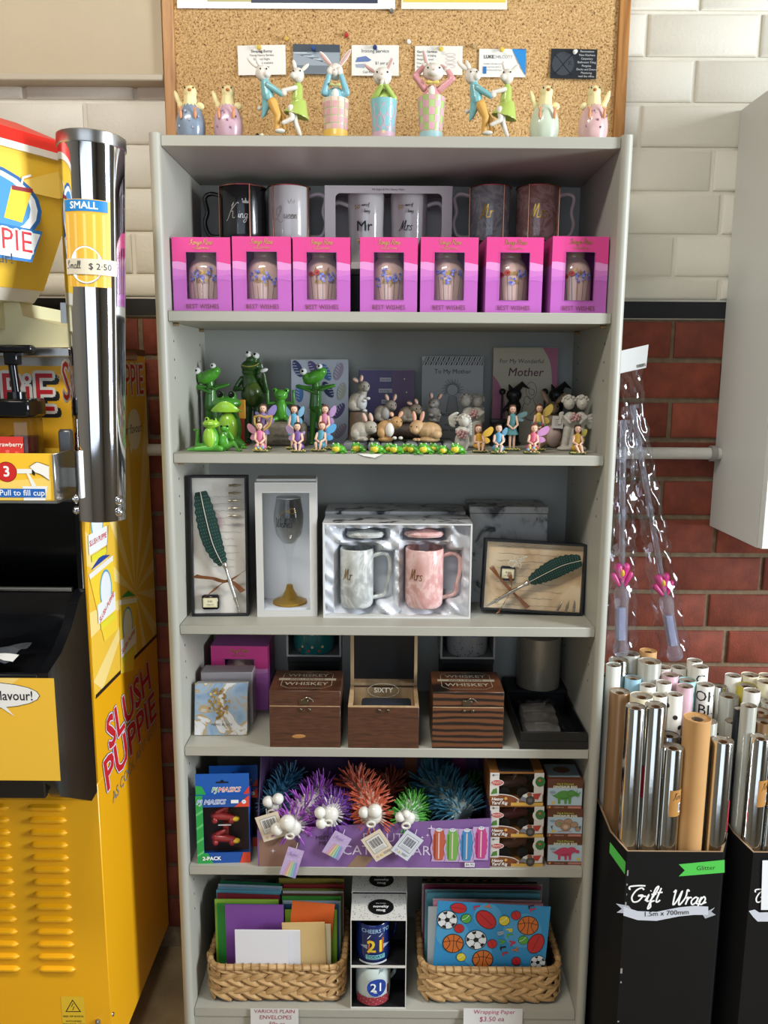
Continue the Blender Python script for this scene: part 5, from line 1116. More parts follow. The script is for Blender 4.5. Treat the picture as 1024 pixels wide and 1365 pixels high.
# bunnies on a stone and log stand
YB = .11; P0, P1 = at(458, 588, Y=.085), at(606, 588, Y=.085); pz = P0.z
st = thing('log_stand', 'dark log and grey stone display stand under the bunnies', 'stand', ((P0.x+P1.x)/2, YB, Z2)); hw = (P1.x-P0.x)/2
for i in range(9):
    x = -hw+hw*2*(i+.5)/9; hh = pz-Z2
    B().box((x, -.022+.004*(i % 2), hh/2), (hw*2/9*1.02, .05+.006*(i % 3), hh), .006).obj('stone', RESIN(('#6f7476', '#5b6062', '#7d8183')[i % 3], var=.2, vs=150), st)
B().b2((-hw*.98, -.01, 0), (hw*.98, .075, (pz-Z2)*.95)).obj('moss_bed', RESIN('#2c3324', var=.4, vs=120), st)
lz = at(530, 563, Y=YB+.04).z-Z2; LOG = RESIN('#3d2f25', var=.4, vs=90, bump=.6, bs=300); lr = (lz-(pz-Z2)*.9)/2
B().tube([(-hw*.9, .045, (pz-Z2)*.95+lr), (hw*.75, .045, (pz-Z2)*.95+lr)], lr, 18).obj('log', LOG, st)
stump_z = at(478, 549, Y=YB+.02).z-Z2
B().tube([(-hw*.72, .02, (pz-Z2)*.9), (-hw*.74, .02, stump_z)], [.022, .017], 12).obj('stump', RESIN('#5d4a38', var=.3, vs=90), st)
def bunny(label, px, py, Y, zb, col, body, head, ears, belly=None, paws=(), inner='#c79a86'):
    f = sfig('bunny_figurine', label, 'figurine', px, py, Y, 'bunny figurines', zb); h = -f.h; X = lambda v: v-px; Z = lambda v: py-v
    C_ = RESIN(col, var=.12, vs=160); bx_, bz, rx, rz = body; hx_, hz, hr = head; s = 1 if hx_ > bx_ else -1
    f.part('body', C_, lambda b: (b.ell((X(bx_), 1, Z(bz)), (rx, rx*.8, rz)), b.ell((X(bx_), 0, max(h, h)+3.5), (rx*.9, rx*.7, 3.8)), b.cap((X(bx_)+s*rx*.4, 0, Z(bz)+rz*.3), (X(hx_), 0, Z(hz)), hr*.75, hr*.7), b.ell((X(bx_)-s*rx*.5, -rx*.4, Z(bz)-rz*.35), (rx*.5, rx*.45, rz*.6))), .8, 3)
    hd = f.part('head', C_, lambda b: (b.ell((X(hx_), -1, Z(hz)), (hr, hr*.9, hr*.95)), b.ell((X(hx_)+s*hr*.35, -hr*.7, Z(hz)-hr*.3), (hr*.55, hr*.5, hr*.45))), .8, 3)
    for a, e in ears:
        er = f.part('ear', C_, lambda b: ear(b, (X(a[0]), 1, Z(a[1])), (X(e[0]), 1, Z(e[1])), 2.9, 1.3), parent=hd)
    for a, e in ears: f.part('inner_ear', RESIN(inner), lambda b: ear(b, (X(a[0]), 0, Z(a[1])), (X(e[0]), -.2, Z(e[1])-1), 1.8, .8), parent=hd)
    f.eye(X(hx_)+s*hr*.1, -hr*.88, Z(hz)+hr*.12, 1.25, parent=hd); f.eye(X(hx_)+s*hr*.75, -hr*.6, Z(hz)+hr*.15, 1.1, parent=hd)
    f.part('nose', RESIN('#9c6a62'), lambda b: b.ell((X(hx_)+s*hr*.55, -hr*1.12, Z(hz)-hr*.2), (.9, .6, .7), None, 6, 5), parent=hd)
    if belly: f.part('belly', RESIN(belly), lambda b: b.ell((X(bx_)+s*rx*.45, -rx*.42, Z(bz)-rz*.05), (rx*.55, rx*.5, rz*.8)))
    for x, z in paws: f.part('paw', RESIN(belly or col), lambda b: b.ell((X(x), -rx*.85, Z(z)), (3, 3, 2.2)))
    return f
top1 = pz; topS = Z2+stump_z; topL = at(530, 563, Y=YB+.04).z
bunny('grey bunny standing upright on the stump', 478, 549, YB+.02, topS, '#8a8478', (477, 536, 12.5, 13), (485, 516, 8.2), [((481, 509), (482, 501)), ((477, 510), (471, 505))], '#a9a9a6', [(491, 531), (486, 534), (487, 547)])
bunny('grey bunny crouching with tall ears on the grey stones', 484, 587, .075, top1, '#9a9284', (480, 574, 12.5, 11.5), (494, 570, 9.5), [((488, 562), (484, 551)), ((496, 562), (493, 551))], None, [(486, 585), (496, 585)])
bunny('dark grey bunny sitting on the log behind the orange bunny', 513, 563, YB+.04, topL, '#7d7468', (509, 551, 10.5, 11), (521, 541, 8), [((517, 534), (514, 526)), ((525, 534), (527, 526))], '#8f8b84', [(520, 560)])
bunny('orange and white bunny sitting up on the grey stones', 518, 586, .075, top1, '#a9814f', (514, 572, 11.5, 12), (528, 563, 8.5), [((523, 555), (521, 550)), ((532, 556), (536, 549))], '#c9c2b8', [(526, 583), (534, 583)])
bunny('brown bunny peering from the log behind the tan bunny', 546, 563, YB+.04, topL, '#6f6454', (542, 553, 11, 11), (554, 546, 8.5), [((549, 540), (543, 536)), ((556, 539), (553, 532))])
bunny('tan bunny lying down with a pink inner ear on the grey stones', 568, 587, .075, top1, '#b08f66', (572, 574, 17, 11.5), (556, 570, 10.5), [((561, 562), (564, 549)), ((553, 562), (551, 549))], None, [(557, 585), (553, 585)], '#c98a80')
bunny('little grey bunny with big ears standing by the cherubs', 579, 562, YB+.04, topL, '#75706a', (579, 551, 8.5, 9.5), (578, 538, 7.5), [((575, 531), (574, 524)), ((584, 532), (588, 525))], None, [(574, 553), (585, 553)])
# row of tiny frogs at the shelf edge
proto = None; FY = mt('#c9b92c', .25, coat=.4)
for i, (px, py, Y, s) in enumerate(((452, 605, .012, 1), (477, 603.5, .03, 1), (503, 605, .012, 1.05), (517, 603, .034, .9), (529, 605, .012, .95), (541, 603.5, .032, .9), (553, 605, .012, .95), (567, 605, .012, 1.05), (582, 603.5, .03, .95), (592, 605, .012, .85), (610, 605, .014, 1.05))):
    lab = ('tiny lime frog with yellow throat lying along the shelf edge', 'frogs at the shelf edge')
    if proto is None:
        f = sfig('tiny_frog', lab[0], 'figurine', px, py, Y, lab[1]); h = -f.h
        f.part('body', FM, lambda b: (b.ell((1, 1, h+6), (8, 6, 5.5)), b.cap((6, 2, h+5), (9, -4, h+3), 3.4, 2.2), b.cap((-3, 3, h+6), (-8, 2, h+3), 3.4, 2), b.ell((-4, -2, h+10), (6, 5, 4)), b.ell((-7, -3, h+13), 2), b.ell((-1, -3, h+13), 2)), .8, 2)
        f.part('throat', FY, lambda b: b.ell((-4, -4.2, h+6.5), (5.4, 4, 4.6)))
        for x in (-8, 5): f.part('foot', FM, lambda b: [b.cap((x, -4, h+2), (x+d*2, -7, h+1), 1, .8) for d in (-1, 0, 1)])
        for x in (-7.3, -.7): f.eye(x, -4.6, h+13.6, .9, EYEW)
        proto = f.t
    else: p_ = at(px, py, Y=Y); o = dup(proto, (p_.x, Y, Z2), (-.5, .4, .1, .9, -.2, .6, -.7, .3)[i % 8]); o.scale = (s, s, s)
# black figures, brown hare
def imp(label, px, py, Y, flip=1):
    f = sfig('black_figurine', label, 'figurine', px, py, Y, 'black figurines'); h = -f.h; K_ = mt('#121216', .35)
    f.part('body', K_, lambda b: (b.ell((0, 0, h+3), (13, 9, 3.5)), b.cap((0, 0, h+4), (1, 0, 36), 10, 8), b.ell((1, -1, 50), (10, 9, 11)), b.ell((1, -1, 66), (10.5, 9.5, 9.5)), b.cap((-8, -2, 50), (-14, -5, 44), 3, 2.4)), 1, 3)
    f.part('pointed_ear', K_, lambda b: b.tube([(4, 0, 72), (12, 0, 80), (21, 0, 74)], [5, 4, .4], 8)); f.part('pointed_ear', K_, lambda b: b.tube([(-3, 0, 73), (-6, 0, 80)], [3.6, .4], 8))
    f.part('staff', K_, lambda b: (b.tube([(-15, -5, h+4), (-15, -5, 66)], 1.5, 8), b.ell((-15, -5, 70), 4.5)))
    for s in (-1, 1): f.eye(1+s*4, -9.6, 68, 1.2, mt('#3a3a42', .2))
    return f
imp('black imp figurine with a ball topped staff, behind the teal fairy', 682, 593, .2); imp('black imp figurine half hidden behind the brown hare', 738, 593, .225)
t = thing('black_cauldron', 'small black stool beside the black staff figurine', 'figurine', at(664, 594, Y=.185)); t.location.z = Z2; k_ = mpp(t.location)
B(k_).b2((-11, -8, 30), (11, 8, 36), 1.5).obj('seat', BLACK, t)
for x in (-9, 9):
    for y in (-6, 6): B(k_).tube([(x, y, 0), (x*.8, y*.8, 31)], 1.5, 8).obj('leg', BLACK, t)
f = sfig('hare_figurine', 'brown hare with long ears and a white tag, behind fairies', 'figurine', 733, 598, .165); h = -f.h; HARE = RESIN('#8a765c', var=.1, vs=120)
f.part('body', HARE, lambda b: (b.ell((3, 0, (h+34)/2), (15, 12, (34-h)/2)), b.ell((2, 0, 38), (10, 9, 10)), b.cap((-9, -4, h+6), (-13, -9, h+3), 5, 3.5), b.cap((13, -4, h+6), (17, -9, h+3), 5, 3.5)), 1, 3)
f.part('chest', RESIN('#b59a90'), lambda b: b.ell((3, -5.5, 17), (10.5, 8.5, 15)))
hd = f.part('head', HARE, lambda b: (b.ell((1, -2, 54), (9, 9, 8.5)), b.ell((0, -9, 51), (5, 5, 4.5))), 1, 3)
for a, e in (((-4, 0, 60), (-13, 1, 76)), ((6, 0, 60), (19, 1, 73))): er = f.part('ear', HARE, lambda b: ear(b, a, e, 3.4, 1.5), parent=hd); f.part('inner_ear', RESIN('#b08a70'), lambda b: ear(b, (a[0], -1, a[2]), (e[0], -.2, e[2]-1.5), 2, .8), parent=hd)
for x in (-3, 6): f.eye(x, -9.4, 56, 1.3, parent=hd)
tg = f.part('price_tag', mt('#cfccc4', .5), lambda b: b.box((6, -15, 36), (15, .5, 16), 0, (0, .06, 0))); q = Print(plane((6*f.k, -15.4*f.k, (36+f.h)*f.k)))
for i in range(4): q.line([(-.006, .005-.0035*i), (.005, .005-.0035*i)], .0006, '#8f5a5e', False)
q.obj('tag_lines', tg)

# books at the back of the shelf
def book(px0, px1, pyt, Y, col, label, th=.012, lean=.06, name='gift_book', cat='book'):
    a, c = at(px0, pyt, Y=Y), at(px1, pyt, Y=Y); H = a.z-Z2; W_ = c.x-a.x
    t = thing(name, label, cat, ((a.x+c.x)/2, Y-.5*H*0, Z2), rot=(-lean, 0, 0))
    B().b2((-W_/2, 0, 0), (W_/2, th, H/math.cos(lean)), .0008).obj('cover', mt(col, .45), t); B().b2((-W_/2+.003, .0015, H/math.cos(lean)-.0005), (W_/2-.001, th-.0015, H/math.cos(lean)+.0006)).obj('pages', mt('#d8d4c6', .8), t)
    return t, Print(plane((0, 0, 0))), W_, H/math.cos(lean)
t, q, W_, H_ = book(387, 464, 479, .235, '#aeb2bd', 'hardback book with blue and purple feathers behind the slim frog')
rr = random.Random(5)
for i in range(16):
    u, v = (-.36+.24*(i % 4)+rr.uniform(-.03, .03))*W_, (.12+.25*(i//4)+rr.uniform(-.03, .03))*H_; a = (1.9, 2.3, -.9, 1.2)[i % 4]+rr.uniform(-.3, .3); L = .023; w_ = .0085
    u = max(-W_/2+.0125, min(W_/2-.0125, u)); v = max(.0185, min(H_-.0185, v)); c, s = math.cos(a), math.sin(a); col = ('#2b2f5c', '#4a3a6c', '#3f6a9c', '#8f7f92', '#23284a', '#9a9a8a')[i % 6]
    q.disc(u, v, L*.8, col, w_, 16, a); q.l -= q.dl*.9
    for j in range(-2, 3): q.line([(u+c*j*.006, v+s*j*.006), (u+c*(j*.006+.004)-s*.008, v+s*(j*.006+.004)+c*.008)], .0012, '#b4b8c4', False); q.l -= q.dl*.95
q.obj('feather_print', t)
t, q, W_, H_ = book(478, 553, 493, .235, '#4f4470', 'purple book with small white caption strips behind the bunnies')
q.rect(-.5*W_, 0, .5*W_, .3*H_, '#5d4a5c'); q.rect(.1*W_, .3*H_, .5*W_, H_, '#63496f')
for v, w_, s in ((.87, .1, 'you are'), (.72, .12, 'my magic'), (.57, .07, 'mum')): q.rect(-w_*W_-.02*W_, v*H_-.004, w_*W_-.02*W_, v*H_+.004, '#a9a9b0'); q.text(s, -.02*W_, v*H_, .006, '#33333c')
for u, v in ((.32, .88), (.36, .7), (.18, .62)): q.poly([(u*W_-.002, v*H_), (u*W_, v*H_-.0022), (u*W_+.002, v*H_), (u*W_, v*H_+.0022)], '#cfc5a4')
for i in range(12): q.line([((-.3+.06*i)*W_, .12*H_), ((-.3+.06*i+.02*math.sin(i))*W_, (.3+.1*math.sin(i*1.7))*H_)], .0012, '#4a3640', False)
q.obj('cover_print', t)
t, q, W_, H_ = book(563, 646, 475, .235, '#a8a9aa', 'grey book titled to my mother with a black check band')
q.rect(-.5*W_, H_-.017, .5*W_, H_, '#b8b8b6'); n = 12
for i in range(n*2): u = -.5*W_+i*W_/n/2; q.poly([(u, H_-.017), (u+W_/n*.28, H_-.017), (min(.5*W_, u+W_/n*.28+.008), H_-.0005), (min(.5*W_, u+.008), H_-.0005)], '#26262a' if i % 2 else '#77777a'); q.l -= q.dl
q.l += q.dl; q.rect(-.5*W_, H_-.0115, .5*W_, H_-.0085, '#8f8f90'); q.text('To My Mother', .0, H_-.03, .0125, '#2b2b2e')
c = (0, .62*H_); q.ring(c[0], c[1], .0115, .0008, '#2b2b2e')
for i in range(30): a = PI*(-.15+1.3*i/29); q.line([(c[0]+.0115*math.cos(a), c[1]+.0115*math.sin(a)), (c[0]+(.019+.004*math.sin(i*2.7))*math.cos(a+.1), c[1]+(.019+.004*math.sin(i*2.7))*math.sin(a+.1))], .0007, '#2b2b2e', False)
q.poly([(-.007, .55*H_), (.007, .55*H_), (.013, .36*H_), (-.013, .36*H_)], '#8d8d8e'); q.line([(-.007, .55*H_), (-.013, .36*H_)], .0008, '#2b2b2e', False); q.line([(.007, .55*H_), (.013, .36*H_)], .0008, '#2b2b2e', False); q.text('Because...', -.004, .34*H_, .012, '#2b2b2e', shear=.2); q.text('mothers', 0, .22*H_, .009, '#2b2b2e'); q.text('are special', 0, .16*H_, .009, '#2b2b2e')
q.obj('cover_print', t)
t, q, W_, H_ = book(659, 746, 463, .235, '#b9b09a', 'cream and pink book titled for my wonderful mother')
q.poly([(.22*W_, H_)]+crom([(.26*W_, H_), (.38*W_, .85*H_), (.42*W_, .6*H_), (.4*W_, .3*H_), (.36*W_, .02*H_)])+[(.5*W_, .02*H_), (.5*W_, H_)], '#a8617c'); q.poly(crom([(-.5*W_, .72*H_), (-.38*W_, .6*H_), (-.3*W_, .4*H_), (-.3*W_, .02*H_)])+[(-.5*W_, .02*H_)], '#a8617c')
q.text('For My Wonderful', -.06*W_, .86*H_, .0118, '#3a3430', shear=.08); q.text('Mother', .0, .745*H_, .0235, '#5c1f33', shear=.15, bold=.008)
u, v = .1*W_, .56*H_; q.ring(u, v, .0105, .0009, '#4a4440', rv=.017); q.line([(u-.005, v+.008), (u-.004, v-.006), (u+.004, v-.009), (u+.006, v), (u-.002, v+.004), (u-.005, v+.008)], .0009, '#4a4440'); q.ring(u-.008, v-.02, .0065, .0009, '#4a4440', rv=.0085); q.line([(u-.014, v-.026), (u-.018, v-.042), (u-.008, v-.058), (u+.006, v-.06)], .0012, '#4a4440'); q.line([(u+.004, v-.018), (u+.01, v-.035), (u-.002, v-.05)], .0009, '#4a4440')
q.obj('cover_print', t)
p_ = at(495, 606, Z=Z2); t = thing('paper_slip', 'small white paper slip hanging over the shelf edge under tiny frogs', 'slip', (p_.x, .0015, Z2+.0004))
B().add([(-.026, .02, 0), (.02, .02, 0), (.02, -.001, 0), (-.022, -.001, 0), (.006, -.003, -.006), (-.014, -.0025, -.003)], [(0, 3, 2, 1), (3, 5, 4, 2)]).obj('paper', mt('#d3d0c8', .6), t)
# ------------------------------------------------------------------ first shelf: candle boxes and mugs
Z1 = SH[0]; INKG = mt('#c9a05a', .3, .8)
def bx_open(b, W_, D_, H_, win, th=.0012):        # carton with a window cut in its front; win=(u0,v0,u1,v1) from the left bottom
    u0, v0, u1, v1 = win; x = W_/2
    b.b2((-x, 0, 0), (-x+u0, th, H_)).b2((-x+u1, 0, 0), (x, th, H_)).b2((-x+u0, 0, 0), (-x+u1, th, v0)).b2((-x+u0, 0, v1), (-x+u1, th, H_))
    b.b2((-x, th, 0), (-x+th, D_, H_)).b2((x-th, th, 0), (x, D_, H_)).b2((-x+th, th, 0), (x-th, D_, th)).b2((-x+th, th, H_-th), (x-th, D_, H_)).b2((-x+th, D_-th, th), (x-th, D_, H_-th))
    return b
def candle_box(label, x, y, z, W_, H_, words, poppy=False, rz=0, group='best wishes candle boxes'):
    D_ = .085; t = thing('candle_gift_box', label, 'gift box', (x, y, z), rz, group); u0, u1, v0, v1 = .24*W_, .76*W_, .175*H_, .8*H_
    bx_open(B(), W_, D_, H_, (u0, v0, u1, v1)).obj('carton', mt('#b45fb0', .4), t)
    q = Print(plane((-W_/2, 0, 0)), base=.0001, dl=.00008)
    def band(f0, f1, col):                      # wavy colour bands that leave the window open
        for a, c in ((0, u0), (u1, W_)):
            n = 6; us = [a+(c-a)*i/n for i in range(n+1)]; q.poly([(u, f0(u)) for u in us]+[(u, f1(u)) for u in us[::-1]], col); q.l -= q.dl
        q.l += q.dl
    wv = lambda v, ph, am=.0022: (lambda u: v+am*math.sin(u*95+ph))
    k = lambda v: (lambda u: v)
    band(wv(.66*H_, 1), k(H_), '#d23f86'); q.rect(u0, v1, u1, H_, '#d23f86')
    band(wv(.58*H_, 2.5), wv(.66*H_, 1), '#d68ec4'); band(wv(.5*H_, 4), wv(.58*H_, 2.5), '#c572ba'); band(wv(.42*H_, 0), wv(.5*H_, 4), '#bb68b8')
    q.l += .0004
    q.hand('Sonya Rose', W_*.5, .905*H_, .0042, .0009, INKG, sx=1.05, align='C', shear=.2); q.text('COLLECTION', W_*.5, .85*H_, .0044, INKG, bold=.02); q.text('BEST WISHES', W_*.5, .075*H_, .0108, '#6f3f34', sx=.92)
    for xx in (u0, u1): q.rect(xx-.0004, v0, xx+.0004, v1, '#7d3f7a'); q.l -= q.dl
    for vv in (v0, v1): q.rect(u0, vv-.0004, u1, vv+.0004, '#7d3f7a'); q.l -= q.dl
    q.obj('box_print', t)
    q = Print(plane((W_/2, 0, 0), (0, 1, 0), (0, 0, 1)), base=.0002); q.rect(0, .64*H_, D_, H_, '#b53a78'); q.obj('side_print', t)
    q = Print(plane((-W_/2, D_, 0), (0, -1, 0), (0, 0, 1)), base=.0002); q.rect(0, .64*H_, D_, H_, '#b53a78'); q.obj('side_print', t)
    r = W_*.33; c0 = D_*.5; gh = H_*.78
    g = B().lathe([(.0001, .004), (r*.8, .004), (r*.95, .012), (r, .025), (r, gh*.62), (r*.96, gh*.76), (r*.84, gh*.88), (r*.62, gh*.96), (r*.58, gh)], 26, (0, c0, 0), lid=False).obj('candle_glass', mt('#c7a79f', .1, coat=.5), t)
    B().lathe([(r*.5, gh-.004), (r*.62, gh-.002), (r*.62, gh+.01), (0, gh+.011)], 22, (0, c0, 0)).obj('glass_lid', mt('#c9b7a4', .15, .2), g)
    q = Print(cyl((0, c0, 0), r), base=.0005); rr = random.Random(hash(words) % 999 if False else len(words)*7+ord(words[0]))
    for i, wd in enumerate(words.split()): q.hand(wd, rr.uniform(-.004, .002), .52*H_-.015*i, .0058, .0011, INKG, sx=.8, align='C')
    for i in range(5):
        u = -.02+.01*i+rr.uniform(-.002, .002); v = .24*H_+rr.uniform(.018, .034)+.006*(i % 2)
        q.line([(u*.8, .19*H_), (u, v)], .0007, '#4c4f52', False)
        if poppy and i < 2:
            q.disc(u, v+.003, .0055, '#b8413c', .0046, 10); q.disc(u+.001, v+.003, .0015, '#3a2226', n=8)
        else:
            for j in range(8): q.disc(u+rr.uniform(-.0038, .0038), v+rr.uniform(-.003, .011), .0022, ('#5a5fae', '#7d7fc8', '#9a97d2')[j % 3], n=7); q.l -= q.dl*.8
    q.obj('flower_print', g)
    B().grid(lambda a, b_: (-W_/2+u0+(u1-u0)*a, .0014, v0+(v1-v0)*b_), 1, 1, False).obj('window_film', FILM, t)
    return t
BW = [(232, 309, 316, 'Amazing Friend', False, 0, 'pink best wishes candle box in front of the black King mug'), (311.5, 389, 315, 'My Family', False, .0, 'pink best wishes candle box between the King and Queen mugs'), (391.5, 467, 316, 'Special Nana', True, .03, 'pink best wishes candle box with a poppy, in front of the white mug carton end'),
      (480, 556, 316, 'Live Laugh', False, .02, 'pink best wishes candle box directly in front of the boxed Mr Right mug'), (560, 636, 316, 'Love You', False, .02, 'pink best wishes candle box directly in front of the boxed Mrs mug'), (646.5, 722, 316, 'Dear Mum', True, .035, 'pink best wishes candle box with poppies below the marbled Mr mug'), (733, 808, 315, 'Sister', True, .05, 'pink best wishes candle box with a poppy against the right side panel')]
for a, c, tp, wd, pp, rz, lab in BW:
    p0, p1 = at(a, 414, Y=.03), at(c, 414, Y=.03); W_ = p1.x-p0.x; H_ = at(a, tp, Y=.03).z-Z1
    candle_box(lab, (p0.x+p1.x)/2, .03, Z1, W_, H_, wd, pp, rz)
def plinth(label, px0, px1, pyb, Y, D_, col, Z=Z1, name='plain_carton'):
    a, c = at(px0, pyb, Y=Y), at(px1, pyb, Y=Y); t = thing(name, label, 'box', ((a.x+c.x)/2, Y+D_/2, Z)); W_ = c.x-a.x; H_ = a.z-Z
    B().b2((-W_/2, -D_/2, 0), (W_/2, D_/2, H_-.012), .0008).obj('base', mt(col, .5), t); B().b2((-W_/2-.001, -D_/2-.001, H_-.0118), (W_/2+.001, D_/2+.001, H_), .0008).obj('lid', mt(col, .5), t)
    return t, Z+H_
def mug_body(b, r, H_, flare=0, th=.0028):
    return b.lathe([(.0001, .002), (r*.86, 0), (r*.9, .001), (r*(.985-flare), .006), (r*(1-flare), .02), (r*(1-flare*.4), H_*.7), (r, H_-.002), (r-th*.5, H_), (r-th, H_-.002), (r-th-flare*r*.6, .01), (.0001, .008)], 34)
def handle(b, r, H_, s, wavy=False):
    P = [(s*(r-.002), 0, H_*.86), (s*(r+.018), 0, H_*.9), (s*(r+.03), 0, H_*.82), (s*(r+.0255 if wavy else r+.031), 0, H_*.58), (s*(r+.031 if wavy else r+.026), 0, H_*.38), (s*(r+.022), 0, H_*.16 if wavy else H_*.2), (s*(r-.002), 0, H_*.14)]
    return b.tube(crom(P, 4), .0042, 10)
def mug(label, px0, px1, pyt, Y, zb, m, side, rods, prt, wavy=True, flare=0, hm=None, name='mug', H_=None, group=None, hr=0):
    a, c = at(px0, pyt, Y=Y), at(px1, pyt, Y=Y); r = (c.x-a.x)/2; H_ = H_ or a.z-zb
    t = thing(name, label, 'mug', ((a.x+c.x)/2, Y, zb), 0, group)
    mug_body(B(), r, H_, flare).obj('cup', m, t); handle(B(), r, H_, side, wavy).obj('handle', hm or m, t, rot=(0, 0, hr))
    if rods:
        B().tube([((r+.001)*math.cos(2*PI*i/30), (r+.001)*math.sin(2*PI*i/30), H_-.001) for i in range(30)], .0014, 6, closed=True).obj('rim_band', ROSE, t)
        for u in rods: an = -PI/2+math.asin(max(-1, min(1, u))); B().tube([((r+.0016)*math.cos(an), (r+.0016)*math.sin(an), .002), ((r+.0016)*math.cos(an), (r+.0016)*math.sin(an), H_)], .0013, 6).obj('frame_rod', ROSE, t)
        B().tube([((r+.001)*math.cos(2*PI*i/30), (r+.001)*math.sin(2*PI*i/30), .003) for i in range(30)], .0013, 6, closed=True).obj('base_ring', ROSE, t)
    q = Print(cyl((0, 0, 0), r), base=.0005); prt(q, r, H_)
    if q.b.f: q.obj('mug_print', t)
    return t
SILV2 = mt('#cfcac2', .25, .7)
def crown(q, u, v, s, c): q.poly([(u-s, v), (u+s, v), (u+s*1.2, v+s*1.1), (u+s*.55, v+s*.6), (u, v+s*1.4), (u-s*.55, v+s*.6), (u-s*1.2, v+s*1.1)], c); [q.disc(u+d*s*1.1, v+s*(1.5-.25*abs(d)), s*.2, c, n=8) for d in (-1, 0, 1)]
MZ = at(320, 326, Y=.205).z
def king(q, r, H_): q.hand('K', -.026, H_*.4, .0135, .0013, SILV2, sx=.85, shear=.3); q.hand('ing', -.003, H_*.4, .008, .0013, SILV2, sx=1.0); crown(q, .012, H_*.66, .0055, SILV2)
def queen(q, r, H_): q.hand('Q', -.024, H_*.38, .0125, .0011, mt('#9d938c', .3, .6), sx=.8); q.hand('ueen', -.006, H_*.4, .0078, .0011, mt('#8a807a', .3, .6), sx=.95); crown(q, .01, H_*.66, .005, mt('#d9d5cf', .3, .5))
plinth('black lidded carton under the King mug', 288, 358, 326, .165, .08, '#151517'); plinth('white lidded carton under the Queen mug', 361, 420, 326, .165, .08, '#b9b5b0')
mug('black King mug with crown and rose gold frame', 293.5, 354, 251, .205, MZ, mt('#131315', .2, coat=.4), -1, (-.97, .42), king)
mug('white Queen mug with crown and rose gold frame', 357.5, 413, 251, .205, MZ, mt('#c3bfbc', .2, coat=.4), 1, (-.66, .93), queen)
GMAR = ramp_mat('grey_marble_glaze', [(.3, '#77777a'), (.48, '#8f9090'), (.55, '#a7a7a5'), (.7, '#7f8082')], 22, .18, 6, 3, coat=.4); PMAR = ramp_mat('pink_marble_glaze', [(.3, '#8f6159'), (.48, '#a37a70'), (.55, '#b8948a'), (.7, '#946a62')], 22, .18, 6, 3, coat=.4)
plinth('black lidded carton under the grey marbled Mr mug', 622, 684, 327, .165, .08, '#1a1a1c'); plinth('grey lidded carton under the pink marbled Mrs mug', 687, 750, 327, .165, .08, '#6f6d6b')
gold_txt = lambda s: (lambda q, r, H_: q.hand(s, -.024 if s == 'Mr' else -.02, H_*.42, .0125, .0017, GOLD, sx=.85, shear=.2))
MZ2 = at(655, 327, Y=.205).z
mug('grey marbled Mr mug with gold lettering and rose gold frame', 627, 681, 251, .205, MZ2, GMAR, -1, (-.98, .55), gold_txt('Mr'), hm=mt('#b9b0ac', .2))
mug('pink marbled Mrs mug with gold lettering and rose gold frame', 689, 745, 251, .205, MZ2, PMAR, 1, (-.52, .97), gold_txt('Mrs'), hm=mt('#b9a5a0', .2))
plinth('black carton under the white anniversary mug carton', 438, 600, 358, .165, .1, '#121213')
a, c = at(433.5, 358, Y=.17), at(603.5, 248, Y=.17); cz = a.z; W_, H_ = c.x-a.x, c.z-a.z
ct = thing('mug_carton', 'white window carton holding two anniversary mugs', 'box', ((a.x+c.x)/2, .17, cz))
CT = mt('#b7b0ae', .45); u0, u1, v1 = 14*mpp(a), W_-13.5*mpp(a), H_-9.5*mpp(a)
bx_open(B(), W_, .1, H_, (u0, .012, u1, v1)).obj('carton', CT, ct)
b = B()
for s, u in ((1, u0), (-1, u1)):
    x = -W_/2+u; n = 6; P = [(x, v1)]+[(x+s*.009*(1-math.sin(PI/2*i/n)), v1-.009*(1-math.cos(PI/2*i/n))) for i in range(n+1)]; b.prism([(p, q_) for p, q_ in P], 0, .0012)
b.obj('window_corner', CT, ct, fix=True)
q = Print(plane((0, 0, 0))); q.text('Mr Right & Mrs Always Right', 0, (v1+H_)/2, .0052, '#5a5452'); q.obj('carton_print', ct)
def fifty(l1, l2, l3):
    def fn(q, r, H_):
        q.text('50', -.017, H_*.8, .0115, GOLD); q.hand('Years of', -.008, H_*.81, .003, .0006, '#3a3636', sx=.8); q.hand('loving', -.003, H_*.73, .003, .0006, '#3a3636', sx=.8)
        if l1 == 'Mr': q.text('Mr', -.003, H_*.55, .026, '#1d1b1b', bold=.01)
        else: q.hand(l1, -.02, H_*.5, .009, .0013, '#1d1b1b', sx=.9, shear=.3)
        q.text(l2, -.004, H_*.36, .0125, '#1d1b1b' if l1 != 'Mr' else INKG); q.text(l3, -.004, H_*.22, .0115, '#1d1b1b')
    return fn
mz = cz+.0014
mug('white anniversary Mr Right mug inside the window carton', 463.5, 513.5, 260, .217, mz, mt('#c9c3c0', .15, coat=.5), -1, (), fifty('Mr', 'Right', ''), False, .08)
mug('white anniversary Mrs Always Right mug inside the window carton', 520.5, 570.5, 260, .217, mz, mt('#c9c3c0', .15, coat=.5), 1, (), fifty('Mrs', 'Always', 'Right'), False, .08)

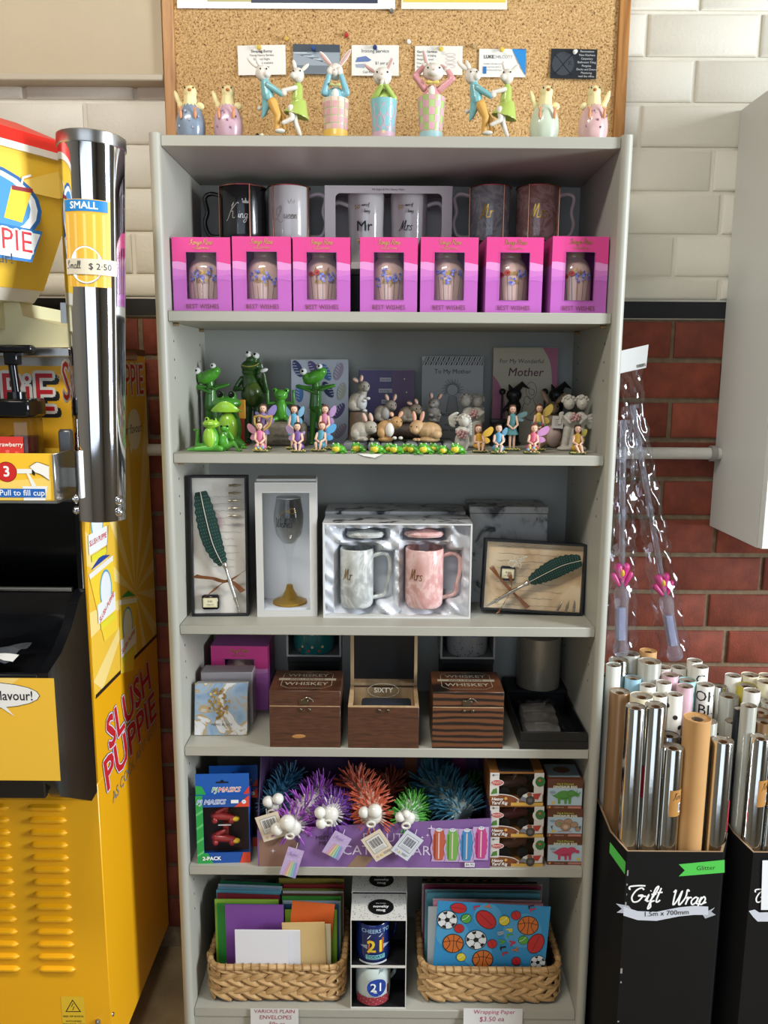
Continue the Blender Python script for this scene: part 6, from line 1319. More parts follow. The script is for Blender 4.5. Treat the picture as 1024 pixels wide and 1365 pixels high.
# ------------------------------------------------------------------ third shelf: quill sets, glass box, mug gift box
Z3 = SH[2]; PARCH = ramp_mat('parchment', [(.3, '#b9976f'), (.5, '#d8bd95'), (.7, '#e6d4b4')], 16, .8, 6, .6); PARCH2 = ramp_mat('pale_parchment', [(.3, '#a58a8c'), (.42, '#cfc8bc'), (.7, '#e2ded4')], 9, .8, 5, .8)
QG = mt('#0c3028', .6, var=.25, vs=120)
def feather(t, pts, w_, name='feather'):         # pts along the shaft (x,z); vane drawn as many slanted barbs
    P = crom(pts, 8); b = B(); n = len(P); prev = None
    for i in range(n): pass
    L = []; R = []
    for i, p in enumerate(P):
        f = i/(n-1); a, c = P[max(i-1, 0)], P[min(i+1, n-1)]; dx, dz = c[0]-a[0], c[1]-a[1]; l = math.hypot(dx, dz); nx, nz = -dz/l, dx/l
        wd = w_*(math.sin(PI*min(1, (f*.86+.1)))**.55); j = .0012*math.sin(i*2.9)
        L.append((p[0]+nx*(wd+j), -.002-.002*math.sin(f*PI), p[1]+nz*(wd+j))); R.append((p[0]-nx*(wd-j), -.002-.002*math.sin(f*PI), p[1]-nz*(wd-j)))
    vs = []
    for i, p in enumerate(P): vs += [L[i], ((p[0]), -.0045-.002*math.sin(i/(n-1)*PI), p[1]), R[i]]
    b.add(vs, [(3*i, 3*i+1, 3*i+4, 3*i+3) for i in range(n-1)]+[(3*i+1, 3*i+2, 3*i+5, 3*i+4) for i in range(n-1)], False)
    o = b.obj(name, QG, t); B().tube([(p[0], -.0055-.002*math.sin(i/(n-1)*PI), p[1]) for i, p in enumerate(P)], .0008, 6).obj('shaft', mt('#b9b4a2', .4), o)
    sp = B()
    for i in range(2, n-1, 1):
        for s in (-.75, -.5, -.25, .25, .5, .75):
            q0 = L[i] if s > 0 else R[i]; f = abs(s); p = P[i]; sp.ell((p[0]*(1-f)+q0[0]*f, -.0062, p[1]*(1-f)+q0[2]*f), (.0006, .0005, .0006), None, 5, 4)
    sp.obj('vane_speckles', mt('#5f9c8c', .6), o)['kind'] = 'stuff'
    return o
def pen(t, a, e):
    d = Vector((e[0]-a[0], e[1]-a[1])); P = [(a[0]+d.x*f, -.006, a[1]+d.y*f) for f in (0, .04, .1, .14, .3, .34, .7, .74, .78, 1)]
    B().tube(P, [.004, .0055, .0035, .0028, .0026, .004, .003, .0045, .003, .0008], 10).obj('pen', mt('#b9b5ab', .22, .9), t)
def ribbon(t, pts, w_): 
    b = B(); P = crom(pts, 6); b.add([(p[0]+s*w_*.5*abs(math.cos(i*.35)+.3), -.006-.003*math.sin(i*.8), p[1]+s*w_*.4) for i, p in enumerate(P) for s in (-1, 1)], [(2*i, 2*i+1, 2*i+3, 2*i+2) for i in range(len(P)-1)]); b.obj('ribbon', mt('#6b3f1c', .35), t)
def nib(t, x, z, rot=0):
    c, s = math.cos(rot), math.sin(rot); R = lambda u, v: (x+u*c-v*s, -.005, z+u*s+v*c)
    B().tube([R(-.012, 0), R(-.005, 0), R(-.003, 0), R(.004, 0), R(.012, 0)], [.0022, .0022, .003, .002, .0003], 8).obj('nib', mt('#a9a59b', .25, .9), t)
def quill_box(label, c, W_, H_, rot, D_=.035, mat_=PARCH):
    t = thing('quill_set', label, 'gift set', c, rot=rot); x, z = W_/2, H_; th = .004
    B().b2((-x+th, .012, th), (x-th, .014, z-th)).obj('paper_backing', mat_, t)
    for a_, c_ in (((-x, 0, 0), (-x+th, D_, z)), ((x-th, 0, 0), (x, D_, z)), ((-x+th, 0, 0), (x-th, D_, th)), ((-x+th, 0, z-th), (x-th, D_, z)), ((-x+th, .014, th), (x-th, D_, z-th))): B().b2(a_, c_, .0006 if a_[1] == 0 else 0).obj('box_wall', mt('#101012', .45), t)
    B().grid(lambda u, v: (-x+th+(W_-2*th)*u, .0012, th+(z-2*th)*v), 1, 1, False).obj('window_film', FILM, t)
    return t
def inkpot(t, x, z, w_=.03):
    o = B().b2((x-w_/2, .0, z-.014), (x+w_/2, .012, z+.014), .003).obj('ink_bottle', mt('#15151a', .12), t)
    q = Print(plane((x, 0, z))); q.rect(-w_*.42, -.009, w_*.42, .009, '#cbbf92'); q.rect(-w_*.36, -.007, w_*.36, .007, '#dcd3ae'); q.text('INK', 0, .002, .006, '#3a3222'); q.text('calligraphy', 0, -.004, .0035, '#3a3222'); q.obj('label', o)
def writing(t, x0, x1, z0, z1, n, col='#7d6a58'):
    q = Print(plane((0, .012, 0))); rr = random.Random(n)
    for i in range(n):
        z = z1-(z1-z0)*i/(n-1); P = [(x0+(x1-x0)*j/24, z+rr.uniform(-.0012, .0012)) for j in range(int(18+rr.random()*7))]; q.line(P, .0005, col)
    q.obj('script_lines', t)
YA = .055; c0, c1 = at(256, 823, Y=YA), at(331, 820, Y=YA); Wq = c1.x-c0.x; Hq = at(250, 634, Y=YA+.012).z-Z3
tq = quill_box('tall quill pen set in a black window box by the left side panel', ((c0.x+c1.x)/2, YA, Z3), Wq, Hq, (-.06, 0, .05), .036, PARCH2)
def A_(px, py): v = at(px, py, Y=YA+.012); return (v.x-(c0.x+c1.x)/2, v.z-Z3)
writing(tq, -Wq*.1, Wq*.4, Hq*.35, Hq*.85, 11, '#8f857a')
tq_f = feather(tq, [A_(268, 655), A_(276, 690), A_(286, 725), A_(299, 752)], .0195); pen(tq, A_(300, 748), A_(321, 812)); ribbon(tq, [A_(262, 765), A_(285, 769), A_(307, 772), A_(329, 758)], .007); ribbon(tq, [A_(270, 797), A_(290, 782), A_(306, 772), A_(326, 786)], .007); inkpot(tq, *A_(282, 801), .032)
for i in range(5): nib(tq, *A_(314, 647+i*10), .02)
# glass in patterned carton
YB3 = .057; c0, c1 = at(343.5, 821, Y=YB3), at(423, 821, Y=YB3); Wb = c1.x-c0.x; Hb = at(343, 643, Y=YB3).z-Z3; xb = (c0.x+c1.x)/2
tb = thing('glass_carton', 'white dotted carton with a window showing a tall flute glass', 'box', (xb, YB3, Z3), .06); wu = Wb*.115
bx_open(B(), Wb, .075, Hb, (wu, Hb*.05, Wb-wu, Hb*.925)).obj('carton', mt('#c9c8c4', .45), tb)
B().b2((-Wb/2+.001, .02, Hb+.0002), (Wb/2-.001, .074, Hb+.004)).obj('top_flap', mt('#c3c2be', .45), tb)
q = Print(plane((-Wb/2, 0, 0)), dl=0)
for i in range(int(Hb/.0022)):
    v = i*.0022
    for u in [(.0009+.0022*j+.0011*(i % 2)) for j in range(int(Wb/.0022))]:
        if (u < wu-.0008 or u > Wb-wu+.0002 or v < Hb*.045 or v > Hb*.93) and v < Hb-.002: q.b.use(mt('#9a917f', .5)); q.b.add([q.f(u, v, .0003), q.f(u+.0009, v, .0003), q.f(u+.0009, v+.0009, .0003), q.f(u, v+.0009, .0003)], [(0, 1, 2, 3)])
q.obj('dot_pattern', tb)['kind'] = 'stuff'
B().b2((-Wb/2+.002, .0735, .002), (Wb/2-.002, .0745, Hb-.002)).obj('inner_card', mt('#dfe3ea', .5), tb)
B().grid(lambda u, v: (-Wb/2+wu+(Wb-2*wu)*u, .0018, Hb*(.05+.875*v)), 1, 1, False).obj('window_film', FILM, tb)
kk = mpp(c0); zg = .016
B().b2((-Wb/2+.003, .004, .0015), (Wb/2-.003, .073, zg-.0002)).obj('glass_rest', mt('#c9ccd2', .5), tb)
tg = thing('flute_glass', 'clear flute glass with gold glitter foot inside the dotted carton', 'glass', (xb, YB3+.04, Z3+zg), .06); gz = lambda py: (at(385, py, Y=YB3+.03).z-Z3-zg)
R_ = 20*kk*1.02; g0 = gz(664)
B().lathe([(R_*.8, g0), (R_*.98, g0-.03), (R_, g0-.045), (R_*.85, g0-.07), (R_*.4, g0-.09), (.0055, gz(742)), (.004, gz(758)), (.0035, gz(782)), (.006, gz(788)), (R_*1.1, .0035), (R_*1.1, .001), (.0001, .001)], 30, lid=False).lathe([(R_*.8, g0), (R_*.77, g0), (R_*.94, g0-.03), (R_*.96, g0-.045), (R_*.81, g0-.07), (R_*.33, g0-.088), (.0001, g0-.089)], 30, lid=False).obj('glass_body', clear('clear_glass', '#fcfdfd', .0), tg)
B().lathe([(.0055, gz(781)), (.0075, gz(787)), (R_*.55, .011), (R_*1.13, .0045), (R_*1.13, .0005), (.0001, .0005)], 28).obj('glitter_foot', mt('#b08a35', .35, .7, var=.5, vs=900, bump=1, bs=1500), tg)
B().tube([(R_*.79*math.cos(2*PI*i/30), R_*.79*math.sin(2*PI*i/30), g0) for i in range(30)], .0006, 6, closed=True).obj('rim', mt('#d8dcde', .1), tg)
q = Print(cyl((0, 0, 0), R_), base=.0008); q.hand('Wishes', -.026, g0-.053, .0085, .0013, '#1d1d20', sx=.75, shear=.1); q.ring(.008, g0-.022, .005, .001, GOLD); q.line([(-.016, g0-.03), (-.004, g0-.022), (.006, g0-.024)], .001, GOLD); q.obj('lettering', tg)
# mug gift box lined with satin
YC = .052; c0, c1 = at(431, 825, Y=YC), at(627, 825, Y=YC); Wc = c1.x-c0.x; Hc = at(431, 697, Y=YC).z-Z3; xc = (c0.x+c1.x)/2
WMAR = ramp_mat('white_marble_card', [(.38, '#2f2f31'), (.44, '#8f8f8f'), (.5, '#a9a9a8'), (.75, '#b9b9b8')], 20, .4, 8, 1.2)
tc_ = thing('mug_gift_box', 'satin lined gift box holding Mr and Mrs mugs', 'gift box', (xc, YC, Z3))
for a_, c_ in (((-Wc/2, 0, 0), (-Wc/2+.003, .09, Hc)), ((Wc/2-.003, 0, 0), (Wc/2, .09, Hc)), ((-Wc/2+.003, 0, 0), (Wc/2-.003, .09, .003)), ((-Wc/2+.003, 0, Hc-.003), (Wc/2-.003, .09, Hc)), ((-Wc/2+.003, .087, .003), (Wc/2-.003, .09, Hc-.003))): B().b2(a_, c_).obj('box_wall', mt('#c9c9c6', .45), tc_)
q = Print(plane((0, .045, Hc), (1, 0, 0), (0, 1, 0))); q.rect(-Wc/2, -.045, Wc/2, .045, WMAR); q.obj('lid_print', tc_)
SAT = mt('#cfd2d8', .25, sss=0, spec=.6, coat=.2)
def cz_(px, py): v = at(px, py, Y=YC+.02); return (v.x-xc, v.z-Z3)
mm = [(cz_(475.5, 770), 24*kk, 41*kk), (cz_(566, 770), 27.5*kk, 41*kk)]; ll = [(cz_(487, 713), 26*kk, 7*kk), (cz_(566, 712.5), 27*kk, 7*kk)]; hh = [(cz_(510, 768), 14*kk, 30*kk), (cz_(600, 766), 14*kk, 30*kk)]
def satin(u, v):
    x = -Wc/2+.003+(Wc-.006)*u; z = .003+(Hc-.006)*v
    y = .016+.006*math.sin(u*23+3*math.sin(v*9))*math.sin(v*17+2*math.sin(u*7))+.004*math.sin(u*51+v*37)
    for (c, rx, rz) in mm+ll+hh:
        d = max(abs(x-c[0])/rx, abs(z-c[1])/rz)
        if d < 1.0: y = .062
        elif d < 1.25: y += (.062-y)*(1.25-d)/.25*.5
    return (x, y, z)
B().grid(satin, 84, 56).obj('satin_lining', SAT, tc_)
GM2 = ramp_mat('pale_grey_marble', [(.3, '#8f9290'), (.47, '#a9aca8'), (.52, '#c3c6c2'), (.6, '#b2b5b0'), (.75, '#999c98')], 13, .2, 6, 2.5, coat=.4); PM2 = ramp_mat('pale_pink_marble', [(.3, '#b98580'), (.47, '#cfa09a'), (.52, '#dcbab4'), (.6, '#cfa59e'), (.75, '#c08d87')], 13, .2, 6, 2.5, coat=.4)
for i, (m_, s, lab) in enumerate(((GM2, 'Mr', 'grey marbled Mr mug lying in the satin gift box'), (PM2, 'Mrs', 'pink marbled Mrs mug lying in the satin gift box'))):
    (cx, cz0), rx, rz = mm[i]; rx *= .93; Hm = rz*1.94
    t = thing('mug', lab, 'mug', (xc+cx, YC+.03, Z3+cz0-rz*.97)); mug_body(B(), rx, Hm, 0).obj('cup', m_, t); handle(B(), rx, Hm, 1).obj('handle', m_, t)
    q = Print(cyl((0, 0, 0), rx), base=.0005); q.hand(s, -rx*.9, Hm*.5, .0105, .0013, mt('#8c6a3a', .3, .6), sx=.85, shear=.15); q.obj('lettering', t)
    (cx, cz0), rx, rz = ll[i]; t = thing('mug_lid', ('grey', 'pink')[i]+' ceramic mug lid above the '+s+' mug in the gift box', 'disc', (xc+cx, YC+.03, Z3+cz0-rz)); B().lathe([(.0001, 0), (rx*.9, rz*.5), (rx, rz), (rx*.9, rz*1.5), (rx*.3, rz*1.9), (.0001, rz*2)], 26, (0, 0, 0), None, 1, .55).obj('lid_disc', m_, t)  # loose ceramic lid of each mug, laid apart above it in the satin
def marble_carton(label, px0, px1, pyt, Y, D_, H0=None):
    a, c = at(px0, pyt, Y=Y), at(px1, pyt, Y=Y); t = thing('marbled_box', label, 'box', ((a.x+c.x)/2, Y, Z3)); W_ = c.x-a.x; H_ = a.z-Z3
    B().b2((-W_/2, 0, 0), (W_/2, D_, H_-.014), .001).obj('base', WMAR, t); B().b2((-W_/2-.0012, -.0012, H_-.0135), (W_/2+.0012, D_+.0012, H_), .001).obj('lid', WMAR, t); return t
marble_carton('marble patterned box standing behind the satin gift box', 434, 620, 681, .165, .095); marble_carton('marble patterned box behind the tilted quill set', 627, 731, 675, .165, .09)
# tilted quill set
YE = .075; e0, e1 = at(641, 815, Y=YE), at(777, 824, Y=YE); We = (e1-e0).length; He = (at(648, 722, Y=YE)-e0).length; an = math.atan2(e1.z-e0.z, e1.x-e0.x)
te = quill_box('quill pen set with ink and ribbon in a tilted black box', ((e0.x+e1.x)/2, YE, Z3+.0055), We*.985, He, (-.12, -an*.75, -.03), .04)
xe, ze_ = (e0.x+e1.x)/2, Z3+.0055
def E_(px, py): v = at(px, py, Y=YE+.012); dx, dz = v.x-xe, v.z-ze_; c, s = math.cos(-an*.75), math.sin(-an*.75); return (dx*c-dz*s*1, dx*s+dz*c)
writing(te, -.07, .075, .012, He-.012, 9, '#7a6046'); feather(te, [E_(774, 746), E_(750, 752), E_(728, 762), E_(705, 774)], .0185); pen(te, E_(704, 774), E_(645, 807)); ribbon(te, [E_(654, 754), E_(668, 772), E_(683, 788), E_(702, 807)], .006); ribbon(te, [E_(678, 763), E_(681, 780), E_(672, 800), E_(661, 815)], .006); inkpot(te, *E_(677, 764), .028)
for px in (744, 754, 763): nib(te, *E_(px, 805), 1.35+(px-754)*.02)
b = B(); rr = random.Random(9)
for k in range(6): P = [E_(690+rr.uniform(-12, 15), 745+rr.uniform(-5, 12)) for _ in range(4)]; b.tube([(p[0], -.004, p[1]) for p in crom(P, 4)], .0007, 5)
b.obj('cellophane_shreds', mt('#cfcab8', .3), te)
# ------------------------------------------------------------------ fourth shelf: wooden boxes and small gifts
Z4 = SH[3]
DWOOD = ramp_mat('dark_stained_pine', [(.25, '#22120b'), (.42, '#452818'), (.6, '#573320'), (.75, '#2c1810')], 6, .42, 6, 2, (2, 2, 26), coat=.15)
DWOOD2 = ramp_mat('burnt_striped_pine', [(.2, '#170c08'), (.42, '#4f2d1a'), (.75, '#653b21')], 26, .42, 2, 3.5, (.35, .35, 1), kind='wave', coat=.15)
PALE = ramp_mat('pale_pine', [(.3, '#a98a64'), (.6, '#c2a27a')], 12, .6, 4, 1, (3, 3, 1))
def clasp(t, x, z, y=0):
    b = B().b2((x-.011, y-.002, z+.004), (x+.007, y, z+.015), .001).obj('clasp', mt('#6b6152', .3, .9), t)
    B().tube(crom([(x-.006, y-.003, z+.012), (x+.004, y-.005, z+.02), (x+.013, y-.003, z+.015), (x+.016, y-.003, z+.01)], 4), .0011, 6).obj('hook', mt('#7d7466', .25, .9), t)
    for d in (-.008, .008): B().ell((x+d, y-.0015, z-.006), (.0035, .0018, .0035), None, 10, 6).obj('catch_plate', mt('#5f564a', .3, .9), t)
def wbox(label, px0, px1, pyb, Yf, wood, H_=.112, D_=.105, lidh=.031, openlid=False):
    a, c = at(px0, pyb, Y=Yf), at(px1, pyb, Y=Yf); W_ = c.x-a.x
    t = thing('wooden_gift_box', label, 'box', ((a.x+c.x)/2, Yf, Z4)); x = W_/2; hb = H_-lidh
    for a_, c_ in (((-x, 0, 0), (x, .007, hb)), ((-x, D_-.007, 0), (x, D_, hb)), ((-x, .007, 0), (-x+.007, D_-.007, hb)), ((x-.007, .007, 0), (x, D_-.007, hb)), ((-x+.007, .007, 0), (x-.007, D_-.007, .006))): B().b2(a_, c_, .0004).obj('side', wood, t)
    if not openlid:
        o = B().b2((-x, 0, hb+.0012), (x, D_, H_), .0008).obj('lid', wood, t); B().b2((-x+.0005, .0003, hb), (x-.0005, D_-.001, hb+.0012)).obj('lid_gap', PALE, t)
        q = Print(plane((0, D_*.52, H_), (1, 0, 0), (0, 1, 0))); k = '#9a8d78'
        w2, h2 = W_*.36, D_*.4; q.line([(-w2, -h2*.7), (-w2*.7, -h2), (w2*.7, -h2), (w2, -h2*.7), (w2, h2*.7), (w2*.7, h2), (-w2*.7, h2), (-w2, h2*.7), (-w2, -h2*.7)], .0012, k, False)
        q.text('WHISKEY', 0, h2*.52, .0195, k, bold=.015, sx=.95); q.rect(-w2*1.15, -.004, w2*1.15, .007, k); q.text('AND I IMPROVE', 0, .0012, .0095, '#2a1a10', bold=.01); q.text('WHISKEY', 0, -h2*.52, .0205, k, bold=.02, sx=.95); q.text('THE', 0, h2*.85, .006, k); q.obj('lid_engraving', o)
        clasp(t, 0, hb)
    else:
        for xx in (-x+.007, x-.0075): B().b2((xx, .007, .006), (xx+.0005, D_-.007, hb)).obj('inner_face', PALE, t)
        B().b2((-x+.008, D_-.008, .006), (x-.008, D_-.0072, hb)).obj('inner_face', PALE, t); B().b2((-x+.0005, .0005, hb), (x-.0005, D_-.0005, hb+.0008)).b2((-x+.007, .007, hb), (x-.007, D_-.007, hb+.0009)) if False else None
        for a_, c_ in (((-x, 0, hb), (x, .007, hb+.0008)), ((-x, .007, hb), (-x+.007, D_, hb+.0008)), ((x-.007, .007, hb), (x, D_, hb+.0008))): B().b2(a_, c_).obj('rim', PALE, t)
        o = B().b2((-x, D_+.002+.024, hb), (x, D_+.002+.031, hb+.115)).b2((-x, D_+.002, hb), (-x+.006, D_+.026, hb+.115)).b2((x-.006, D_+.002, hb), (x, D_+.026, hb+.115)).b2((-x+.006, D_+.002, hb), (x-.006, D_+.026, hb+.006)).obj('open_lid', PALE, t)
        B().b2((-x+.006, D_+.022, hb+.006), (x-.006, D_+.0255, hb+.114)).obj('lid_lining', BLACK, o)
        for s in (-1, 1): B().ell((s*.008, -.0015, hb-.006), (.0035, .0018, .0035), None, 10, 6).obj('catch_plate', mt('#5f564a', .3, .9), t)
    return t, W_, hb
wbox('dark wooden whiskey box with curved pale knot on its front', 360, 454, 997, .004, DWOOD)
wbox('dark wooden whiskey box with burnt stripes beside the black tray', 576, 670, 997, .004, DWOOD2)
t, W_, hb = wbox('open dark wooden box with a pale lining and raised lid', 464, 558, 998, .003, DWOOD, openlid=True)
B().ell((-.012, -.0004, .022), (.013, .0006, .004), (0, -.05, 0)).obj('pale_knot', mt('#a3743f', .5), [o for o in PENDING if o.name.startswith('wooden_gift_box') and 'knot' in o.get('label', '')][0])
px_ = at(511, 935, Y=.05).x
t = thing('flask_pouch', 'navy blue flask pouch resting inside the open wooden box', 'flask', (px_+.006, .022, Z4+.0062)); B().b2((-.048, 0, 0), (.048, .045, hb-.012), .006).obj('pouch', mt('#20252f', .7, bump=.4, bs=600), t); B().b2((-.04, -.001, .052), (.04, .002, hb-.016), .001).obj('leather_patch', mt('#2f3642', .6), t)
t = thing('engraved_glass', 'clear glass engraved sixty standing in the open wooden box', 'glass', (px_, .083, Z4+.0062)); B().lathe([(.0001, 0), (.028, 0), (.034, .02), (.036, .085), (.033, .098), (.0315, .098), (.033, .08), (.031, .02), (.0001, .006)], 28, (0, 0, 0), None, 1, .4).obj('tumbler', clear('clear_glass', '#fcfdfd', .0), t)
q = Print(plane((0, -.0155, .082))); q.text('SIXTY', 0, 0, .014, '#c9c2b0', bold=.01); q.ring(0, .0, .03, .0008, '#a9a294', rv=.014); q.obj('engraving', t)
# pink candle box at the back, acrylic memo blocks
p0, p1 = at(283, 935, Y=.175), at(358, 935, Y=.175); candle_box('pink candle box at the back beside a whiskey box', (p0.x+p1.x)/2, .175, Z4, p1.x-p0.x, at(283, 861, Y=.175).z-Z4, 'Thank You', False, -.02)
p0, p1 = at(258, 981, Y=.05), at(328, 983, Y=.05)
W_ = p1.x-p0.x; t = thing('memo_block', 'clear memo block with blue and gold marble print leaning back', 'memo block', ((p0.x+p1.x)/2+.002, .052, Z4+.0008), rot=(-.2, 0, .03)); H_ = .1
BMAR = ramp_mat('blue_gold_marble', [(.3, '#6f8aa5'), (.44, '#8fa6ba'), (.49, '#b08f4a'), (.52, '#cfd0cf'), (.62, '#d8d6d2'), (.66, '#b3a27d'), (.7, '#c9cfd4'), (.85, '#8a9db0')], 14, .2, 5, 1.6)
B().b2((-W_/2, 0, 0), (W_/2, .022, H_), .001).obj('paper_block', mt('#b9b6ae', .6), t); B().b2((-W_/2, -.0012, 0), (W_/2, 0, H_), .0003).obj('printed_cover', BMAR, t)
b = B(); rr = random.Random(2)
for i in range(60): a = rr.uniform(0, 6.28); r_ = rr.uniform(0, 1)**.6; b.box((-.004+.024*r_*math.cos(a)*.8, -.0022, H_*.62+.03*r_*math.sin(a)), (.006*rr.uniform(.4, 1), .0012, .006*rr.uniform(.4, 1)), 0, (rr.uniform(-.4, .4), rr.uniform(0, 3), rr.uniform(-.3, .3)))
b.obj('gold_flakes', mt('#c9a04a', .3, .8), t)['kind'] = 'stuff'
q = Print(plane((0, -.0012, 0))); q.text('MEMO BLOCK', .002, H_*.2, .0065, '#3a3a3a'); q.obj('lettering', t)
B().b2((-W_/2-.002, -.004, -.0006), (W_/2+.002, .026, H_+.004), .001).obj('clear_case', FILM, t)
t = thing('memo_block', 'second clear memo block standing behind the leaning one', 'memo block', ((p0.x+p1.x)/2+.006, .1, Z4)); B().b2((-W_/2, 0, 0), (W_/2, .04, H_+.01), .001).obj('paper_block', mt('#a39a9c', .6), t); B().b2((-W_/2-.001, -.001, 0), (W_/2+.001, .041, H_+.012)).obj('clear_case', FILM, t)
# mug cartons on dark supports behind the whiskey boxes
def mug_in_carton(px0, px1, pyb, label, lab2, mm_, prt, sup):
    Yb = .175; a, c = at(px0, pyb, Y=Yb), at(px1, pyb, Y=Yb); W_ = c.x-a.x
    t, zt_ = plinth(sup, px0+2, px1-2, pyb, Yb+.001, .09, '#161617', Z4); H_ = min(.098, SH[2]-T-zt_-.004)
    t = thing('mug_carton', label, 'box', ((a.x+c.x)/2, Yb, zt_)); bx_open(B(), W_, .09, H_, (.004, .004, W_-.004, H_-.004)).obj('carton', mt('#9a9a96', .5), t); B().b2((-W_/2+.0015, .087, .0015), (W_/2-.0015, .0885, H_-.0015)).obj('inner_card', mt('#17181a', .6), t)
    mug(lab2, px0+9, px1-9, pyb-60, Yb+.04, zt_+.0014, mm_, 1, (), prt, False, 0, H_=H_-.006, hr=.95)
def tealp(q, r, H_):
    for i in range(9): q.disc(-.028+.007*i, .012+.008*(i % 3), .003, ('#a8473c', '#c9b98a', '#2f5a4c')[i % 3], n=8)
    q.hand('Love', -.006, H_*.5, .006, .001, '#d8d4c8', sx=.9)
def spotp(q, r, H_):
    q.text('BIRTHDAY', 0, H_*.55, .0145, '#4a6f9c', bold=.02); rr = random.Random(4)
    for i in range(26): q.disc(rr.uniform(-.034, .034), rr.uniform(.004, .035), .0012, '#3a3a3a', n=7)
mug_in_carton(382, 455, 875, 'white carton with a teal floral mug above a whiskey box', 'teal floral mug inside its white carton', mt('#1f6a6a', .2, coat=.4), tealp, 'black carton supporting the teal mug carton')
mug_in_carton(587, 660, 878, 'dark window carton with a spotted birthday mug', 'white spotted birthday mug inside its carton', mt('#8f8f8f', .2, coat=.4), spotp, 'black carton supporting the birthday mug carton')
# black tray with wrapped parcels, and film wrapped cylinder
p0, p1 = at(693, 999, Y=.004), at(782, 999, Y=.004); W_ = p1.x-p0.x; D_ = .19; t = thing('black_gift_tray', 'open black gift box tray at the right end of the whiskey shelf', 'box', ((p0.x+p1.x)/2, .004, Z4), .0); BK2 = mt('#0f1013', .4); x = W_/2
for a_, c_ in (((-x, 0, 0), (x, .003, .034)), ((-x, D_-.003, 0), (x, D_, .034)), ((-x, .003, 0), (-x+.003, D_-.003, .034)), ((x-.003, .003, 0), (x, D_-.003, .034)), ((-x+.003, .003, 0), (x-.003, D_-.003, .003))): B().b2(a_, c_, .0005).obj('tray_wall', BK2, t)
B().b2((-x-.001, -.001, 0), (x+.001, .0, .016)).obj('lid_edge', BK2, t)
PAR = mt('#5d5a55', .35, .2, var=.3, vs=60)
for i, lab in enumerate(('film wrapped grey parcel at the front of the black tray', 'film wrapped grey parcel in the middle of the black tray', 'film wrapped grey parcel at the back of the black tray')):
    o = thing('wrapped_parcel', lab, 'parcel', (p0.x+.046+.004*i, .035+i*.045, Z4+.0035), random.uniform(-.1, .1)); B().box((0, 0, .016), (.07, .04, .032), .009).obj('parcel', PAR, o); B().grid(lambda u, v: ((u-.5)*.078, (v-.5)*.046, .0335+.003*math.sin(u*23+v*11+i)*math.cos(v*19)), 14, 8, False).obj('film', CELLO, o)
    q = Print(plane((0, 0, .0335), (1, 0, 0), (0, 1, 0))); q.text('PARTY', 0, 0, .009, '#8f8b82'); q.obj('lettering', o)
yb = .215; p0, p1 = at(690, 918, Y=yb), at(747, 918, Y=yb); r = (p1.x-p0.x)/2
t, zt_ = plinth('black carton under the film wrapped cylinder', 676, 762, 919, yb-.02, .07, '#101013', Z4)
t = thing('wrapped_cylinder', 'silver beige cylinder wrapped in clear film at the back', 'cylinder', ((p0.x+p1.x)/2, yb+.015, zt_)); Hc = min(.11, SH[2]-T-zt_-.004)
B().lathe([(.0001, 0), (r, 0), (r, Hc), (.0001, Hc)], 30).obj('cylinder', mt('#a79c86', .3, .35), t); B().grid(lambda u, v: ((r+.002+.0015*math.sin(u*57+v*13)*math.sin(v*21))*math.cos(2*PI*u), (r+.002+.0015*math.sin(u*41-v*9))*math.sin(2*PI*u), Hc*v), 40, 12, False).obj('film', CELLO, t)

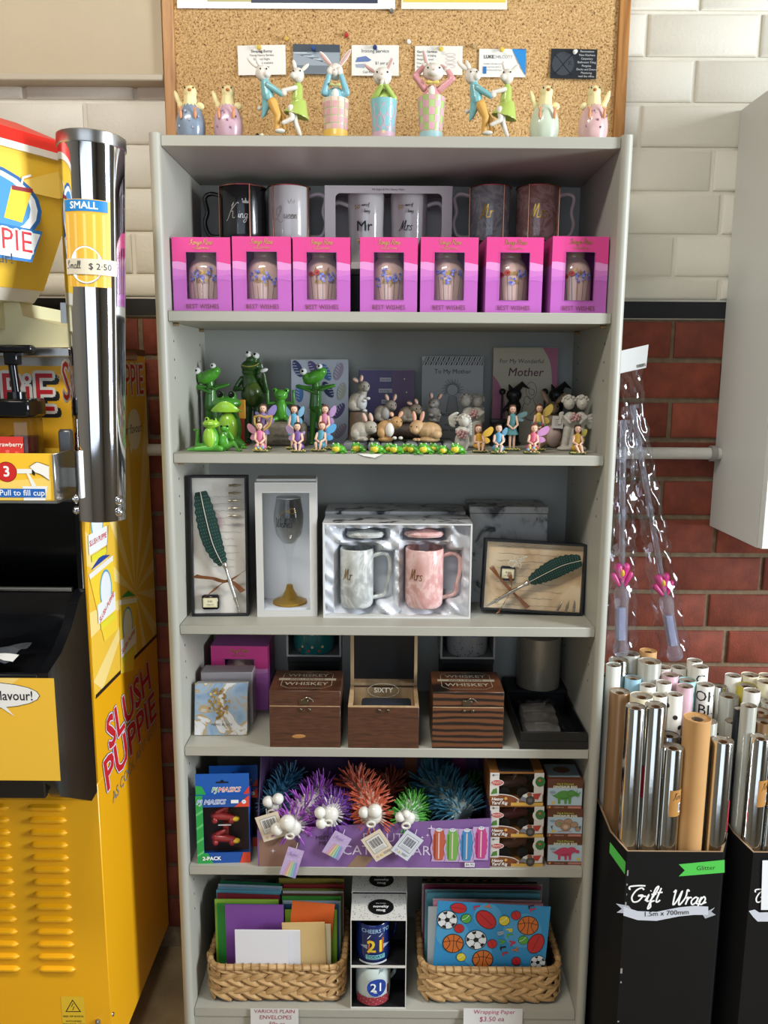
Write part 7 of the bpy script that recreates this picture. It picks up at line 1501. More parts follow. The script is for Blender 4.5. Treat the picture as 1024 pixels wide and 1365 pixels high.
# ------------------------------------------------------------------ fifth shelf: toys
Z5 = SH[4]
def toy_pack(label, px0, px1, pyt, pyb, Yf, flap):
    a, c = at(px0, pyb, Y=Yf), at(px1, pyb, Y=Yf); W_ = c.x-a.x; H_ = at(px0, pyt, Y=Yf).z-Z5; D_ = .045
    t = thing('toy_pack', label, 'toy box', ((a.x+c.x)/2, Yf, Z5), .06, 'blue and green toy packs'); x = W_/2
    win = (W_*.13, H_*.155, W_*.98, H_*.83)
    bx_open(B(), W_, D_, H_, win).obj('carton', mt('#1d4f9c', .4), t)
    fl = B().b2((-x, D_*.1, H_), (x, D_*.1+.001, H_+flap)).obj('hang_flap', mt('#1c56a6', .4), t)
    q = Print(plane((0, D_*.1, H_))); q.poly([(-.012, flap*.55), (.012, flap*.55), (.012, flap*.62), (.004, flap*.62), (.002, flap*.7), (-.002, flap*.7), (-.004, flap*.62), (-.012, flap*.62)], '#0a0d12'); q.poly([(-x, 0), (-x+.02, 0), (-x+.012, flap*.4), (-x, flap*.45)], '#2c9a48'); q.poly([(x, 0), (x-.012, 0), (x, flap*.4)], '#c93c30')
    for col, bd in (('#e4e6e4', .06), ('#3a9a48', .0)): q.text('PJ', -.016, flap*.22, .014, col, bold=bd, shear=.3)
    for col, bd in (('#e4e6e4', .06), ('#c23028', .0)): q.text('MASKS', .012, flap*.22, .014, col, bold=bd, shear=.3)
    q.obj('flap_print', fl)
    q = Print(plane((-x, 0, 0))); q.poly([(0, 0), (win[0], 0), (win[0], H_), (W_*.26, H_), (0, H_)], '#2c9a48') if False else q.rect(0, 0, win[0], H_, '#2c9a48')
    for i in range(4): q.poly([(0, H_*(.1+.2*i)), (win[0], H_*(.16+.2*i)), (win[0], H_*(.2+.2*i)), (0, H_*(.13+.2*i))], '#62bd6c'); q.l -= q.dl
    q.l += q.dl; q.poly([(W_*.72, win[3]), (W_, win[3]), (W_, H_)], '#d2462f'); q.poly([(win[0], 0), (W_*.3, 0), (W_*.2, win[1]), (win[0], win[1])], '#2c9a48'); q.poly([(W_*.8, 0), (W_, 0), (W_, win[1]), (W_*.86, win[1])], '#d2462f')
    for col, bd in (('#e4e6e4', .06), ('#2f6fc0', .0)): q.text('PJ MASKS', W_*.28, H_*.905, .0135, col, bold=bd, shear=.3)
    q.rect(W_*.66, H_*.885, W_*.8, H_*.935, '#e4e6e4'); q.disc(W_*.9, H_*.905, .0042, '#e4e6e4'); q.text('3+', W_*.9, H_*.905, .005, '#2f5fa8'); q.text('2-PACK', W_*.27, H_*.075, .0105, '#eef0ee', bold=.04); q.obj('box_print', t)
    B().b2((-x+.0015, D_-.004, .0015), (x-.0015, D_-.0014, H_-.0015)).obj('inner_card', mt('#3f2a26', .6), t)
    RD = mt('#8f1f22', .3, coat=.3)
    def toy(z, s):
        tt = B(); tt.cap((-.018, .02, z), (.016, .018, z-.004), .009, .006); tt.cap((-.014, .018, z+.008), (.0, .02, z+.014), .005, .004); tt.ell((-.018, .014, z-.008), (.006, .005, .006)); tt.ell((.014, .014, z-.009), (.006, .005, .006)); tt.b2((-.004, .022, z), (.008, .03, z+.03), .002)
        o = tt.obj('toy_vehicle', RD, t); B().ell((.022, .016, z-.006), (.008, .006, .005)).obj('yellow_nose', mt('#d9b52c', .3), o)
    toy(H_*.63, 1); toy(H_*.3, 1)
    B().b2((-.012, .012, H_*.5), (.014, .015, H_*.515), .001).obj('tie', mt('#c9c9c9', .4), t)
    B().grid(lambda u, v: (-x+win[0]+(win[2]-win[0])*u, .0016, win[1]+(win[3]-win[1])*v), 1, 1, False).obj('window_film', FILM, t)
toy_pack('green edged toy two pack standing in front of its twin', 264, 334, 1060, 1150, .013, .042); toy_pack('toy two pack with blue flap standing behind its twin', 282, 345, 1050, 1130, .068, .045)
# display carton of bristly caterpillars
YF = .003; p0, p1 = at(344, 1156, Y=YF), at(653, 1158, Y=YF); W_ = p1.x-p0.x; x = W_/2; xm = (p0.x+p1.x)/2; zl, zr = at(470, 1103, Y=YF).z-Z5, at(652, 1091, Y=YF).z-Z5
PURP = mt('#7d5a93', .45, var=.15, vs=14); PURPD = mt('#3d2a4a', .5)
dt = thing('display_carton', 'purple caterpillar toy display carton with an open front', 'display box', (xm, YF, Z5))
D_ = .2; f0 = zl*.92
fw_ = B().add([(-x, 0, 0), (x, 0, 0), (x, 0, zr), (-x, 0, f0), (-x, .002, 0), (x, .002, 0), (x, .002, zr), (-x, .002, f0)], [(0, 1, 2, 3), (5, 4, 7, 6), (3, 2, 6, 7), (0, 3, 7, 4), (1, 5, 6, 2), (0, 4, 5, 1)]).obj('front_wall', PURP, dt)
Hb = SH[3]-T-Z5-.004
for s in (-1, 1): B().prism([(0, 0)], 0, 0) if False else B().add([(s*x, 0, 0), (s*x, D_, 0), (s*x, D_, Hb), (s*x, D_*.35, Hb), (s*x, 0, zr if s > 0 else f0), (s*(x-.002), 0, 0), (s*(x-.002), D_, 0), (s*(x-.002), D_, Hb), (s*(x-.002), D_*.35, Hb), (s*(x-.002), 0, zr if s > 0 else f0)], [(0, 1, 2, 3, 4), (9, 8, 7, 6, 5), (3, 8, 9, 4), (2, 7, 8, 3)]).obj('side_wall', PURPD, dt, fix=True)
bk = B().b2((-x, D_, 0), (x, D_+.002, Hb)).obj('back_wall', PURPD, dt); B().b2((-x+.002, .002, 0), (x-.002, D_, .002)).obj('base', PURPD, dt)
q = Print(plane((0, D_, 0)))
for i, c in enumerate(('#6b3a24', '#3f5c2a', '#24486b', '#6b2a55')): q.rect(x*.28+i*.035, Hb*.35, x*.28+i*.035+.026, Hb*.98, c)
q.obj('back_print', bk)
q = Print(plane((-xm+0, 0, 0))); F_ = lambda px, py: (lambda v: (v.x-xm+xm, v.z-Z5))(at(px, py, Y=YF))
q = Print(plane((-xm, 0, 0))); 
q.poly([F_(345, 1120), F_(372, 1105), F_(400, 1125), F_(385, 1155), F_(346, 1156)], '#8a6a5c'); q.text('MEET', *F_(430, 1117), .011, '#3a2a44', bold=.02); q.text('ME', *F_(430, 1124), .011, '#3a2a44', bold=.02); q.obj('corner_print', fw_); q = Print(plane((-xm, 0, 0))); q.poly([F_(462, 1156), F_(476, 1140), F_(500, 1142), F_(485, 1157)], '#8a6f5c'); q.obj('patch_print', fw_); q = Print(plane((-xm, 0, 0)))
q.text('BEAUTY', *F_(516, 1117), .026, '#c9b7d2'); q.text('CATERPILLAR', *F_(515, 1134), .028, '#d2c2da')
for px, py, s in ((364, 1134, 4), (575, 1104, 6), (570, 1113, 3), (563, 1116, 3)): u, v = F_(px, py); s *= .00135; q.poly([(u-s, v), (u-s*.15, v-s*.15), (u, v-s), (u+s*.15, v-s*.15), (u+s, v), (u+s*.15, v+s*.15), (u, v+s), (u-s*.15, v+s*.15)], '#ddd2e4')
q.obj('front_print', fw_); q = Print(plane((-xm, 0, 0)), base=.0012)
for px, c, dk in ((585, '#b5573f', '#7d3a2c'), (603, '#6fa04a', '#4a7532'), (622, '#3f7fae', '#2c5d86'), (641, '#b53f7c', '#84285a')):
    u, v = F_(px, 1126 if px < 640 else 1123); h_ = .032; w_ = .0115
    q.poly([(u-w_*1.25+.002*math.sin(i), v-h_*1.08+2.16*h_*i/12) for i in range(13)]+[(u+w_*1.25, v+h_*1.08-2.16*h_*i/12) for i in range(13)], '#b59ac2')
    q.poly([(u+(w_+.0014*(i % 2))*math.cos(2*PI*i/36)*(1 if abs(math.sin(2*PI*i/36)) < .97 else .6), v+h_*max(-1, min(1, 1.25*math.sin(2*PI*i/36)))) for i in range(36)], c); q.rect(u-.0012, v-h_*.9, u+.0012, v+h_*.8, '#cfb8b0'); q.rect(u-w_*.75, v-h_*.9, u-w_*.55, v+h_*.7, dk); q.disc(u, v+h_, .006, '#c9ccd2', .004, 12); q.disc(u-.002, v+h_+.001, .0009, '#222222', n=6); q.disc(u+.002, v+h_+.001, .0009, '#222222', n=6)
u, v = F_(626, 1151); q.rect(u-.0095, v-.0045, u+.0095, v+.0045, '#d8d4da'); q.text('$6.95', u, v, .007, '#2a2a2e'); q.obj('caterpillar_pictures', fw_)
def cat_toy(label, pts, rad, root, tip, Ys, head=True, n=170, seed=1, eyes=((-9, 9, 8), (5, 11, 9)), fr=.55, hs=1):
    """bristly caterpillar; pts = photo pixels along its back from the head, Ys = depth of each"""
    P = [at(px, py, Y=y) for (px, py), y in zip(pts, Ys)]; c = P[0].copy(); k = mpp(c)
    t = thing('bristly_caterpillar', label, 'toy', c, 0, 'bristly caterpillar toys'); Q = [p-c for p in P]; Q = [Vector(v) for v in crom([tuple(v) for v in Q], 6)] if len(Q) > 2 else Q
    L = [0]
    for a, b_ in zip(Q, Q[1:]): L.append(L[-1]+(b_-a).length)
    B().tube(Q, [rad*k*.42]*len(Q), 10).obj('body', root, t); rr = random.Random(seed); R1_, R2_ = B(), B()
    for i in range(n):
        s = (i+rr.random())/n*L[-1]; j = max(m_ for m_ in range(len(L)) if L[m_] <= s); j = min(j, len(Q)-2); f = (s-L[j])/max(1e-6, L[j+1]-L[j]); p = Q[j].lerp(Q[j+1], f); ax = (Q[j+1]-Q[j]).normalized(); u = ax.orthogonal().normalized(); v = ax.cross(u); a = i*2.39996+rr.uniform(-.3, .3)
        d = (u*math.cos(a)+v*math.sin(a)+ax*rr.uniform(-.35, .25)).normalized(); l = rad*k*rr.uniform(.9, 1.12)
        w0 = k*1.4; A, M_, E_2 = p+d*rad*k*.3, p+d*l*fr, p+d*l
        R1_.tube([A, M_], [w0, w0*.9], 5, False); R2_.tube([M_, p+d*l*.9, E_2], [w0*.9, w0*.75, w0*.25], 5)
    if head:                                    # collar of bristles round the face
        for i in range(34):
            a = 2*PI*i/34+rr.uniform(-.07, .07); d = Vector((math.cos(a), rr.uniform(-.35, .1), math.sin(a))).normalized(); l = rad*k*rr.uniform(.85, 1.05); w0 = k*1.3; o_ = Vector((0, -rad*k*.3, 0))
            R1_.tube([o_+d*rad*k*.3, o_+d*l*.62], [w0, w0*.9], 5, False); R2_.tube([o_+d*l*.62, o_+d*l*.92, o_+d*l], [w0*.9, w0*.8, w0*.3], 5)
    R1_.obj('bristle_roots', root, t)['kind'] = 'stuff'; R2_.obj('bristle_tips', tip, t)['kind'] = 'stuff'
    if head:
        W2 = mt('#cfcbc0', .35, coat=.2); hd = B().ell((0, -rad*k*.35, 0), (rad*k*.4*hs, rad*k*.36*hs, rad*k*.4*hs)).obj('head', W2, t)
        for ex, ez, er in eyes: B().ell((ex*k, -rad*k*.62, ez*k), er*k*.95, None, 16, 12).obj('eye', mt('#d8d5cb', .25, coat=.3), hd)
        B().tube([(-2*k+5*k*math.cos(2*PI*i/16), -rad*k*.72, -6*k+3.6*k*math.sin(2*PI*i/16)) for i in range(16)], 1.6*k, 8, closed=True).obj('lips', W2, hd)
    return t, k
def tag_card(label, px, py, Y, w_, h_, rot, kind, off=None):
    p = at(px, py, Y=Y); k = mpp(p); t = thing('toy_tag', label, 'tag', p, rot=(0, rot, 0)); w_ *= k; h_ *= k
    B().b2((-w_/2, 0, -h_/2), (w_/2, .0006, h_/2)).obj('card', mt('#b9a3c9' if kind == 'rainbow' else ('#d3c4ae' if kind == 'cream' else '#c9cdd6'), .4), t); q = Print(plane((0, 0, 0)), dl=.00008)
    if kind == 'rainbow':
        for i, c in enumerate(('#cf9aa6', '#d2bd8a', '#a9c49a', '#7fb4c4', '#9a8fc9')): q.poly([(-w_*.3+w_*.16*i, -h_*.48), (-w_*.16+w_*.16*i, -h_*.48), (-w_*.06+w_*.1*i, h_*.05), (-w_*.14+w_*.1*i, h_*.05)], c)
        for i in range(20): q.disc(w_*random.uniform(-.45, .45), h_*random.uniform(0, .47), .0007, '#d9cfe6', n=6)
        q.hand('the most', -w_*.32, h_*.28, .0032, .0006, '#8a72b0', sx=.8)
    else:
        q.rect(-w_*.36, -h_*.22, w_*.36, h_*.38, '#8a8680'); q.rect(-w_*.34, -h_*.2, w_*.34, h_*.36, '#d6d3cc' if kind == 'cream' else '#d0d4dc')
        for i in range(12): q.rect(-w_*.27+i*w_*.045, -h_*.02, -w_*.27+i*w_*.045+w_*(.03 if i % 3 else .018), h_*.3, '#33333a'); q.l -= q.dl
        for i in range(3): q.rect(-w_*.27, -h_*(.09+.045*i), w_*.25, -h_*(.075+.045*i), '#8a8680'); q.l -= q.dl
        q.ring(-w_*.3, -h_*.36, .002, .0005, '#a8473c', 14); q.poly([(-w_*.18, -h_*.4), (-w_*.04, -h_*.4), (-w_*.11, -h_*.31)], '#c9b24a'); q.rect(w_*.02, -h_*.34, w_*.36, -h_*.32, '#8a8680'); q.rect(w_*.02, -h_*.39, w_*.3, -h_*.37, '#8a8680')
    B().tube([(0, .0003, h_*.46), (.0, .012, h_*.6)], .0005, 5).obj('string', mt('#cfcfd2', .4), t)
    q.obj('tag_print', t)
WR = mt('#c9c2c6', .45); PT = mt('#9a4fae', .4); PD = mt('#6b3a93', .4); OT, OR_ = mt('#b8553a', .45), mt('#cfa593', .45); GT, GR_ = mt('#4f9c3a', .45), mt('#b4c9ae', .45); TT, TR = mt('#2f5f74', .45), mt('#8fa3a4', .45)
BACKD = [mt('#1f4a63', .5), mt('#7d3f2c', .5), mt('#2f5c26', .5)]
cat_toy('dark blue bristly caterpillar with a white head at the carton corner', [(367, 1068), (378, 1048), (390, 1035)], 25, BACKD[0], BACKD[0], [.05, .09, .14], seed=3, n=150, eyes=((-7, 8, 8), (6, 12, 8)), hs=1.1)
cat_toy('big purple bristly caterpillar hanging its white head over the carton', [(391, 1096), (402, 1082), (420, 1066), (432, 1055)], 32, mt('#c9bfc6', .45), PT, [.02, .04, .075, .12], seed=5, n=300, eyes=((-19, 2, 9), (-5, 11, 11)))
cat_toy('small purple bristly caterpillar with wide white bristles', [(441, 1080), (450, 1080), (462, 1078)], 29, WR, PD, [.022, .05, .1], seed=6, n=150, fr=.6, eyes=((-13, 7, 8), (-11, -8, 8)))
cat_toy('orange bristly caterpillar with a round white head', [(497, 1081), (492, 1068), (478, 1050), (468, 1042)], 31, OR_, OT, [.022, .05, .1, .14], seed=7, n=230, eyes=((-11, 9, 8), (3, 11, 10)), fr=.5)
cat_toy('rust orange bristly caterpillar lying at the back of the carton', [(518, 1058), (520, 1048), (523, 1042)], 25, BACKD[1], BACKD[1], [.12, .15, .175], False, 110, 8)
cat_toy('green bristly caterpillar peeping over the carton front', [(543, 1085), (552, 1078), (556, 1066)], 26, GR_, GT, [.022, .06, .11], seed=9, n=130, eyes=((-10, 5, 7), (-2, 9, 6)), fr=.6)
cat_toy('large teal bristly caterpillar lying along the carton', [(618, 1086), (604, 1070), (588, 1054), (572, 1046)], 38, TR, TT, [.045, .075, .11, .15], False, 420, 10, fr=.5)
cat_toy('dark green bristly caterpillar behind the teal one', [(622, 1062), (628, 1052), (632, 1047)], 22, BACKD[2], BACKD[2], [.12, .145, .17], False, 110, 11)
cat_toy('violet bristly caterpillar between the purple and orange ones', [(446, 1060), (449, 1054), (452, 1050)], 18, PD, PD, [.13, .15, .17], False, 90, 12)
tag_card('cream barcode tag hanging beside the dark blue caterpillar', 361, 1102, -.006, 32, 37, -.32, 'cream'); tag_card('rainbow tag hanging low from the big purple caterpillar', 389, 1150, -.012, 22, 42, .3, 'rainbow'); tag_card('rainbow tag hanging from the small purple caterpillar', 449, 1127, -.008, 25, 36, .52, 'rainbow')
tag_card('cream barcode tag below the orange caterpillar', 504, 1127, -.008, 30, 38, -.58, 'cream'); tag_card('white barcode tag below the green caterpillar', 543, 1127, -.01, 27, 37, .62, 'white')
# stacked toy cartons
def rig_box(label, px0, px1, pyt, pyb, zb, seed):
    Yf = .01; a, c = at(px0, pyb, Y=Yf), at(px1, pyb, Y=Yf); W_ = c.x-a.x; H_ = at(px0, pyt, Y=Yf).z-at(px0, pyb, Y=Yf).z; D_ = .09
    t = thing('toy_truck_carton', label, 'toy box', ((a.x+c.x)/2, Yf, zb), random.uniform(-.015, .015), 'toy truck cartons'); x = W_/2
    win = (W_*.17, H_*.22, W_*.82, H_*.97); bx_open(B(), W_, D_, H_, win).obj('carton', mt('#8a5a2c', .45), t); B().b2((-x+.0015, D_-.006, .0015), (x-.0015, D_-.002, H_-.0015)).obj('inner_card', mt('#2b2622', .6), t)
    TB = mt(('#6b2a26', '#5c3a2c', '#7a4a30')[seed % 3], .4); b = B().cap((-.02, .04, H_*.4), (.018, .045, H_*.42), .012, .01); b.cap((.0, .04, H_*.5), (.004, .04, H_*.62), .006, .004); b.obj('toy_truck', TB, t)
    for xx in (-.02, .016): B().lathe([(.0001, -.004), (.011, -.004), (.011, .004), (.0001, .004)], 14, (xx, .026, .014), (PI/2, 0, 0)).obj('wheel', mt('#1b1b1c', .7), t)
    q = Print(plane((-x, 0, 0)), dl=.00008); q.rect(0, .3*H_, win[0], H_, '#cfcac2'); q.rect(win[2], .35*H_, W_, H_, '#cfcac2'); q.rect(0, 0, W_*.5, .22*H_, '#6b3a20'); q.rect(W_*.4, 0, W_, .1*H_, '#cfa24a'); q.poly([(0, .2*H_), (W_*.2, .34*H_), (W_*.42, .3*H_), (W_*.52, .2*H_), (W_*.4, .1*H_), (0, .1*H_)], '#7d4526')
    q.line([(0, .32*H_), (W_*.2, .35*H_), (W_*.42, .3*H_), (W_*.55, .18*H_)], .0018, '#cfcac2'); q.poly([(W_*.02, .35*H_), (W_*.14, .38*H_), (W_*.13, .54*H_), (W_*.06, .5*H_)], '#4a7a35'); q.disc(W_*.13, .7*H_, W_*.125, '#d8d4cc', .1*H_); q.disc(W_*.13, .7*H_, W_*.11, '#b3261f', .08*H_); q.text('REALISTIC', W_*.13, .72*H_, .004, '#e4e0d8', bold=.02); q.text('CONSTRUCTION', W_*.13, .67*H_, .003, '#e4e0d8'); q.disc(W_*.06, .93*H_, .002, '#5a5a5a'); q.text('TOYS', W_*.11, .93*H_, .0035, '#5a5a5a')
    q.disc(W_*.9, .72*H_, .0115, '#cfcac2', .0125, 16); q.disc(W_*.93, .74*H_, .0095, '#2f6a35', .0105, 12); q.disc(W_*.92, .78*H_, .0025, '#c9582c', n=8)
    q.poly([(W_*.58, .2*H_), (W_*.62, .34*H_), (W_*.72, .42*H_), (W_*.86, .4*H_), (W_*.98, .42*H_), (W_*.98, .14*H_), (W_*.7, .12*H_)], '#c9c4bc'); q.poly([(W_*.8, .38*H_), (W_*.96, .4*H_), (W_*.9, .2*H_), (W_*.82, .22*H_)], '#a83a32'); q.poly([(W_*.56, .18*H_), (W_*.6, .3*H_), (W_*.68, .26*H_), (W_*.66, .14*H_)], '#6f747a'); q.disc(W_*.755, .18*H_, .0088, '#3a3836', .0098, 16); q.disc(W_*.755, .18*H_, .0045, '#5c5854', n=12); q.disc(W_*.74, .36*H_, .005, '#7a4a30', .004, 10)
    q.text('Heavy', W_*.03, .215*H_, .0088, '#e6e2da', bold=.03, shear=.25, align='LEFT'); q.disc(W_*.3, .235*H_, .003, '#d8a24a', n=12); q.text('Yard Rig', W_*.03, .095*H_, .0088, '#e6e2da', bold=.03, shear=.25, align='LEFT'); q.text('-2', W_*.52, .14*H_, .006, '#e6e2da', bold=.03)
    q.obj('box_print', t); B().grid(lambda u, v: (-x+win[0]+(win[2]-win[0])*u, .0016, win[1]+(win[3]-win[1])*v), 1, 1, False).obj('window_film', FILM, t)
    B().b2((-x+W_*.17, .004, H_), (x-W_*.18, D_-.004, H_+.0006)).obj('top_film', mt('#23252a', .2), t)
    return zb+H_+.0006
z = Z5
for (a, c), lab, sd_ in (((1116, 1155), 'brown toy truck carton on the shelf, lowest of its stack', 2), ((1073, 1114), 'brown toy truck carton in the middle of its stack', 0), ((1027, 1071), 'brown toy truck carton on top of its stack', 1)): z = rig_box(lab, 652.5, 724, a, c, z, sd_)
def egg_box(label, px0, px1, pyt, pyb, zb, kind):
    Yf = .016; a, c = at(px0, pyb, Y=Yf), at(px1, pyb, Y=Yf); W_ = c.x-a.x; H_ = at(px0, pyt, Y=Yf).z-a.z; D_ = .065; x = W_/2
    t = thing('dinosaur_egg_carton', label, 'toy box', ((a.x+c.x)/2, Yf, zb), random.uniform(-.02, .02), 'dinosaur egg cartons'); B().b2((-x, 0, 0), (x, D_, H_), .0005).obj('carton', mt('#5c3424', .45), t)
    q = Print(plane((-x, 0, 0)), dl=.00008); q.rect(.001, .13*H_, W_-.001, .72*H_, '#a9bcc4'); q.rect(0, .72*H_, W_, H_, '#5c3322'); q.rect(0, 0, W_, .13*H_, '#6b3a26'); q.rect(W_*.6, .03*H_, W_*.97, .1*H_, '#b5786a'); q.disc(W_*.08, .065*H_, .0022, '#c98a4a', n=10); q.text('Includes toys', W_*.35, .065*H_, .0035, '#d2b8a0')
    q.text('Dig & Discover', W_*.5, .86*H_, .0052, '#a8b53c', bold=.02); q.text('DINOSAUR EGG', W_*.5, .76*H_, .0062, '#dfe0c4', bold=.04); q.disc(W_*.15, .58*H_, W_*.09, '#8fa3ac', .06*H_, 12); q.text('Chisel it', W_*.15, .58*H_, .003, '#3f4a52'); q.disc(W_*.18 if kind != 2 else W_*.88, .22*H_, W_*.055, '#d2b24a', .05*H_, 12)
    if kind in (0, 2):
        col, dk = (('#4f8a3c', '#35662a'), 0, ('#b53a5c', '#84283f'))[kind]; f = lambda u, v: (u*W_, v*H_)
        q.poly([f(*p) for p in crom([(.1, .5), (.2, .48), (.34, .6), (.5, .64), (.62, .58), (.72, .5), (.66, .36), (.5, .32), (.34, .34), (.24, .4), (.1, .5)], 3)][:-1], col)
        for u in (.34, .52, .64): q.poly([f(u-.04, .4), f(u+.04, .4), f(u+.035, .19), f(u-.03, .19)], col)
        q.disc(*f(.68, .55), W_*.13, col, .11*H_, 14); q.disc(*f(.84, .5), W_*.07, col, .06*H_, 12, -.3)
        if kind == 0: q.ring(W_*.68, .55*H_, W_*.12, .0008, dk, rv=.1*H_); q.poly([f(.86, .54), f(.95, .62), f(.89, .5)], col); q.poly([f(.8, .56), f(.84, .68), f(.84, .55)], col)
        q.disc(*f(.84, .53), .0007, '#1c1c1c', n=6); q.line([f(.36, .4), f(.5, .38), f(.6, .42)], .0008, dk)
    else:
        for u, v, r_ in ((.35, .5, .14), (.58, .56, .12), (.52, .38, .15), (.76, .46, .11), (.86, .3, .08)): q.disc(u*W_, v*H_, r_*W_, '#6f5340', r_*W_*.85, 14); q.disc(u*W_, v*H_, r_*W_*.9, '#a3826a', r_*W_*.75, 14)
        q.disc(.35*W_, .5*H_, .07*W_, '#7d8a5c', .05*W_, 12); q.disc(.52*W_, .38*H_, .07*W_, '#c9a98c', .06*W_, 12); q.line([(.3*W_, .2*H_), (.5*W_, .24*H_), (.7*W_, .2*H_)], .001, '#a8574c')
        for u in (.12, .92): q.poly([(u*W_-.002, .4*H_), (u*W_+.003, .44*H_), (u*W_+.001, .36*H_), (u*W_+.002, .3*H_), (u*W_-.001, .34*H_)], '#4a5c42')
    q.obj('box_print', t); q = Print(plane((-x, 0, H_), (1, 0, 0), (0, 1, 0))); q.rect(.003, .01, W_-.003, D_-.004, '#7f8f96'); q.disc(W_*.5, D_*.6, W_*.25, '#6b4a38', D_*.2, 14); q.obj('top_print', t)
    return zb+H_+.0004
z = Z5
for (a, c), lab, kd in (((1115, 1152), 'dinosaur egg carton with a magenta dinosaur, lowest of its stack', 2), ((1076, 1113), 'dinosaur egg carton picturing brown eggs in its stack', 1), ((1034, 1073), 'dinosaur egg carton with a green horned dinosaur on top', 0)): z = egg_box(lab, 729, 776, a, c, z, kd)

# ------------------------------------------------------------------ bottom shelf: baskets, envelopes, wrapping paper, mug boxes
Z6 = SH[5]
STRAW = ramp_mat('water_hyacinth', [(.2, '#77542f'), (.45, '#b08a58'), (.65, '#c9a674'), (.85, '#a37c4a')], 30, .6, 5, .8, (1, 1, 4), bump=.3)
def leaf_mesh():
    b = B(); b.use(STRAW); L, Hh = .046, .0185; n = 8
    def fn(u, v):
        s = math.sin(PI*(.06+.88*u))**.6; z = (v-.5)*Hh*s; y = -.0065*math.cos((v-.5)*PI)*s+.002
        return ((u-.5)*L, y+.002*(u-.5), z)
    b.grid(fn, n, 4); return b.mesh('woven_leaf')
LEAF = leaf_mesh()
def basket(label, px0, px1, pyr, pyb, Yf, D_, group):
    a, c = at(px0, pyb, Y=Yf), at(px1, pyb, Y=Yf); W_ = c.x-a.x; H_ = at((px0+px1)/2, pyr, Y=Yf).z-Z6; xm = (a.x+c.x)/2
    t = thing('woven_basket', label, 'basket', (xm, Yf+D_/2, Z6), 0, group); x, y, R_ = W_/2-.006, D_/2-.006, .03
    per = []
    def corner(cx, cy, a0): return [(cx+R_*math.cos(a0+PI/2*i/5), cy+R_*math.sin(a0+PI/2*i/5)) for i in range(6)]
    loop = corner(x-R_, -y+R_, -PI/2)+corner(x-R_, y-R_, 0)+corner(-x+R_, y-R_, PI/2)+corner(-x+R_, -y+R_, PI)
    loop.append(loop[0]); ln = [0]
    for p, q in zip(loop, loop[1:]): ln.append(ln[-1]+math.hypot(q[0]-p[0], q[1]-p[1]))
    def pt(s):
        s %= ln[-1]; j = max(i for i in range(len(ln)-1) if ln[i] <= s); f = (s-ln[j])/(ln[j+1]-ln[j]) if ln[j+1] > ln[j] else 0; p, q = loop[j], loop[j+1]
        return (p[0]+(q[0]-p[0])*f, p[1]+(q[1]-p[1])*f), math.atan2(q[1]-p[1], q[0]-p[0])
    n = 40; b = B()
    for rad_, flip in ((1, 0),): b.grid(lambda u, v: (lambda p: (p[0]*.97, p[1]*.97, .004+(H_-.006)*v))(pt(u*ln[-1])[0]), n, 2)
    b.b2((-x+.014, -y+.014, 0), (x-.014, y-.014, .004)); b.obj('inner_wall', mt('#6f5230', .8), t)
    rows = 5; rh = (H_-.012)/rows; m_ = int(ln[-1]/.031)
    for r_ in range(rows):
        for i in range(m_):
            p, an = pt(ln[-1]*(i+.5*(r_ % 2))/m_); sl = .42 if r_ % 2 else -.42
            o = put('woven_leaf', LEAF, t, (p[0], p[1], .009+rh*(r_+.42)), (0, 0, 0)); o.rotation_euler = (Matrix.Rotation(an, 3, 'Z') @ Matrix.Rotation(-sl+random.uniform(-.12, .12), 3, 'Y') @ Matrix.Rotation(random.uniform(-.15, .15), 3, 'X')).to_euler(); o.scale = (random.uniform(.92, 1.08), 1, random.uniform(.9, 1.12))
    ring = [(*pt(ln[-1]*i/60)[0], H_-.004+.0*math.sin(i)) for i in range(60)]; B().tube(ring, .0058, 8, closed=True).obj('rim', STRAW, t)
    wr = B()
    for i in range(int(ln[-1]/.017)):
        p, an = pt(i*.017); d = Vector((math.cos(an), math.sin(an), 0)); o_ = Vector((-d.y, d.x, 0)); cpt = Vector((p[0], p[1], H_-.004)); wr.tube([cpt+o_*.0064*math.cos(k)+Vector((0, 0, .0064*math.sin(k)))+d*(.004*k/6.28) for k in [2*PI*j/8 for j in range(9)]], .0013, 5)
    wr.obj('rim_wraps', mt('#8a6438', .6), t)['kind'] = 'stuff'
    return t, xm, W_, H_
DB = .2
basket('woven basket of coloured envelopes on the bottom shelf', 273, 462, 1290, 1338, .012, DB, None); basket('woven basket of wrapping paper on the bottom shelf', 557, 751, 1293, 1341, .013, DB, None)
def sheet(name, label, cat, px0, px1, pyt, Y, col, tilt=0, th=.0016, group=None, zb=None, flap=True, lean=.0):
    a, c = at(px0, pyt, Y=Y), at(px1, pyt, Y=Y); zb = Z6+.0055 if zb is None else zb; W_ = c.x-a.x; H_ = a.z-zb
    lift = abs(math.sin(tilt))*W_/2
    t = thing(name, label, cat, ((a.x+c.x)/2+math.sin(-tilt)*0, Y, zb+lift), rot=(-lean, -tilt, 0), group=group)
    B().b2((-W_/2, 0, 0), (W_/2, th, H_-lift)).obj('paper', mt(col, .6), t)
    if flap:
        q = Print(plane((0, 0, 0)), base=.00012); q.line([(-W_/2, H_-lift-.004), (-W_*.1, (H_-lift)*.72), (W_*.1, (H_-lift)*.72), (W_/2, H_-lift-.004)], .0004, mt(col, .9), False); q.obj('flap_edge', t)
    return t, W_, H_-lift
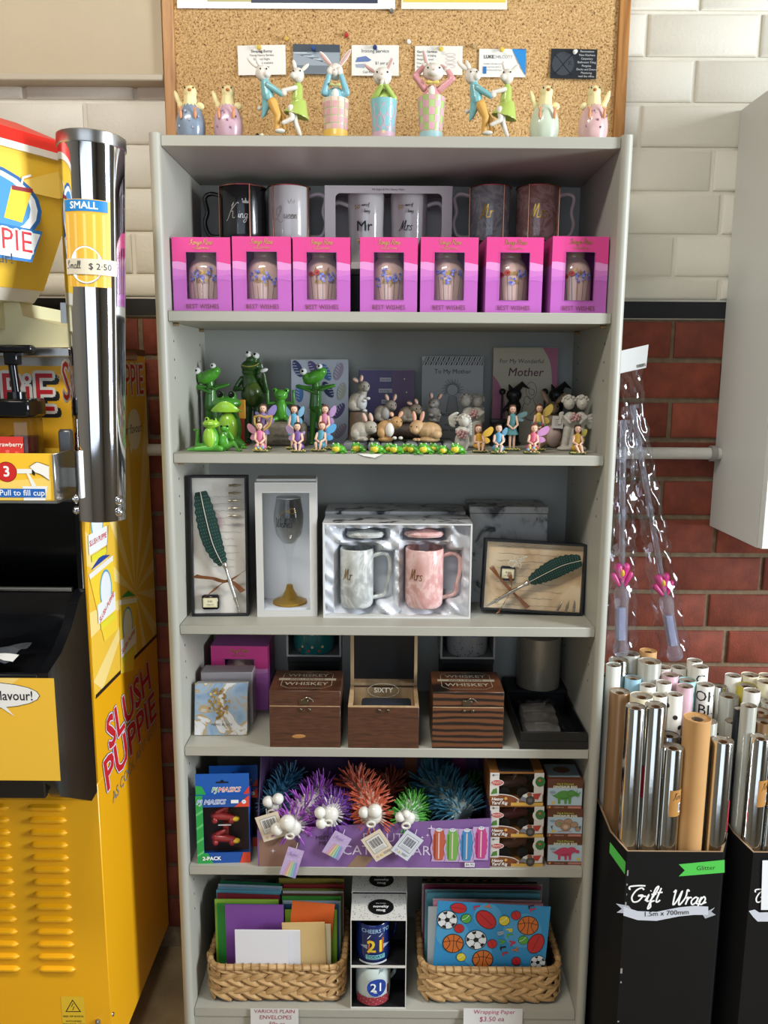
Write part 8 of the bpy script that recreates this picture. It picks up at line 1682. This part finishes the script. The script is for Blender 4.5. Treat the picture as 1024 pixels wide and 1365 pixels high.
EV = [(321, 400, 1240, .028, '#d8d8dc', 'white envelope in front of the basket', 0), (313, 384, 1240, .024, '#dcdce0', 'white envelope lying foremost in the basket', 0), (379, 436, 1230, .032, '#c9ab74', 'buff envelope beside the white envelopes', .03), (383, 441, 1232, .036, '#cfc4a0', 'cream envelope behind the buff envelope', 0), (378, 435, 1203, .046, '#c4581f', 'bright orange envelope tilted in the basket', -.09),
 (300, 378, 1206, .052, '#75438c', 'purple envelope standing in the basket', 0), (289, 371, 1205, .06, '#2f8a35', 'mid green envelope behind the purple one', 0), (286, 371, 1199, .068, '#8fb53c', 'lime envelope at the left side of the basket', 0), (380, 449, 1213, .056, '#79a02c', 'leaf green envelope behind the orange one', 0), (378, 452, 1206, .066, '#1f4a63', 'dark blue envelope in the right stack', 0), (377, 454, 1201, .078, '#9aa5b0', 'pale blue envelope in the right stack', 0),
 (376, 455, 1195, .09, '#3f8a35', 'grass green envelope in the right stack', 0), (376, 457, 1192, .1, '#5c3a2c', 'brown envelope in the right stack', 0), (377, 458, 1188, .108, '#b9b6b0', 'off white envelope in the right stack', 0), (376, 458, 1185, .12, '#7d8a3a', 'olive envelope in the right stack', 0), (378, 459, 1179, .132, '#8f2a2a', 'red envelope in the right stack', 0), (372, 459, 1171, .15, '#9a8a3a', 'mustard envelope at the back of the right stack', 0),
 (286, 369, 1192, .084, '#7a1f26', 'dark red envelope in the left stack', -.03), (286, 370, 1187, .096, '#5c9cae', 'aqua envelope in the left stack', -.02), (287, 371, 1184, .108, '#7fb4cf', 'sky blue envelope in the left stack', -.03), (287, 372, 1180, .12, '#a9bccc', 'powder blue envelope in the left stack', -.035), (288, 371, 1176, .135, '#1f6a45', 'deep green envelope at the back of the left stack', -.05), (300, 368, 1173, .165, '#4a4a4c', 'dark grey envelope against the back of the basket', 0)]
for x0, x1, yt, Y, c, lab, tl in EV: sheet('envelope', lab, 'envelope', x0, x1, yt, Y, c, tl, group='envelopes in the basket', th=.0025)
WS = [(577, 728, 1204, .034, '#2f86b8', 'blue wrapping sheet printed with sports balls', -.05), (571, 722, 1209, .044, '#b9c4c9', 'pale grey wrapping sheet right behind the sports sheet', .0), (575, 722, 1203, .05, '#c98a9c', 'pink wrapping sheet behind the sports sheet', -.02), (576, 721, 1199, .058, '#d2a5b0', 'light pink wrapping sheet with folded edge', -.01), (569, 720, 1190, .075, '#4f8a98', 'teal wrapping sheet in the basket', 0), (567, 721, 1186, .09, '#6fa0ae', 'pale teal wrapping sheet in the basket', 0), (565, 722, 1180, .11, '#8a2f52', 'crimson wrapping sheet in the basket', 0), (563, 723, 1178, .125, '#c4b4b4', 'blush wrapping sheet at the back of the basket', 0), (562, 716, 1175, .145, '#4a4a4c', 'charcoal patterned wrapping sheet at the back', 0)]
for i, (x0, x1, yt, Y, c, lab, tl) in enumerate(WS):
    t, W_, H_ = sheet('wrapping_sheet', lab, 'wrapping paper', x0, x1, yt, Y, c, tl, group='wrapping paper in the basket', flap=False, th=.002 if i else .001)
    if i: continue
    q = Print(plane((-W_/2, 0, 0)), dl=.00007); f = lambda px, py: ((px-85)/880*W_, H_-(py-200)/520*H_*.65); K_ = '#15161a'; k = W_/880
    def inside(fn): return fn
    def ball(px, py, r, kind):
        u, v = f(px, py); r *= k; q.l = .0012
        if u-r < 0 or u+r > W_ or v+r > H_: return
        q.disc(u, v, r*1.04, K_, n=28)
        if kind == 'soccer':
            q.disc(u, v, r*.97, '#d9dcdc', n=28); q.poly([(u+r*.3*math.cos(PI/2+2*PI*j/5+.3), v+r*.3*math.sin(PI/2+2*PI*j/5+.3)) for j in range(5)], K_)
            for j in range(5):
                a = PI/2+2*PI*j/5+.3; q.line([(u+r*.3*math.cos(a), v+r*.3*math.sin(a)), (u+r*.62*math.cos(a), v+r*.62*math.sin(a))], r*.05, K_, False); a2 = a+PI/5
                q.poly([(u+r*.66*math.cos(a-.2), v+r*.66*math.sin(a-.2)), (u+r*.66*math.cos(a+.2), v+r*.66*math.sin(a+.2)), (u+r*.95*math.cos(a+.26), v+r*.95*math.sin(a+.26)), (u+r*.95*math.cos(a-.26), v+r*.95*math.sin(a-.26))], K_)
        elif kind == 'basket':
            q.disc(u, v, r*.96, '#c4682c', n=28); q.line([(u, v-r*.95), (u+r*.05, v), (u, v+r*.95)], r*.06, K_); q.line([(u-r*.95, v+r*.1), (u, v+r*.3), (u+r*.95, v+r*.1)], r*.06, K_)
            for s in (-1, 1): q.line([(u+s*r*.6, v+r*.7), (u+s*r*.3, v), (u+s*r*.65, v-r*.7)], r*.06, K_)
        elif kind in ('tennis_g', 'tennis_y'): q.disc(u, v, r*.96, '#4f9a3a' if kind[-1] == 'g' else '#d6c22f', n=24); q.line([(u-r*.8, v-r*.3), (u-r*.1, v), (u+r*.5, v+r*.75)], r*.1, '#e4e6d4')
        else: q.disc(u, v, r*.95, '#b5262c', n=24); q.line([(u-r*.5, v+r*.75), (u+r*.05, v), (u+r*.45, v-r*.8)], r*.07, '#5c1216')
    def foot(px, py, r, rot):
        u, v = f(px, py); r *= k; q.l = .0012
        q.disc(u, v, r*1.03, K_, r*.72, 28, rot); q.disc(u, v, r*.97, '#b5262c', r*.66, 28, rot); q.line([(u-r*.8*math.cos(rot), v-r*.8*math.sin(rot)), (u+r*.8*math.cos(rot), v+r*.8*math.sin(rot))], r*.04, K_, False)
    for px, py, r in ((200, 480, 130), (480, 300, 110), (760, 420, 150), (420, 640, 120)): u, v = f(px, py); q.disc(max(r*k, min(W_-r*k, u)), min(v, H_-r*k), r*k, '#4795c2', n=28)
    for a in ((168, 358, 78, 'soccer'), (640, 232, 78, 'soccer'), (405, 520, 82, 'soccer'), (905, 690, 60, 'soccer'), (228, 562, 80, 'basket'), (800, 370, 80, 'basket'), (470, 690, 80, 'basket'), (316, 338, 40, 'tennis_g'), (775, 500, 38, 'tennis_g'), (612, 338, 42, 'tennis_y'), (300, 680, 36, 'tennis_y'), (266, 428, 38, 'red'), (700, 288, 38, 'red'), (533, 548, 38, 'red'), (735, 690, 36, 'red')): ball(*a)
    foot(470, 338, 92, -.75); foot(875, 525, 88, 1.25); foot(250, 250, 62, -.1)
    for s, px, py, c in (('P', 655, 420, '#d6c22f'), ('L', 665, 465, '#4f9a3a'), ('A', 690, 530, '#b5264a'), ('Y', 715, 590, '#c4682c'), ('B', 590, 450, '#8fa3b5'), ('A', 610, 525, '#4f9a3a'), ('L', 620, 580, '#15161a'), ('L', 640, 630, '#b5262c'), ('L', 390, 235, '#b5264a'), ('Y', 470, 222, '#c4682c'), ('L', 810, 205, '#15161a'), ('L', 825, 232, '#b5262c')): u, v = f(px, py); q.l = .0012; q.text(s, u, v, .016, c, bold=.05, rot=-1.35 if 'BPAY'.find(s) < 0 or True else 0)
    q.obj('sports_print', t)
t_orange = None
q_t, W_, H_ = sheet('wrapping_sheet', 'orange and black check wrapping sheet at the very back', 'wrapping paper', 563, 662, 1172, .16, '#1c1c1e', 0, group='wrapping paper in the basket', flap=False)
q = Print(plane((-W_/2, 0, 0)), dl=0)
for i in range(16):
    for j in range(3):
        if (i+j) % 2: q.rect(W_*i/16, H_-.03+.01*j, W_*(i+1)/16, H_-.02+.01*j, '#a8703a')
q.obj('check_print', q_t)
SPK = '#d3d1ca'
def novelty(label, mlabel, px0, px1, Yf, zb, H_, kind, hide=False):
    a, c = at(px0, 1345, Y=Yf), at(px1, 1345, Y=Yf); W_ = c.x-a.x; D_ = .08; x = W_/2; xm = (a.x+c.x)/2
    t = thing('novelty_mug_box', label, 'box', (xm, Yf, zb)); bx_open(B(), W_, D_, H_, (.0016, .003, W_-.0016, H_-.002)).obj('carton', mt(SPK, .5), t); B().b2((-x+.0014, D_-.003, .0014), (x-.0014, D_-.0014, H_-.0014)).obj('inner_card', mt('#0d0d0f', .6), t)
    B().b2((-x+.0013, .002, .0013), (x-.0013, D_-.002, .0018)).obj('floor_card', mt('#101013', .6), t)
    for s in (-1, 1): B().b2((s*(x-.0013), .003, .002), (s*(x-.0018), D_-.003, H_-.002)).obj('inner_side', mt('#101013', .6), t)
    q = Print(plane((0, D_/2, H_), (1, 0, 0), (0, 1, 0))); rr = random.Random(kind+3)
    for i in range(130): q.disc(rr.uniform(-x+.002, x-.002), rr.uniform(-D_/2+.002, D_/2-.002), .0009, '#1c1c1e', n=5); q.l -= q.dl
    q.l += .0003; q.disc(.004, -.002, .026, '#121214', .024, 28); q.text('the funky', .004, .009, .0055, '#cfcfcc'); q.text('novelty', .004, -.001, .0105, '#e6e6e2', bold=.03); q.text('mug', .004, -.012, .0105, '#e6e6e2', bold=.03); q.obj('top_print', t)
    if hide: return
    r = .0355; m_ = thing('mug', mlabel, 'mug', (xm-.011, Yf+.0375, zb+.0019)); Hm = min(H_-.01, .086)
    base = mt('#14245c', .2, coat=.4) if kind == 1 else mt('#c3cfca', .2, coat=.4)
    mug_body(B(), r, Hm).obj('cup', base, m_); handle(B(), r, Hm, 1).obj('handle', base, m_, rot=(0, 0, .75)); q = Print(cyl((0, 0, 0), r), base=.0005, dl=.00012)
    if kind == 1:
        q.rect(-.03, Hm*.0+.002, .03, .006, '#c9ccd0', 14, 1); q.text('CHEERS TO', .006, Hm*.86, .0115, '#8fb4d2', bold=.02); q.poly([(-.012, Hm*.66), (.014, Hm*.72), (.02, Hm*.78), (-.006, Hm*.76)], '#dcdfe0'); q.poly([(-.01, Hm*.3), (.02, Hm*.34), (.022, Hm*.68), (-.008, Hm*.64)], '#c9662c')
        for s in (-1, 1): q.poly([(s*.016+.005, Hm*.52), (s*.032+.005, Hm*.46), (s*.016+.005, Hm*.4)], '#9aa3b5')
        q.text('21', .006, Hm*.47, .036, '#e0c23a', bold=.03); q.rect(-.014, Hm*.16, .024, Hm*.27, '#6fb4b8', 6, 1); q.text('TODAY!', .005, Hm*.215, .009, '#1c3a5c', bold=.02)
    else:
        for i in range(9): a0 = .15+i*.32; q.poly([(-.004, Hm*.42), (-.004+.06*math.cos(a0), Hm*.42+.05*math.sin(a0)), (-.004+.06*math.cos(a0+.14), Hm*.42+.05*math.sin(a0+.14))], '#8fa3a0') if Hm*.42+.05*math.sin(a0) < Hm else None
        q.rect(-.036, .004, .036, Hm*.26, '#94303c', 16, 1); q.poly([(-.036, Hm*.26), (.0, Hm*.34), (.036, Hm*.5), (.036, Hm*.26)], '#94303c')
        for i in range(26): q.disc(-.034+.0027*i, .008+.0045*(i*7 % 5), .0008, '#d8c4c0', n=6); q.l -= q.dl
        q.l += .0003; q.disc(.008, Hm*.52, .0205, '#d8d8d4', n=28); q.disc(.008, Hm*.52, .0195, '#1c3f94', n=28); q.text('21', .008, Hm*.52, .0265, '#eef0f0', bold=.01)
    q.obj('mug_print', m_)
h1 = at(504, 1289, Y=.005).z-Z6; h2 = at(504, 1226, Y=.005).z-Z6-h1
novelty('speckled novelty mug box with striped birthday mug, under its twin', 'striped mug with blue 21 badge inside the lower box', 467.5, 541, .005, Z6, h1, 2); novelty('speckled novelty mug box with navy birthday mug, on top', 'navy cheers 21 mug inside the upper box', 467.5, 541, .005, Z6+h1, h2, 1)
novelty('speckled novelty mug box low at the back of the mug boxes', '', 469, 541, .092, Z6, h1, 4, True); novelty('speckled novelty mug box high at the back of the mug boxes', '', 469, 541, .092, Z6+h1, h2, 5, True)
# handwritten price notes on the shelf edge
def note(label, px0, px1, lines, ink, curl):
    a, c = at(px0, 1344, Y=-.001), at(px1, 1344, Y=-.001); W_ = c.x-a.x; H_ = .055; t = thing('price_note', label, 'note', ((a.x+c.x)/2, -.0005, a.z+.001)); g = lambda u, v, h=0: Vector(((u-.5)*W_, -.0015-.006*curl*(1-u)**2*(1-v)-.001*(1-v)-h, -H_*(1-v)))
    B().grid(lambda u, v: g(u, v), 8, 6).obj('paper', mt('#cfcdc8', .6), t); q = Print(lambda u, v, h: g(u/W_+.5, 1+v/H_, h))
    for s, u, v, sz in lines: q.text(s, u*W_, -v*H_, sz, ink, shear=.08, bold=-.005)
    q.obj('handwriting', t)
note('white note with red handwriting below the envelope basket', 334, 398, [('VARIOUS PLAIN', 0, .12, .0115), ('ENVELOPES', .02, .36, .0125), ('50c ea', .05, .62, .0125)], '#9c2438', .1)
note('white note with red handwriting below the wrapping paper basket', 618, 697, [('Wrapping Paper', .02, .14, .0125), ('$3.50 ea', -.02, .42, .0145)], '#a8245c', 1)

# put the handle of each of these things at its own base
def rebase(root, loc):
    root.location = loc
    for ch in PENDING:
        if ch.parent == root: ch.location = ch.location-Vector(loc)
rebase(mc, (-.79, .07, 0)); rebase(sy, (-.74, -.17, a_zs)); rebase(ct_cloth, (-.62, -.21, .888))

# ------------------------------------------------------------------ everything joins the scene
for o in PENDING: COL.objects.link(o)
bpy.context.view_layer.update()
